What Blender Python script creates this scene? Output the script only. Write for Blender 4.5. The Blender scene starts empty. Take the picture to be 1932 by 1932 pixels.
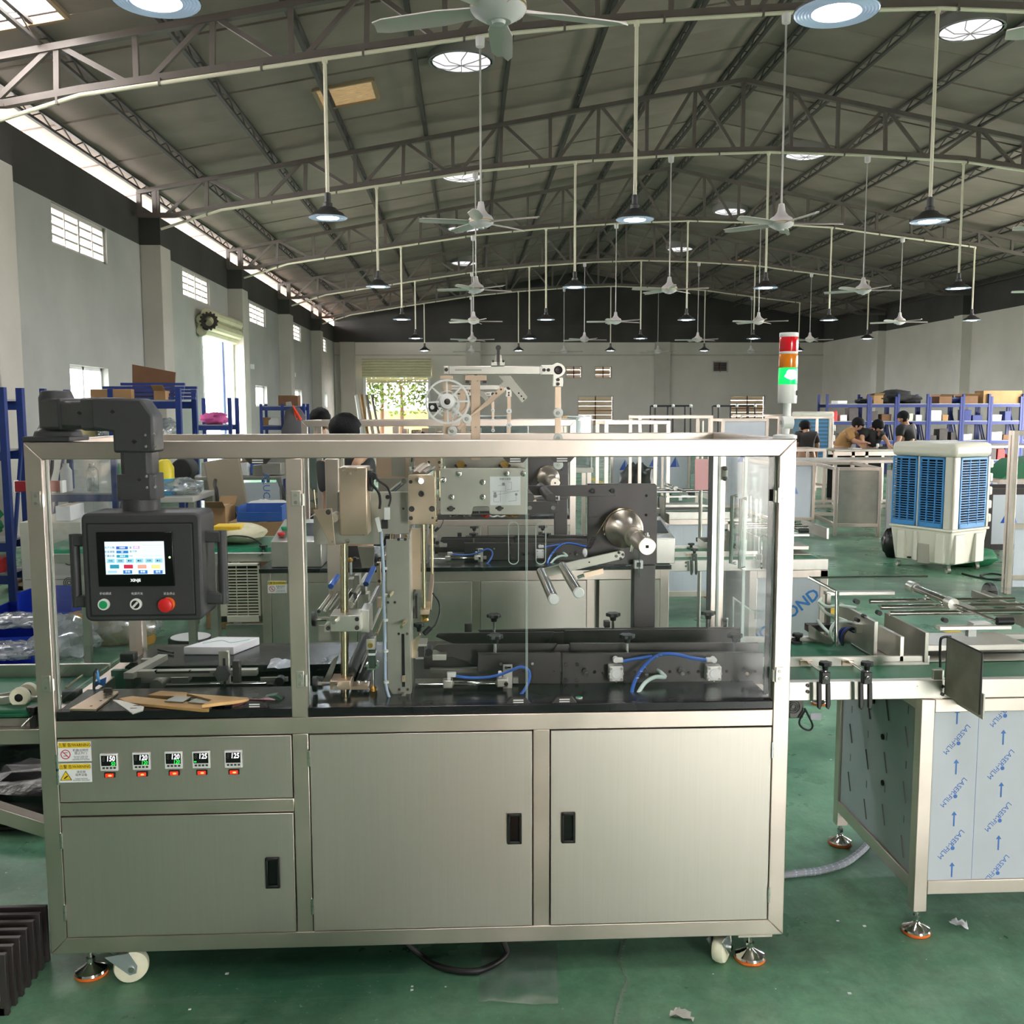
import bpy, math, random
from mathutils import Matrix, Vector
random.seed(7)
SC = bpy.context.scene
COL = SC.collection
# ---------------------------------------------------------------- camera, sky, exposure
EYE = Vector((0.0, 0.0, 1.55))
FPX, PITCH, YAW, ROLL = 1857.0, 0.10451, 0.04524, -0.002575      # focal length in pixels of the 1932 px frame
_f = Vector((math.sin(YAW)*math.cos(PITCH), math.cos(YAW)*math.cos(PITCH), -math.sin(PITCH)))
_r = Vector((math.cos(YAW), -math.sin(YAW), 0.0)); _u = _r.cross(_f)
CR = _r*math.cos(ROLL) + _u*math.sin(ROLL); CU = _u*math.cos(ROLL) - _r*math.sin(ROLL)
cam = bpy.data.cameras.new('camera'); camo = bpy.data.objects.new('camera', cam); COL.objects.link(camo)
cam.sensor_width = 36.0; cam.lens = 36.0*FPX/1932.0; cam.clip_start = 0.05; cam.clip_end = 300
camo.matrix_world = Matrix(((CR.x, CU.x, -_f.x, EYE.x), (CR.y, CU.y, -_f.y, EYE.y), (CR.z, CU.z, -_f.z, EYE.z), (0, 0, 0, 1)))
SC.camera = camo
w = bpy.data.worlds.new('sky'); SC.world = w; w.use_nodes = True
w.node_tree.nodes['Background'].inputs[0].default_value = (1.0, 0.975, 0.94, 1)
w.node_tree.nodes['Background'].inputs[1].default_value = 13.0
SC.view_settings.view_transform = 'Standard'; SC.view_settings.look = 'None'
SC.view_settings.exposure = 1.36; SC.view_settings.gamma = 1.0
try: SC.view_settings.use_curve_mapping = False
except Exception: pass
SC.cycles.use_denoising = True; SC.cycles.max_bounces = 7; SC.cycles.diffuse_bounces = 4; SC.cycles.glossy_bounces = 4
SC.cycles.transmission_bounces = 4; SC.cycles.transparent_max_bounces = 16; SC.cycles.sample_clamp_indirect = 6.0
SC.cycles.caustics_reflective = False; SC.cycles.caustics_refractive = False
def day_light(name, loc, rot, sx, sy, power, col=(1, 0.985, 0.96), portal=False):
    l = bpy.data.lights.new(name, 'AREA'); l.shape = 'RECTANGLE'; l.size = sx; l.size_y = sy; l.energy = power; l.color = col
    if portal: l.cycles.is_portal = True
    o = bpy.data.objects.new(name, l); o.location = loc; o.rotation_euler = rot; COL.objects.link(o); return o
PI = math.pi
XL, XR, YN, YB, XC = -5.4, 14.9, -6.0, 41.0, 4.6
# daylight through left gate, far gate and eaves, plus unseen openings added for light
day_light('daylight_front_gate', (4.1, YN+0.02, 1.45), (PI/2, 0, PI), 2.0, 2.9, 10, portal=True)  # unseen gate, placed from a reflection on the steel, sized for the light
day_light('daylight_added_right_gates', (XR-0.02, 12.0, 2.0), (PI/2, 0, PI/2), 20.0, 4.0, 10, portal=True)  # right gates are unseen and added to brighten the hall
day_light('daylight_left_gate', (XL+0.02, 21.7, 1.6), (PI/2, 0, -PI/2), 2.6, 3.1, 10, portal=True)
day_light('daylight_far_gate', (-2.86, YB-0.05, 1.45), (PI/2, 0, 0), 2.6, 2.8, 10, portal=True)
day_light('daylight_left_eaves', (XL+0.02, 17.5, 4.98), (PI/2, 0, -PI/2), 46, 0.3, 10, portal=True)
for x_ in (.01, 9.01, 12.61):
    for y_ in (-2.4, 2.6): day_light('daylight_added_skylight', (x_, y_, 7.19-.1885*abs(x_-XC)), (0, 0, 0), .42, 4.0, 10, portal=True)  # roof openings out of view, added as overhead light
# ---------------------------------------------------------------- helpers
def at(px, py, Y=None, z=None, x=None):
    d = _f*FPX + CR*(px-966.0) - CU*(py-966.0)
    t = Y/d.y if Y is not None else ((z-EYE.z)/d.z if z is not None else x/d.x)
    return EYE + d*t
def X(px, py, Y): return at(px, py, Y).x
def Z(px, py, Y): return at(px, py, Y).z
def lin(c):
    return tuple(((v/255.0)/12.92 if v <= 10 else (((v/255.0)+0.055)/1.055)**2.4) for v in c[:3]) + (1.0,)
MATS = {}
def mat(name, rgb=(128, 128, 128), rough=0.5, metal=0.0, var=0.0, vs=6.0, stretch=(1, 1, 1), rvar=0.0, bump=0.0, bs=40.0, emit=0.0, ecol=None, trans=0.0, alpha=1.0, coat=0.0, tint=None, spec=None, det=4.0):
    if name in MATS: return MATS[name]
    m = bpy.data.materials.new(name); m.use_nodes = True; MATS[name] = m
    nt = m.node_tree; b = nt.nodes['Principled BSDF']; N = nt.nodes.new; L = nt.links.new
    c = lin(rgb); b.inputs['Base Color'].default_value = c; b.inputs['Roughness'].default_value = rough; b.inputs['Metallic'].default_value = metal
    if coat: b.inputs['Coat Weight'].default_value = coat
    if spec is not None: b.inputs['Specular IOR Level'].default_value = spec
    if trans: b.inputs['Transmission Weight'].default_value = trans
    if alpha < 1: b.inputs['Alpha'].default_value = alpha
    if emit: b.inputs['Emission Color'].default_value = lin(ecol or rgb); b.inputs['Emission Strength'].default_value = emit
    if var or rvar or bump:
        tc = N('ShaderNodeTexCoord'); mp = N('ShaderNodeMapping'); mp.inputs['Scale'].default_value = stretch
        L(tc.outputs['Object'], mp.inputs[0])
        ns = N('ShaderNodeTexNoise'); ns.inputs['Scale'].default_value = vs; ns.inputs['Detail'].default_value = det; L(mp.outputs[0], ns.inputs['Vector'])
        if var:
            cr = N('ShaderNodeValToRGB'); e = cr.color_ramp.elements
            e[0].position = 0.3; e[1].position = 0.7
            t2 = lin(tint) if tint else c
            e[0].color = tuple(min(1, v*(1-var)) for v in c[:3]) + (1,); e[1].color = tuple(min(1, v*(1+var)) for v in t2[:3]) + (1,)
            L(ns.outputs[0], cr.inputs[0]); L(cr.outputs[0], b.inputs['Base Color'])
        if rvar:
            mr = N('ShaderNodeMapRange'); mr.inputs['From Min'].default_value = 0.3; mr.inputs['From Max'].default_value = 0.7
            mr.inputs['To Min'].default_value = max(0.02, rough-rvar); mr.inputs['To Max'].default_value = rough+rvar
            L(ns.outputs[0], mr.inputs[0]); L(mr.outputs[0], b.inputs['Roughness'])
        if bump:
            n2 = N('ShaderNodeTexNoise'); n2.inputs['Scale'].default_value = bs; n2.inputs['Detail'].default_value = 3; L(mp.outputs[0], n2.inputs['Vector'])
            bp = N('ShaderNodeBump'); bp.inputs['Strength'].default_value = bump; bp.inputs['Distance'].default_value = 0.01
            L(n2.outputs[0], bp.inputs['Height']); L(bp.outputs[0], b.inputs['Normal'])
    return m
def clear(name, tint=(235, 240, 240), gloss=0.06, rough=0.02, haze=0.0, hcol=(200, 205, 205)):
    """thin clear sheet: see-through with a weak mirror on it, optional milky haze"""
    if name in MATS: return MATS[name]
    m = bpy.data.materials.new(name); m.use_nodes = True; MATS[name] = m
    nt = m.node_tree; nt.nodes.clear(); N = nt.nodes.new; L = nt.links.new
    o = N('ShaderNodeOutputMaterial'); t = N('ShaderNodeBsdfTransparent'); t.inputs[0].default_value = lin(tint)
    g = N('ShaderNodeBsdfGlossy'); g.inputs['Roughness'].default_value = rough; g.inputs[0].default_value = (1, 1, 1, 1)
    fr = N('ShaderNodeLayerWeight'); fr.inputs[0].default_value = 0.25
    mr = N('ShaderNodeMapRange'); mr.inputs['To Min'].default_value = gloss; mr.inputs['To Max'].default_value = 0.22; L(fr.outputs['Facing'], mr.inputs[0])
    a = N('ShaderNodeMixShader'); L(mr.outputs[0], a.inputs[0]); L(t.outputs[0], a.inputs[1]); L(g.outputs[0], a.inputs[2])
    last = a
    if haze:
        df = N('ShaderNodeBsdfDiffuse'); df.inputs[0].default_value = lin(hcol)
        h = N('ShaderNodeMixShader'); ns = N('ShaderNodeTexNoise'); ns.inputs['Scale'].default_value = 14; tc = N('ShaderNodeTexCoord'); L(tc.outputs['Object'], ns.inputs['Vector'])
        mh = N('ShaderNodeMapRange'); mh.inputs['From Min'].default_value = .35; mh.inputs['From Max'].default_value = .7; mh.inputs['To Min'].default_value = haze*.4; mh.inputs['To Max'].default_value = haze*1.5; L(ns.outputs[0], mh.inputs[0])
        L(mh.outputs[0], h.inputs[0]); L(a.outputs[0], h.inputs[1]); L(df.outputs[0], h.inputs[2]); last = h
    L(last.outputs[0], o.inputs[0]); return m
def tag(o, label=None, cat=None, group=None, kind=None):
    if label: o['label'] = label
    if cat: o['category'] = cat
    if group: o['group'] = group
    if kind: o['kind'] = kind
    return o
WL = {}                                                    # world location of each object's origin
def link(o, loc, parent=None):
    COL.objects.link(o); loc = Vector(loc); WL[o.name] = loc
    if parent is not None:
        o.parent = parent; o.location = loc - WL[parent.name]
    else: o.location = loc
    return o
def thing(name, label, cat, loc=(0, 0, 0), group=None):
    o = bpy.data.objects.new(name, None); o.empty_display_size = 0.05
    link(o, loc); return tag(o, label, cat, group)
class MB:
    def __init__(s): s.v = []; s.f = []
    def add(s, vs, fs):
        k = len(s.v); s.v += [tuple(v) for v in vs]; s.f += [tuple(i+k for i in f) for f in fs]; return s
    def box(s, x0, x1, y0, y1, z0, z1):
        x0, x1 = min(x0, x1), max(x0, x1); y0, y1 = min(y0, y1), max(y0, y1); z0, z1 = min(z0, z1), max(z0, z1)
        return s.add([(x0, y0, z0), (x1, y0, z0), (x1, y1, z0), (x0, y1, z0), (x0, y0, z1), (x1, y0, z1), (x1, y1, z1), (x0, y1, z1)],
                     [(0, 3, 2, 1), (4, 5, 6, 7), (0, 1, 5, 4), (1, 2, 6, 5), (2, 3, 7, 6), (3, 0, 4, 7)])
    def prism(s, pts, ax, a0, a1):
        """outline in the plane across ax, extruded from a0 to a1"""
        n = len(pts)
        g = {'y': lambda p, a: (p[0], a, p[1]), 'x': lambda p, a: (a, p[0], p[1]), 'z': lambda p, a: (p[0], p[1], a)}[ax]
        return s.add([g(p, a0) for p in pts] + [g(p, a1) for p in pts],
                     [tuple(range(n)), tuple(range(2*n-1, n-1, -1))] + [(i, n+i, n+(i+1) % n, (i+1) % n) for i in range(n)])
    def cyl(s, a, b, r, r2=None, n=12, caps=True):
        a, b = Vector(a), Vector(b); d = (b-a)
        if d.length < 1e-9: return s
        d.normalize(); r2 = r if r2 is None else r2
        p = d.orthogonal().normalized(); q = d.cross(p)
        vs = []
        for c, rr in ((a, r), (b, r2)):
            for i in range(n):
                t = 2*PI*(i+.5)/n; vs.append(c + p*(rr*math.cos(t)) + q*(rr*math.sin(t)))
        fs = [(i, (i+1) % n, n+(i+1) % n, n+i) for i in range(n)]
        if caps: fs += [tuple(range(n-1, -1, -1)), tuple(range(n, 2*n))]
        return s.add(vs, fs)
    def bar(s, a, b, wd, ht, up=(0, 0, 1)):
        """square bar from a to b, wd across, ht along up"""
        a, b = Vector(a), Vector(b); d = (b-a).normalized(); up = Vector(up)
        if abs(d.dot(up)) > 0.99: up = Vector((1, 0, 0)) if abs(d.x) < .9 else Vector((0, 1, 0))
        sd = d.cross(up).normalized(); up = sd.cross(d).normalized()
        vs = []
        for c in (a, b):
            for i, j in ((-1, -1), (1, -1), (1, 1), (-1, 1)): vs.append(c + sd*(wd/2*i) + up*(ht/2*j))
        return s.add(vs, [(0, 1, 2, 3), (7, 6, 5, 4), (0, 4, 5, 1), (1, 5, 6, 2), (2, 6, 7, 3), (3, 7, 4, 0)])
    def tube(s, pts, r, n=8):
        pts = [Vector(p) for p in pts]; k = len(s.v); m = len(pts); prev = None; vs = []
        for i, p in enumerate(pts):
            d = (pts[min(i+1, m-1)] - pts[max(i-1, 0)]).normalized()
            if prev is None: pv = d.orthogonal().normalized()
            else: pv = (prev - d*prev.dot(d)); pv = pv.normalized() if pv.length > 1e-6 else d.orthogonal().normalized()
            prev = pv; q = d.cross(pv)
            rr = r[i] if isinstance(r, (list, tuple)) else r
            for j in range(n):
                t = 2*PI*j/n; vs.append(p + pv*(rr*math.cos(t)) + q*(rr*math.sin(t)))
        fs = [(i*n+j, i*n+(j+1) % n, (i+1)*n+(j+1) % n, (i+1)*n+j) for i in range(m-1) for j in range(n)]
        fs += [tuple(range(n-1, -1, -1)), tuple(range((m-1)*n, m*n))]
        return s.add(vs, fs)
    def lathe(s, prof, o=(0, 0, 0), ax='z', n=20):
        """profile of (radius, height) turned about an axis through o"""
        o = Vector(o); vs = []; m = len(prof)
        for r, h in prof:
            for i in range(n):
                t = 2*PI*i/n; a, b = r*math.cos(t), r*math.sin(t)
                vs.append(o + Vector((a, b, h) if ax == 'z' else ((a, h, b) if ax == 'y' else (h, a, b))))
        fl = ax == 'y'
        fs = []
        for k in range(m-1):
            for i in range(n):
                q = (k*n+i, k*n+(i+1) % n, (k+1)*n+(i+1) % n, (k+1)*n+i); fs.append(q[::-1] if fl else q)
        ring = abs(prof[0][0]-prof[-1][0]) < 1e-4 and abs(prof[0][1]-prof[-1][1]) < 2e-4
        if prof[0][0] > 1e-6 and not ring: c = tuple(range(n-1, -1, -1)); fs.append(c[::-1] if fl else c)
        if prof[-1][0] > 1e-6 and not ring: c = tuple(range((m-1)*n, m*n)); fs.append(c[::-1] if fl else c)
        return s.add(vs, fs)
    def ball(s, c, rx, ry=None, rz=None, n=12, m=8):
        ry = ry or rx; rz = rz or rx; k = len(s.v)
        vs = [(c[0], c[1], c[2]-rz)]
        for j in range(1, m):
            a = -PI/2 + PI*j/m
            for i in range(n): vs.append((c[0]+rx*math.cos(a)*math.cos(2*PI*i/n), c[1]+ry*math.cos(a)*math.sin(2*PI*i/n), c[2]+rz*math.sin(a)))
        vs.append((c[0], c[1], c[2]+rz)); e = len(vs)-1
        fs = [(0, 1+(i+1) % n, 1+i) for i in range(n)]
        for j in range(m-2):
            for i in range(n): fs.append((1+j*n+i, 1+j*n+(i+1) % n, 1+(j+1)*n+(i+1) % n, 1+(j+1)*n+i))
        fs += [(1+(m-2)*n+i, 1+(m-2)*n+(i+1) % n, e) for i in range(n)]
        return s.add(vs, fs)
    def turn(s, ang, about, ax='Z', start=0):
        R = Matrix.Rotation(ang, 3, ax); a = Vector(about)
        for i in range(start, len(s.v)): s.v[i] = tuple(R @ (Vector(s.v[i])-a) + a)
        return s
    def jit(s, amt, start=0):
        for i in range(start, len(s.v)): s.v[i] = tuple(c + random.uniform(-amt, amt) for c in s.v[i])
        return s
    def o(s, name, m, parent=None, smooth=True, bevel=0.0, sub=0, kind=None, ang=0.6):
        xs = list(zip(*s.v)); c = Vector(((min(xs[0])+max(xs[0]))/2, (min(xs[1])+max(xs[1]))/2, min(xs[2]) if parent is None else (min(xs[2])+max(xs[2]))/2))
        me = bpy.data.meshes.new(name); me.from_pydata([tuple(Vector(v)-c) for v in s.v], [], s.f); me.update()
        me.materials.append(m)
        if smooth:
            me.polygons.foreach_set('use_smooth', [True]*len(me.polygons)); me.set_sharp_from_angle(angle=ang)
        ob = bpy.data.objects.new(name, me); link(ob, c, parent)
        if bevel:
            md = ob.modifiers.new('bevel', 'BEVEL'); md.width = bevel; md.segments = 2; md.limit_method = 'ANGLE'
        if sub:
            md = ob.modifiers.new('sub', 'SUBSURF'); md.levels = sub; md.render_levels = sub
        if kind: ob['kind'] = kind
        return ob
def box(name, m, par, x0, x1, y0, y1, z0, z1, bevel=0.0): return MB().box(x0, x1, y0, y1, z0, z1).o(name, m, par, bevel=bevel)
def bx(name, m, par, a, b, c, d, Y0, Y1, bevel=0.0):
    """box whose front face was measured between pixels (a,b) and (c,d) on the upright plane Y0"""
    my, mx = (b+d)/2, (a+c)/2
    return box(name, m, par, X(a, my, Y0), X(c, my, Y0), Y0, Y1, Z(mx, d, Y0), Z(mx, b, Y0), bevel)
def pl(name, m, par, pts, Y0, Y1, bevel=0.0):
    """plate with an outline measured on the plane Y0"""
    q = [(at(p[0], p[1], Y0).x, at(p[0], p[1], Y0).z) for p in pts]
    area = sum(q[i][0]*q[(i+1) % len(q)][1]-q[(i+1) % len(q)][0]*q[i][1] for i in range(len(q)))
    if area > 0: pass
    else: q = q[::-1]
    return MB().prism(q, 'y', Y0, Y1).o(name, m, par, bevel=bevel)
def cy(name, m, par, px, py, rpx, Y0, Y1, n=20, bevel=0.0):
    c = at(px, py, Y0); r = rpx*Y0/FPX
    return MB().cyl((c.x, Y0, c.z), (c.x, Y1, c.z), r, n=n).o(name, m, par, bevel=bevel)
def curve(pts, k=6):
    """smooth path through points"""
    P = [Vector(p) for p in pts]; out = []
    for i in range(len(P)-1):
        a, b, c, d = P[max(i-1, 0)], P[i], P[i+1], P[min(i+2, len(P)-1)]
        for j in range(k):
            t = j/k; out.append(.5*((2*b)+(c-a)*t+(2*a-5*b+4*c-d)*t*t+(3*b-a-3*c+d)*t**3))
    return out + [P[-1]]
def hose(name, m, par, pts, r, k=6, n=8):
    return MB().tube(curve([at(p[0], p[1], p[2]) for p in pts], k), r, n).o(name, m, par)
def tubew(name, m, par, pts, r, k=0, n=8):
    return MB().tube(curve(pts, k) if k else pts, r, n).o(name, m, par)
_unit = {}
def bolt(par, px, py, rpx, Y, m, name='bolt', kind='socket'):
    """bolt head seen from the front, standing out of the plane Y"""
    if kind not in _unit:
        prof = {'socket': [(0, 1.0-.5), (.5, .5), (.5, 1.0), (.9, 1.0), (1, .9), (1, 0)], 'acorn': [(0, 2.0), (.45, 1.85), (.75, 1.3), (.8, .7), (1, .65), (1, 0)], 'flat': [(0, .3), (.9, .3), (1, .15), (1, 0)]}[kind]
        b = MB().lathe([(r, -h) for r, h in prof], ax='y', n=12)
        me = bpy.data.meshes.new(kind+'_bolt'); me.from_pydata(b.v, [], b.f); me.polygons.foreach_set('use_smooth', [True]*len(me.polygons)); me.set_sharp_from_angle(angle=.7); _unit[kind] = me
    key = (kind, m.name)
    if key not in _unit:
        me = _unit[kind].copy(); me.materials.clear(); me.materials.append(m); _unit[key] = me
    o = bpy.data.objects.new(name, _unit[key]); link(o, at(px, py, Y), par); r = rpx*Y/FPX; o.scale = (r, r, r); return o
TXT = []
def text(s, size, loc, m, par, rot=(PI/2, 0, 0), align='CENTER', name='lettering', bold=0.0, sx=1.0):
    c = bpy.data.curves.new(name, 'FONT'); c.body = s; c.size = size; c.align_x = align; c.align_y = 'CENTER'; c.extrude = 0.0002; c.offset = bold
    c.resolution_u = 2; c.materials.append(m)
    o = bpy.data.objects.new(name, c); link(o, loc, par); o.rotation_euler = rot; o.scale = (sx, 1, 1); return o
def copy_tree(o, loc, parent=None, skip=(), rz=None):
    c = o.copy(); COL.objects.link(c)
    if parent is None: c.location = loc
    else: c.parent = parent
    if rz is not None: c.rotation_euler.z = rz
    for ch in o.children:
        if ch.name.split('.')[0] in skip: continue
        copy_tree(ch, None, c, skip)
    return c
ORD = ['first', 'second', 'third', 'fourth', 'fifth', 'sixth', 'seventh', 'eighth', 'ninth', 'tenth']
# ---------------------------------------------------------------- materials of the hall
def floor_mat():
    m = bpy.data.materials.new('green_epoxy'); m.use_nodes = True; MATS['green_epoxy'] = m
    nt = m.node_tree; b = nt.nodes['Principled BSDF']; N = nt.nodes.new; L = nt.links.new
    tc = N('ShaderNodeTexCoord')
    def noise(s, d=5, st=(1, 1, 1), rough=.55):
        mp = N('ShaderNodeMapping'); mp.inputs['Scale'].default_value = st; L(tc.outputs['Object'], mp.inputs[0])
        n = N('ShaderNodeTexNoise'); n.inputs['Scale'].default_value = s; n.inputs['Detail'].default_value = d; n.inputs['Roughness'].default_value = rough; L(mp.outputs[0], n.inputs['Vector']); return n
    def ramp(n, p0, p1, c0, c1):
        r = N('ShaderNodeValToRGB'); e = r.color_ramp.elements; e[0].position = p0; e[1].position = p1; e[0].color = c0; e[1].color = c1; L(n.outputs[0], r.inputs[0]); return r
    big = ramp(noise(1.3, 6), .38, .64, lin((58, 106, 80)), lin((116, 164, 132)))
    dust = ramp(noise(3.4, 8, (1, 1.6, 1), .7), .5, .78, (0, 0, 0, 1), (.55, .55, .55, 1))
    sp = ramp(noise(55, 2), .70, .76, (0, 0, 0, 1), (.55, .55, .55, 1))
    mx = N('ShaderNodeMixRGB'); L(dust.outputs[0], mx.inputs[0]); L(big.outputs[0], mx.inputs[1]); mx.inputs[2].default_value = lin((132, 156, 136))
    dk = ramp(noise(2.1, 7, (1, 1, 1), .65), .25, .48, (.42, .42, .42, 1), (0, 0, 0, 1))
    m2 = N('ShaderNodeMixRGB'); L(dk.outputs[0], m2.inputs[0]); L(mx.outputs[0], m2.inputs[1]); m2.inputs[2].default_value = lin((40, 66, 54))
    m3 = N('ShaderNodeMixRGB'); L(sp.outputs[0], m3.inputs[0]); L(m2.outputs[0], m3.inputs[1]); m3.inputs[2].default_value = lin((150, 165, 150))
    fine = ramp(noise(16, 9, (1, 1, 1), .78), .28, .74, (.62, .62, .62, 1), (1.3, 1.3, 1.28, 1)); sc = ramp(noise(5, 6, (.25, 2.6, 1), .7), .57, .72, (0, 0, 0, 1), (.35, .35, .35, 1))
    m4 = N('ShaderNodeMixRGB'); m4.blend_type = 'MULTIPLY'; m4.inputs[0].default_value = .8; L(m3.outputs[0], m4.inputs[1]); L(fine.outputs[0], m4.inputs[2])
    m5 = N('ShaderNodeMixRGB'); L(sc.outputs[0], m5.inputs[0]); L(m4.outputs[0], m5.inputs[1]); m5.inputs[2].default_value = lin((128, 150, 130)); L(m5.outputs[0], b.inputs['Base Color'])
    mr = N('ShaderNodeMapRange'); mr.inputs['From Min'].default_value = .3; mr.inputs['From Max'].default_value = .7; mr.inputs['To Min'].default_value = .22; mr.inputs['To Max'].default_value = .5
    L(noise(4, 5).outputs[0], mr.inputs[0]); L(mr.outputs[0], b.inputs['Roughness'])
    bp = N('ShaderNodeBump'); bp.inputs['Strength'].default_value = .25; bp.inputs['Distance'].default_value = .006; L(noise(30, 4, (1, .35, 1)).outputs[0], bp.inputs['Height']); L(bp.outputs[0], b.inputs['Normal'])
    return m
def wall_mat(name, lo, hi, zc, stain=.12):
    """painted plaster: light lower paint, dark paint above the height zc"""
    m = bpy.data.materials.new(name); m.use_nodes = True; MATS[name] = m
    nt = m.node_tree; b = nt.nodes['Principled BSDF']; N = nt.nodes.new; L = nt.links.new
    g = N('ShaderNodeNewGeometry'); sp = N('ShaderNodeSeparateXYZ'); L(g.outputs['Position'], sp.inputs[0])
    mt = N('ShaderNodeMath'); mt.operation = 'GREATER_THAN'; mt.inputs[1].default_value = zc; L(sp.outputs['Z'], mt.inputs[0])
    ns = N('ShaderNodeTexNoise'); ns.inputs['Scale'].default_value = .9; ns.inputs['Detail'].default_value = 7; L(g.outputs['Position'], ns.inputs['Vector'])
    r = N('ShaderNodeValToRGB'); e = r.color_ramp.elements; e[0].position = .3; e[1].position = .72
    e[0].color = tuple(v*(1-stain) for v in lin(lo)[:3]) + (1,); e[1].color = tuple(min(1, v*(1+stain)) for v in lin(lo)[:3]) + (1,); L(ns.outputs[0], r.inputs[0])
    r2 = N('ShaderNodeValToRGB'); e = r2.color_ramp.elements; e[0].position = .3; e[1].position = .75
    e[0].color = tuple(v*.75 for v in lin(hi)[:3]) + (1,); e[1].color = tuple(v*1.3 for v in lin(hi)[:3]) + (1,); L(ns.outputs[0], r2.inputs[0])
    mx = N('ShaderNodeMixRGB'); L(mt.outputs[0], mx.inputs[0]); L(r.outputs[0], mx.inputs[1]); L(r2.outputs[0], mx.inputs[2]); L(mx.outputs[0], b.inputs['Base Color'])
    b.inputs['Roughness'].default_value = .8; return m
ZB = 4.27
M_floor = floor_mat()
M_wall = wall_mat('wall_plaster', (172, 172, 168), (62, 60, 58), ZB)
M_wall2 = wall_mat('brightened_plaster', (216, 210, 202), (66, 64, 62), ZB, .07)  # lighter copy of the wall plaster, making up for missing light
M_pil = mat('pilaster_plaster', (190, 184, 176), .8, var=.06, vs=1.5)
M_roof = mat('roof_board', (142, 127, 121), .7, var=.14, vs=1.3)
M_truss = mat('truss_paint', (96, 88, 84), .55, var=.12, vs=3)
M_purlin = mat('purlin_paint', (62, 58, 55), .6)
M_pvc = mat('cream_pvc', (226, 220, 200), .4)
M_white = mat('white_paint', (232, 232, 230), .45)
M_black = mat('black_plastic', (22, 22, 23), .4)
M_glow = mat('lamp_diffuser', (245, 250, 255), .5, emit=90.0, ecol=(238, 246, 255))
M_brown = mat('brown_skylight', (150, 110, 60), .5, var=.7, vs=9, stretch=(1, 6, 1), emit=.16, ecol=(225, 190, 140))  # glow and streaks stand in for daylight through the sheet
M_frost = mat('vent_plastic', (214, 210, 214), .5, emit=.45, ecol=(225, 220, 226))  # faint glow stands in for daylight coming through the dome
# ---------------------------------------------------------------- floor and walls
MB().box(XL-.3, XR+.3, YN-.3, YB+.3, -.12, 0).o('floor', M_floor, kind='structure', smooth=False)
MB().box(-40, 60, -40, 90, -.3, -.13).o('ground_outside', mat('concrete_yard', (176, 174, 168), .85, var=.1, vs=.6), kind='structure', smooth=False)
def wall_with_holes(name, axis, c, th, u0, u1, z1, holes, m):
    """upright wall cut into strips around rectangular holes (u0,u1,z0,z1)"""
    b = MB(); us = sorted(set([u0, u1] + [h[0] for h in holes] + [h[1] for h in holes]))
    for i in range(len(us)-1):
        a, d = us[i], us[i+1]; md = (a+d)/2
        hs = sorted([h for h in holes if h[0] < md < h[1]], key=lambda h: h[2]); z = 0.0
        for h in hs + [(0, 0, z1, z1)]:
            if h[2] > z+1e-4:
                if axis == 'x': b.box(c, c+th, a, d, z, h[2])
                else: b.box(a, d, c, c+th, z, h[2])
            z = h[3]
    return b.o(name, m, kind='structure', smooth=False)
WINS = [13.44, 19.4, 25.2, 30.9, 36.8]
LOWS = [13.8, 25.65, 31.3, 37.2]
holes = [(y, y+1.98, 3.72, 4.26) for y in WINS] + [(y, y+1.45, 1.62, 2.17) for y in LOWS] + [(20.45, 22.95, 0, 3.2)] + [(7.5, 9.5, 3.72, 4.26)]
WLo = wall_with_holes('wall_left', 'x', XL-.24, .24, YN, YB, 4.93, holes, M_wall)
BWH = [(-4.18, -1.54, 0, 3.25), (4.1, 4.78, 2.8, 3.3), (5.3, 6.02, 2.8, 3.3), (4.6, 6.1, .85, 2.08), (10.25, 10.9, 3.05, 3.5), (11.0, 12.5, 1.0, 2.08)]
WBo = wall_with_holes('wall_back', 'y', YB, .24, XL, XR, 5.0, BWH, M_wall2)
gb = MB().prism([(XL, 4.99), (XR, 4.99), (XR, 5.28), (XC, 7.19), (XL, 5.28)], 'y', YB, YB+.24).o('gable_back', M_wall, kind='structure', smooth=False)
WRo = wall_with_holes('wall_right', 'x', XR, .24, YN, YB, 5.3, [(3.0, 8.0, 0, 4.0), (17.5, 21.5, 0, 4.0)], M_wall2)  # both gates lie out of view, added to light the hall
WFo = wall_with_holes('wall_front', 'y', YN-.24, .24, XL, XR, 5.0, [(3.1, 5.1, 0, 2.9)], M_wall)  # narrow unseen gate, shaped for the light it throws on the steel
MB().prism([(XL, 4.99), (XR, 4.99), (XR, 5.28), (XC, 7.19), (XL, 5.28)], 'y', YN-.24, YN).o('gable_front', M_wall, kind='structure', smooth=False)
TY = [-.9, 5.0, 10.8, 16.7, 22.7, 28.7, 34.7]
for i, y in enumerate(TY):
    b = MB().box(XL, XL+.34, y+.25, y+.8, 0 if y != 22.7 else 0, ZB).o('pilaster', M_pil, WLo, bevel=.01)
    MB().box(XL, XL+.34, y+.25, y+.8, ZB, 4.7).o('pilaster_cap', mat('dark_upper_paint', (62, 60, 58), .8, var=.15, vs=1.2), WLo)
    MB().box(XR-.3, XR, y+.1, y+.6, 0, 4.9).o('pilaster', M_wall2, WRo)
for x in (-4.85, .28, 8.1):
    MB().box(x-.3, x+.3, YB-.22, YB, 0, ZB).o('pilaster', M_pil, WBo)
MB().box(XL, XR, YB-.05, YB, 3.72, 3.78).o('wall_ledge', M_pil, WBo)
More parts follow.
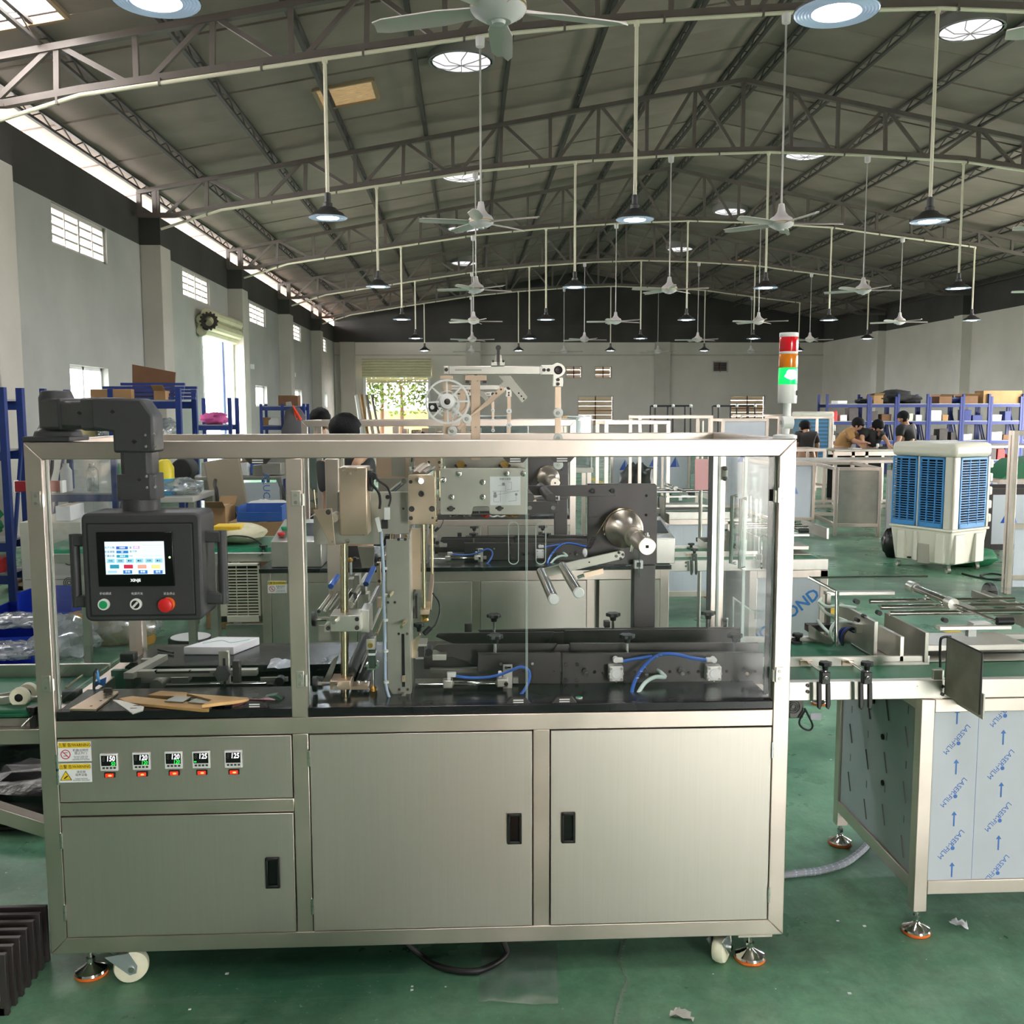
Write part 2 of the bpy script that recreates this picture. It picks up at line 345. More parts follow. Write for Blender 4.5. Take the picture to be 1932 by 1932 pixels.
# block windows in the left wall: each opening holds a grid of concrete bars
M_lat = mat('lattice_concrete', (196, 190, 186), .8)
for k, y in enumerate(WINS):
    t = MB().box(XL-.2, XL-.04, y, y+1.98, 4.2, 4.26).box(XL-.2, XL-.04, y, y+1.98, 3.72, 3.76).box(XL-.2, XL-.04, y+.0, y+.05, 3.72, 4.26).box(XL-.2, XL-.04, y+1.93, y+1.98, 3.72, 4.26).o('window_%d' % (k+1), M_lat, kind='structure')
    for j in range(1, 4): box('lattice_bar', M_lat, t, XL-.19, XL-.05, y+.05, y+1.93, 3.74+.125*j-.014, 3.74+.125*j+.014)
    for j in range(1, 4): box('lattice_bar', M_lat, t, XL-.19, XL-.03, y+.495*j-(.03 if j == 2 else .014), y+.495*j+(.03 if j == 2 else .014), 3.74, 4.24)
for k, y in enumerate(LOWS):
    t = MB().box(XL-.16, XL-.1, y, y+1.45, 1.62, 1.67).box(XL-.16, XL-.1, y, y+1.45, 2.12, 2.17).box(XL-.16, XL-.1, y, y+.05, 1.62, 2.17).box(XL-.16, XL-.1, y+1.4, y+1.45, 1.62, 2.17).box(XL-.16, XL-.1, y+.70, y+.75, 1.62, 2.17).o('window_%d' % (k+6), M_white, kind='structure')
    box('pane', clear('window_glass'), t, XL-.135, XL-.13, y+.05, y+.7, 1.67, 2.12); box('pane', clear('window_glass'), t, XL-.135, XL-.13, y+.75, y+1.4, 1.67, 2.12)
# windows of the far wall
for k, h in enumerate(BWH[1:]):
    t = MB().box(h[0], h[1], YB+.05, YB+.12, h[2], h[2]+.05).box(h[0], h[1], YB+.05, YB+.12, h[3]-.05, h[3]).box(h[0], h[0]+.05, YB+.05, YB+.12, h[2], h[3]).box(h[1]-.05, h[1], YB+.05, YB+.12, h[2], h[3]).o('window_%d' % (k+10), M_lat, kind='structure')
    n = 4 if h[3]-h[2] < .8 else 6
    for j in range(1, n): box('bar', mat('rust_bar', (96, 62, 48), .7), t, h[0], h[1], YB+.06, YB+.09, h[2]+(h[3]-h[2])*j/n-.015, h[2]+(h[3]-h[2])*j/n+.015)
    box('bar', mat('rust_bar'), t, (h[0]+h[1])/2-.02, (h[0]+h[1])/2+.02, YB+.05, YB+.1, h[2], h[3])
    if k in (0, 1, 2, 4):
        for j in range(n): box('blind_slat', mat('cream_blind', (226, 208, 176), .7), t, h[0]+.05, h[1]-.05, YB+.13, YB+.145, h[2]+.04+(h[3]-h[2]-.06)*j/n, h[2]+.02+(h[3]-h[2]-.06)*(j+1)/n)
bxs = MB().box(10.25, 10.9, YB+.1, YB+.5, 3.05, 3.5).o('duct_hole', M_black, WBo)
# far gate: roller shutter box, jambs, outside a fence, an orange awning and trees
M_shut = mat('shutter_cream', (206, 202, 170), .45, var=.06, vs=3)
t = thing('door_1', None, None, (-2.86, YB-.05, 0)); t['kind'] = 'structure'
b = MB()
for k in range(7): b.cyl((-4.28, YB-.12, 2.88+.11*k), (-1.46, YB-.12, 2.88+.11*k), .06, n=8)
b.o('shutter_roll', M_shut, t); box('jamb', M_white, t, -4.24, -4.12, YB-.12, YB+.1, 0, 2.9); box('jamb', M_white, t, -1.6, -1.5, YB-.12, YB+.1, 0, 2.9)
b = MB()
for k in range(3): b.box(-4.14, -1.58, YB+.0, YB+.03, 2.62+.1*k, 2.71+.1*k)
b.o('shutter_slat', M_shut, t)
MB().box(-12, 4, YB+9, YB+9.2, 0, 1.5).o('yard_fence', mat('ochre_fence', (206, 178, 120), .8, var=.2, vs=4), kind='structure')
aw = thing('awning', 'orange steel awning roof outside the far gate', 'awning', (-3, YB+3, 0))
for k in range(5): MB().bar((-7, YB+1.5+k, 3.0+.08*k), (1, YB+1.5+k, 3.0+.08*k), .08, .1).o('beam', mat('orange_paint', (222, 120, 74), .6), aw)
for k in range(9): MB().bar((-7+k, YB+1.3, 3.1), (-7+k, YB+5.6, 3.45), .06, .06).o('rafter', mat('orange_paint'), aw)
MB().add([(-10, YB+.9, 3.2), (5, YB+.9, 3.2), (5, YB+9.0, 3.75), (-10, YB+9.0, 3.75), (-10, YB+.9, 3.23), (5, YB+.9, 3.23), (5, YB+9.0, 3.78), (-10, YB+9.0, 3.78)], [(0, 3, 2, 1), (4, 5, 6, 7), (0, 1, 5, 4), (1, 2, 6, 5), (2, 3, 7, 6), (3, 0, 4, 7)]).o('roof_sheet', mat('orange_paint'), aw)  # sheet extended past the beams, added to shade the trees
for x in (-6.8, .8): box('post', mat('orange_paint'), aw, x-.06, x+.06, YB+5.4, YB+5.52, -.13, 3.35)
def leaf_crown(c, r, n, size):
    b = MB()
    for i in range(n):
        v = Vector((random.gauss(0, 1), random.gauss(0, 1), random.gauss(0, 1))).normalized()*(r*random.uniform(.45, 1)); p = Vector(c)+v*Vector((1, .8, .75)).length/1.4
        a = Vector((random.uniform(-1, 1), random.uniform(-1, 1), random.uniform(-1, 1))).normalized()*size; q = a.orthogonal().normalized()*size*.55
        b.add([p-a, p+q, p+a, p-q], [(0, 1, 2, 3)])
    return b
M_leaf = [mat('leaf_%d' % i, c, .5, var=.3, vs=3) for i, c in enumerate([(60, 96, 36), (84, 120, 48), (44, 78, 30)])]
for k, (x, y, z, r) in enumerate([(-5.2, YB+6.8, 2.6, 1.5), (-3.2, YB+7.4, 2.7, 1.5), (-1.3, YB+6.9, 2.5, 1.4), (-4.2, YB+7.9, 3.6, 1.6)]):
    t = thing('yard_tree', ['leafy green tree outside the far gate, at its left', 'light green tree in the middle of the far gate', 'dark green tree outside the far gate, at its right', 'taller tree rising behind the others outside the far gate'][k], 'tree', (x, y, -.13), 'trees outside the far gate')
    leaf_crown((x, y, z), r, 420, .14).o('foliage', M_leaf[k % 3], t, smooth=False, kind='stuff'); MB().tube([(x, y, -.13), (x+.05, y, z*.6), (x, y, z)], [.12, .09, .05]).o('trunk', mat('bark', (90, 70, 52), .9), t)
# left gate: roller shutter, its chain wheel, jamb and outside wall
t = thing('door_2', None, None, (XL, 21.7, 0)); t['kind'] = 'structure'
b = MB()
for k in range(4): b.cyl((XL+.12+.1*(k % 2), 20.2, 3.12+.11*k), (XL+.12+.1*(k % 2), 23.2, 3.12+.11*k), .11, n=10)
b.o('shutter_roll', M_shut, t); box('jamb', M_white, t, XL-.24, XL+.1, 22.85, 23.05, 0, 3.15); box('jamb', mat('blue_paint', (44, 74, 150), .4, var=.15, vs=4), t, XL-.2, XL-.1, 22.7, 22.85, 0, 3.1); box('jamb', M_white, t, XL-.1, XL+.06, 20.38, 20.5, 0, 3.15)
MB().lathe([(.10, 0), (.155, 0), (.165, .05), (.155, .09), (.10, .09), (.095, .05), (.10, 0)], (XL+.28, 20.12, 3.3), 'y', 18).o('chain_wheel', mat('rusty_dark', (62, 54, 48), .7), t)
b = MB()
for k in range(14): b.ball((XL+.28+.17*math.cos(k*PI/7), 20.14, 3.3+.17*math.sin(k*PI/7)), .022, n=6, m=4)
b.o('chain', mat('rusty_dark'), t)
# ---------------------------------------------------------------- roof: boards, purlins, trusses
SL = .1885
def zr(x): return 7.13 - SL*abs(x-XC)                                # underside of the boards
def zt(x): return 6.93 - SL*abs(x-XC)                                # truss top chord
rf = bpy.data.objects.new('ceiling', None); link(rf, (XC, 17.5, 5)); rf['kind'] = 'structure'
OPEN = [(x_, x_+.42, y_, y_+4.0) for x_ in (-.2, 8.8, 12.4) for y_ in (-4.4, .6)] + [(-5.1, -4.0, 9.6, 10.6)]      # roof openings: unseen ones added for light, the last a skylight in view
def slab(x0, x1, y0, y1, lo, hi):
    z = [zr(x0)+lo, zr(x1)+lo, zr(x0)+hi, zr(x1)+hi]
    return [(x0, y0, z[0]), (x1, y0, z[1]), (x1, y1, z[1]), (x0, y1, z[0]), (x0, y0, z[2]), (x1, y0, z[3]), (x1, y1, z[3]), (x0, y1, z[2])]
SF = [(0, 3, 2, 1), (4, 5, 6, 7), (0, 1, 5, 4), (1, 2, 6, 5), (2, 3, 7, 6), (3, 0, 4, 7)]
pw = 1.0; y = YN-.4; k = 0; top = MB()
while y < YB+.3:
    for sa, sb in ((XL-.55, XC), (XC, XR+.55)):
        cuts = sorted([(o[0], o[1]) for o in OPEN if o[2]-.01 < y+.5 < o[3]+.01 and sa < o[0] < sb]); xs = [sa]
        for c in cuts: xs += list(c)
        xs.append(sb)
        for x0, x1 in zip(xs[::2], xs[1::2]):
            MB().add(slab(x0, x1, y+.017, y+pw-.017, .012*(k % 2), .06), SF).o('roof_panel', M_roof, rf, smooth=False); top.add(slab(x0, x1, y, y+pw, .065, .075), SF)
    y += pw; k += 1
top.o('roof_sheet', mat('roof_sheet_metal', (38, 36, 35), .7), rf, smooth=False)
# skylight sheets and round roof ventilators, set just under the boards
def sky_patch(name, m, x0, x1, y0, y1):
    b = MB(); z0, z1 = zr(x0)-.012, zr(x1)-.012
    b.add([(x0, y0, z0), (x1, y0, z1), (x1, y1, z1), (x0, y1, z0), (x0, y0, z0+.01), (x1, y0, z1+.01), (x1, y1, z1+.01), (x0, y1, z0+.01)], [(0, 1, 2, 3), (7, 6, 5, 4), (0, 4, 5, 1), (1, 5, 6, 2), (2, 6, 7, 3), (3, 7, 4, 0)])
    o = b.o(name, m, None, smooth=False); o['kind'] = 'structure'
    f = MB()
    for p, q in (((x0, y0, z0), (x1, y0, z1)), ((x0, y1, z0), (x1, y1, z1)), ((x0, y0, z0), (x0, y1, z0)), ((x1, y0, z1), (x1, y1, z1))): f.bar(p, q, .05, .05)
    f.o('skylight_frame', mat('skylight_wood', (150, 128, 100), .7), o); return o
for x0_, x1_, y0_, y1_ in OPEN: sky_patch('skylight_sheet', clear('skylight_glass', (250, 250, 250), .03, .1), x0_, x1_, y0_, y1_)  # clear sheets under the added openings and the one in view
sky_patch('skylight_sheet', M_brown, -2.05, -1.25, 14.0, 14.85)
sky_patch('skylight_sheet', M_brown, 8.7, 9.6, 31.9, 32.8)
for j, (x, y) in enumerate([(-.04, 13.6), (6.78, 13.5), (-.06, 20.1), (6.8, 20.0), (-.06, 25.8), (6.8, 25.7), (-.06, 31.7), (6.8, 31.7)]):
    o = thing('roof_ventilator', 'round white roof ventilator on the %s slope, %s from the camera' % ('left' if x < 4 else 'right', ORD[j//2]), 'ventilator', (x, y, zr(x)-.2), 'round ventilators in the roof')
    MB().lathe([(.44, .02), (.44, .2), (.41, .2), (.41, .02)], (x, y, zr(x)-.16), n=24).o('collar', mat('zinc', (150, 148, 146), .5, .6), o)
    MB().lathe([(0, .0), (.25, -.02), (.42, .03), (.42, .05), (0, .05)], (x, y, zr(x)-.16), n=24).o('dome', M_frost, o)
    b = MB()
    for q in range(8): b.tube([(x, y, zr(x)-.185), (x+.22*math.cos(q*PI/4), y+.22*math.sin(q*PI/4), zr(x)-.19), (x+.42*math.cos(q*PI/4+.2), y+.42*math.sin(q*PI/4+.2), zr(x)-.14)], .006, 4)
    b.o('rib', mat('zinc'), o)
# purlins: light lattice joists running the length of the hall
def purlin(x, o=None):
    zb, h = zt(x)+.035, .17
    b = MB().box(x-.025, x+.025, YN, YB, zb, zb+.035).box(x-.025, x+.025, YN, YB, zb+h-.03, zb+h)
    n = int((YB-YN)/.34)
    for i in range(n):
        y0 = YN+i*.34; a, c = (zb+.02, zb+h-.02) if i % 2 else (zb+h-.02, zb+.02)
        b.bar((x, y0, a), (x, y0+.34, c), .014, .014)
    return b.o('purlin', M_purlin, rf, smooth=False)
for k in range(8): purlin(XC-.28-1.24*k)
for k in range(9): purlin(XC+.28+1.24*k)
for x in (XL+.1,): purlin(x)
# trusses
COND = [(-4.95, 4.47), (-3.97, 4.78), (-1.47, 5.17), (.25, 5.43), (1.79, 5.585), (3.6, 5.715), (5.08, 5.77), (6.55, 5.735), (8.36, 5.64), (9.42, 5.5), (11.8, 5.21), (13.9, 4.78)]
def zc(x):
    if x <= COND[0][0]: return COND[0][1]
    for (a, b), (c, d) in zip(COND, COND[1:]):
        if a <= x <= c: return b+(d-b)*(x-a)/(c-a)
    return COND[-1][1]
def zbt(x): return max(zc(x)+.07, 4.7) if x < 4.6 else max(zc(x)+.07, 4.75)
Y0 = TY[1]
tr = thing('roof_truss', None, None, (XC, Y0, 5)); tr['kind'] = 'structure'
xs = [XL+.08, -4.75] + [-3.97, -2.6, -1.47, .25, 1.79, 3.6, 5.08, 6.55, 8.36, 9.42, 11.8, 13.9, XR-.1]
b = MB()
for a, c in zip(xs, xs[1:]): b.bar((a, Y0, zbt(a)), (c, Y0, zbt(c)), .09, .07)
b.o('bottom_chord', M_truss, tr, smooth=False)
for a, c in ((XL+.08, XC), (XC, XR-.08)): MB().bar((a, Y0, zt(a)), (c, Y0, zt(c)), .09, .07).o('top_chord', M_truss, tr, smooth=False)
def web(x0, z0, x1, z1, wd=.05): MB().bar((x0, Y0, z0), (x1, Y0, z1), wd, wd).o('web_member', M_truss, tr, smooth=False)
web(XC, zt(XC), XC, zbt(XC), .06)
for sd in (-1, 1):
    for k in range(6):
        xt = XC+sd*(.8+1.6*k); xb0 = XC+sd*(1.6*k); xb1 = XC+sd*(1.6*(k+1))
        if not (XL+.2 < xb1 < XR-.2): xb1 = (XL+.12 if sd < 0 else XR-.12)
        web(xt, zt(xt), xt+sd*.02, zbt(xt), .055); web(xt-sd*.05, zt(xt), xb0+sd*.12, zbt(xb0)); web(xt+sd*.05, zt(xt), xb1-sd*.12, zbt(xb1)); web(xb1, zt(xb1), xb1, zbt(xb1), .055)
for x in (XL+.1, XL+.35): web(x, zt(x), x, 4.7, .07)
for i, y in enumerate(TY):
    if i == 1: continue
    copy_tree(tr, (XC, y, 5))
# white conduits clipped under the trusses
def conduit(y, i):
    xe = 13.0 if i < 2 else 11.7
    pts = [(x, z) for x, z in COND if x < xe] + [(xe, zc(xe))]
    t = thing('conduit_pipe', 'cream plastic conduit under the %s roof truss from the camera' % ORD[i-1], 'pipe', (pts[0][0], y, 4.4), 'conduits under the roof trusses')
    P = [(x, y-.06, z) for x, z in pts]
    tubew('pipe', M_pvc, t, P, .022, 0, 8)
    clip = MB().lathe([(.027, -.02), (.034, -.02), (.034, .02), (.027, .02)], (0, 0, 0), 'x', 10)
    x = -4.2
    while x < xe:
        box('clip', M_truss, t, x-.012, x+.012, y-.085, y-.03, zc(x)-.024, zc(x)+.05); x += 1.05
    return t
for i, y in enumerate(TY):
    if i >= 1: conduit(y, i)
# pendant lamps and ceiling fans, one row per truss
M_sock = mat('lamp_socket', (70, 70, 72), .4, .5); M_shade = mat('lamp_shade', (74, 72, 74), .35, .3); M_ribg = mat('lamp_rim', (150, 168, 186), .35, emit=.12, ecol=(200, 220, 240))
LZ = 3.56
def lamp(x, y, label):
    LZ = 3.56 if y > 6 else 3.465
    t = thing('pendant_lamp', label, 'lamp', (x, y, LZ), 'pendant lamps hanging from the conduits')
    tubew('pole', M_pvc, t, [(x, y-.06, zc(x)), (x, y-.06, LZ+.25)], .02)
    MB().lathe([(.022, .05), (.03, .05), (.03, 0), (.022, 0)], (x, y-.06, zc(x)-.045), n=10).o('tee', M_pvc, t)
    MB().lathe([(.02, .26), (.034, .25), (.034, .16), (.05, .15), (.05, .10), (.03, .10)], (x, y-.06, LZ), n=14).o('socket', M_sock, t)
    MB().lathe([(.05, .115), (.085, .10), (.11, .07), (.155, .05), (.19, .012), (.205, .008), (.205, 0), (.19, .004)], (x, y-.06, LZ), n=28).o('shade', M_shade, t)
    b = MB()
    for r in (.204, .188, .172, .156, .14, .124): b.lathe([(r, .002), (r-.006, -.004), (r-.012, .002)], (x, y-.06, LZ), n=28)
    b.o('ribbed_rim', M_ribg, t)
    MB().lathe([(0, -.008), (.07, -.006), (.112, .0), (.112, .01), (0, .01)], (x, y-.06, LZ), n=24).o('diffuser', M_glow, t)
    return t
LX = [-1.45, 1.81, 5.03, 8.34, 11.7]; FX = [.165, 3.4, 6.7, 10.0]
l0 = lamp(LX[0], TY[1], 'pendant lamp, first from the left in the first row from the camera')
M_fan = mat('fan_white', (228, 222, 226), .4); M_blade = mat('fan_blade', (232, 220, 220), .45); M_rod = mat('fan_rod', (190, 188, 186), .35, .4)
FZ = 3.5
def fan(x, y, label, rot, R=.66):
    FZ = 3.5 if y > 6 else 3.43
    t = thing('ceiling_fan', label, 'fan', (x, y, FZ), 'ceiling fans between the lamps')
    tubew('rod', M_rod, t, [(x, y-.06, zc(x)-.03), (x, y-.06, FZ+.2)], .011)
    MB().lathe([(.015, 0), (.045, .015), (.05, .11), (.03, .12)], (x, y-.06, zc(x)-.12), n=14).o('canopy', M_fan, t)
    MB().lathe([(.014, .24), (.03, .235), (.045, .15), (.075, .11), (.115, .085), (.135, .05), (.135, .02), (.12, 0), (.07, -.03), (.06, -.035), (.035, -.03), (.03, -.045), (0, -.047)], (x, y-.06, FZ), n=26).o('motor', M_fan, t)
    MB().lathe([(.137, .03), (.1375, .035), (.137, .04)], (x, y-.06, FZ), n=26).o('gold_ring', mat('brass_ring', (198, 170, 110), .3, .9), t)
    for k in range(5):
        a = rot+k*2*PI/5; b = MB(); st = [(.12, .035), (.2, .045), (.3, .062), (.45, .06), (.6, .056), (R, .03)]
        vs = []
        for r, hw in st:
            for s_, zz in ((-1, -.012), (0, .012), (1, .012)): vs.append((r, s_*hw, zz+.025))
        n = len(st); fs = [(i*3+j, i*3+j+1, (i+1)*3+j+1, (i+1)*3+j) for i in range(n-1) for j in range(2)]
        vs2 = [(p[0], p[1], p[2]-.006) for p in vs]; o_ = len(vs)
        fs += [tuple(reversed([i+o_ for i in f])) for f in fs[:]]
        rim = [i*3 for i in range(n)] + [(n-1)*3+1] + [i*3+2 for i in range(n-1, -1, -1)] + [1]
        fs += [(rim[i], rim[(i+1) % len(rim)], rim[(i+1) % len(rim)]+o_, rim[i]+o_) for i in range(len(rim))]
        b.add(vs+vs2, fs).turn(a, (0, 0, 0)); b.v = [(p[0]+x, p[1]+y-.06, p[2]+FZ) for p in b.v]
        b.o('blade', M_blade, t)
    return t
f0 = fan(FX[0], TY[1], 'ceiling fan, first from the left in the first row from the camera', .25)
for i, y in enumerate(TY):
    if i == 0: continue
    vis = [(5.0, 3), (10.8, 4), (16.7, 5), (22.7, 5), (28.7, 5), (34.7, 5)][i-1][1]
    for k, x in enumerate(LX[:vis]):
        if i == 1 and k == 0: continue
        lamp(x, y, 'pendant lamp, %s from the left in the %s row from the camera' % (ORD[k], ORD[i-1]))
    for k, x in enumerate(FX[:max(2, vis-1)]):
        if i == 1 and k == 0: continue
        fan(x, y, 'ceiling fan, %s from the left in the %s row from the camera' % (ORD[k], ORD[i-1]), .25+.4*k+.9*i)
# ---------------------------------------------------------------- materials of the machines
M_steel = mat('brushed_steel', (220, 206, 196), .37, 1.0, var=.06, vs=6, rvar=.03)
M_door = mat('satin_door_steel', (206, 199, 190), .44, 1.0, var=.025, vs=30, stretch=(6, 1, .12), rvar=.03)
M_warm = mat('warm_steel_plate', (214, 190, 168), .33, 1.0, var=.10, vs=9, rvar=.10)
M_alu = mat('satin_aluminium', (210, 206, 198), .38, 1.0, var=.06, vs=12)
M_grey = mat('grey_plate', (170, 168, 158), .42, .85, var=.10, vs=8)
M_chrome = mat('chrome', (215, 213, 210), .12, 1.0)
M_shaft = mat('yellowed_shaft', (206, 190, 158), .18, 1.0)
M_blk = mat('black_anodised', (70, 64, 64), .38, .35, var=.15, vs=10)
M_top = mat('black_worktop', (30, 30, 33), .22, .1, var=.2, vs=5, rvar=.07)
M_rub = mat('black_rubber', (18, 18, 19), .5)
M_hmi = mat('charcoal_casting', (60, 60, 62), .5, .15, bump=.08, bs=260)
M_brass = mat('brass', (206, 168, 96), .25, 1.0)
M_whp = mat('white_plastic', (236, 236, 234), .35)
M_blue = mat('blue_hose', (60, 104, 190), .3)
M_sleeve = mat('pale_sleeve', (176, 192, 214), .3, alpha=1)
M_red = mat('red_plastic', (214, 36, 38), .35)
M_grn = mat('green_plastic', (28, 160, 100), .35)
M_pane = clear('clear_door_sheet', (252, 253, 253), .012, .03)
M_edge = mat('acrylic_edge', (214, 232, 222), .2, alpha=.75)
M_orange = mat('orange_rubber', (238, 118, 44), .45)
M_nylon = mat('cream_nylon', (236, 232, 206), .45, var=.05, vs=20)
M_dark = mat('dark_void', (14, 14, 15), .8)  # flat near-black standing in for shade in slots, gaps and hollows
zA = lambda x, y: (560+x*.14493, 860+y*.14493)
zB = lambda x, y: (560+x*.14493, 1080+y*.14493)
zC = lambda x, y: (800+x*.24845, 860+y*.24845)
zD = lambda x, y: (800+x*.18634, 1120+y*.18634)
zE = lambda x, y: (1120+x*.19669, 1120+y*.19669)
zG = lambda x, y: (160+x*.23810, 1060+y*.23810)
zT = lambda x, y: (780+x*.24845, 620+y*.24845)
zR = lambda x, y: (1440+x*.25466, 1060+y*.25466)
MY, TT, MX0, MX1, MZ1, MZ0, MYB = 2.56, .045, -1.128, .867, 1.469, .095, 3.31
ZM0, ZM1, ZP = .693, .738, .762                            # middle beam and the worktop plate above it
mach = thing('packaging_machine', 'large stainless steel wrapping machine with clear doors in the foreground', 'machine', (-.13, 2.93, 0))
# frame: mitred front rectangle, then the rest of the tubes
xa, xb, xc2, xd = MX0, MX0+TT, MX1-TT, MX1
def fr(name, pts, y0=MY, y1=MY+TT): return MB().prism(pts, 'y', y0, y1).o(name, M_steel, mach, bevel=.0025)
for (y0, y1) in ((MY, MY+TT), (MYB-TT, MYB)):
    fr('frame_beam', [(xa, MZ1), (xb, MZ1-TT), (xc2, MZ1-TT), (xd, MZ1)], y0, y1); fr('frame_beam', [(xa, MZ0), (xd, MZ0), (xc2, MZ0+TT), (xb, MZ0+TT)], y0, y1)
    fr('frame_post', [(xa, MZ0), (xb, MZ0+TT), (xb, MZ1-TT), (xa, MZ1)], y0, y1); fr('frame_post', [(xd, MZ0), (xd, MZ1), (xc2, MZ1-TT), (xc2, MZ0+TT)], y0, y1)
    box('frame_beam', M_steel, mach, xb, xc2, y0, y1, ZM0, ZM1, .002)
for x in (xa, xc2):
    for z0 in (MZ0, ZM0, MZ1-TT): box('frame_beam', M_steel, mach, x, x+TT, MY+TT, MYB-TT, z0, z0+TT, .002)
xm0, xm1 = X(540, 950, MY), X(571, 950, MY); xn0, xn1 = X(1006, 1550, MY), X(1037, 1550, MY)
box('frame_post', M_steel, mach, xm0, xm1, MY, MY+TT, ZM1, MZ1-TT, .002); box('frame_post', M_steel, mach, xm0, xm1, MY, MY+TT, MZ0+TT, ZM0, .002)
box('frame_post', M_steel, mach, xn0, xn1, MY, MY+TT, MZ0+TT, ZM0, .002)
zs0, zs1 = Z(330, 1536, MY), Z(330, 1511, MY)
box('frame_beam', M_steel, mach, xb, xm0, MY, MY+TT, zs0, zs1, .002)
box('cabinet_shade_fill', M_dark, mach, xb-.02, xc2+.02, MY+TT+.004, MYB-.05, MZ0+.01, ZM0)  # dark box standing in for the shade behind the door gaps
for x in (xa+.004, xd-.007): box('side_sheet', M_door, mach, x, x+.003, MY+TT, MYB-TT, MZ0+TT, ZM0)
# doors and the control panel, flush in the frame with a shadow gap
g = .0028
def door(name, x0, x1, z0, z1, hx=None, hinge='l'):
    d = box(name, M_door, mach, x0+g, x1-g, MY-.003, MY+.016, z0+g, z1-g, .0012)
    if hx:
        hx0, hx1, hz0, hz1 = hx
        h = MB()
        for a in ((hx0, hx0+.0075, hz0, hz1), (hx1-.0075, hx1, hz0, hz1), (hx0, hx1, hz0, hz0+.008), (hx0, hx1, hz1-.008, hz1)): h.box(a[0], a[1], MY-.012, MY-.0032, a[2], a[3])
        h.o('handle_rim', M_black, d, bevel=.002); box('handle_pocket', mat('handle_black', (8, 8, 10), .25), d, hx0+.006, hx1-.006, MY-.0045, MY-.0032, hz0+.006, hz1-.006)
    hxx = x0+.0005 if hinge == 'l' else x1-.0005
    for zz in (z1-.065, z0+.075):
        MB().cyl((hxx, MY-.006, zz-.022), (hxx, MY-.006, zz+.022), .0035, n=8).cyl((hxx, MY-.006, zz-.002), (hxx, MY-.006, zz+.002), .0042, n=8).o('hinge', M_chrome, d)
    return d
def rect(a, b, c, d): return X(a, (b+d)/2, MY), X(c, (b+d)/2, MY), Z((a+c)/2, d, MY), Z((a+c)/2, b, MY)
door('control_panel', xb, xm0, zs1, ZM0)
door('cabinet_door', xb, xm0, MZ0+TT, zs0, rect(502, 1616, 529, 1673))
door('cabinet_door', xm1, xn0, MZ0+TT, ZM0, rect(957, 1533, 984, 1590))
door('cabinet_door', xn1, xc2, MZ0+TT, ZM0, rect(1059, 1531, 1085, 1588), 'r')
# temperature controllers and lit rocker switches
M_disp = mat('lcd_dark', (24, 22, 24), .25); M_seg = mat('white_segments', (250, 250, 255), .5, emit=.9); M_sgr = mat('green_segments', (40, 230, 80), .5, emit=.45); M_lit = mat('lit_red_rocker', (230, 40, 24), .3, emit=.3, ecol=(255, 60, 30)); M_litc = mat('rocker_glow', (255, 150, 90), .3, emit=.7, ecol=(255, 140, 80)); M_key = mat('grey_keys', (60, 62, 66), .5); M_seg0 = mat('dim_segments', (58, 54, 54), .4)
def seg(s, size, x, z, m, par, y):
    c = text(s, size, (x, y, z), m, par, align='RIGHT', bold=.0002, sx=.78); c.data.shear = .12; return c
for px, py, a, b_ in ((207, 1437, '150', '50'), (268, 1435, '120', '120'), (328.5, 1433, '120', '120'), (380.5, 1432, '125', ''), (441, 1431, '125', '')):
    c = at(px, py, MY-.005); s = .0235
    t = box('temperature_controller', M_whp, mach, c.x-s, c.x+s, MY-.012, MY-.003, c.z-s, c.z+s, .002)
    box('display', M_disp, t, c.x-s*.82, c.x+s*.82, MY-.0128, MY-.0118, c.z-s*.38, c.z+s*.8)
    for k in range(4): box('key', M_key, t, c.x-s*.7+k*s*.4, c.x-s*.45+k*s*.4, MY-.0135, MY-.0118, c.z-s*.72, c.z-s*.52)
    seg(a, .0195, c.x+s*.70, c.z+s*.42, M_seg, t, MY-.0132); seg('8', .0195, c.x-s*.42, c.z+s*.38, M_seg0, t, MY-.0132)
    if b_: seg(b_, .0145, c.x+s*.72, c.z-s*.16, M_sgr, t, MY-.0132)
    elif px < 400: box('indicator', M_sgr, t, c.x-s*.75, c.x-s*.5, MY-.0136, MY-.0126, c.z-s*.25, c.z-s*.12)
    q = at(px+1, py+24.5, MY-.003)
    r = box('rocker_switch', M_rub, mach, q.x-.0145, q.x+.0145, MY-.008, MY-.003, q.z-.0066, q.z+.0066, .001)
    box('rocker', M_lit, r, q.x-.0105, q.x+.0105, MY-.011, MY-.007, q.z-.0048, q.z+.0048, .001); MB().ball((q.x+.002, MY-.0105, q.z), .006, .0015, .0028, 8, 6).o('glow', M_litc, r)
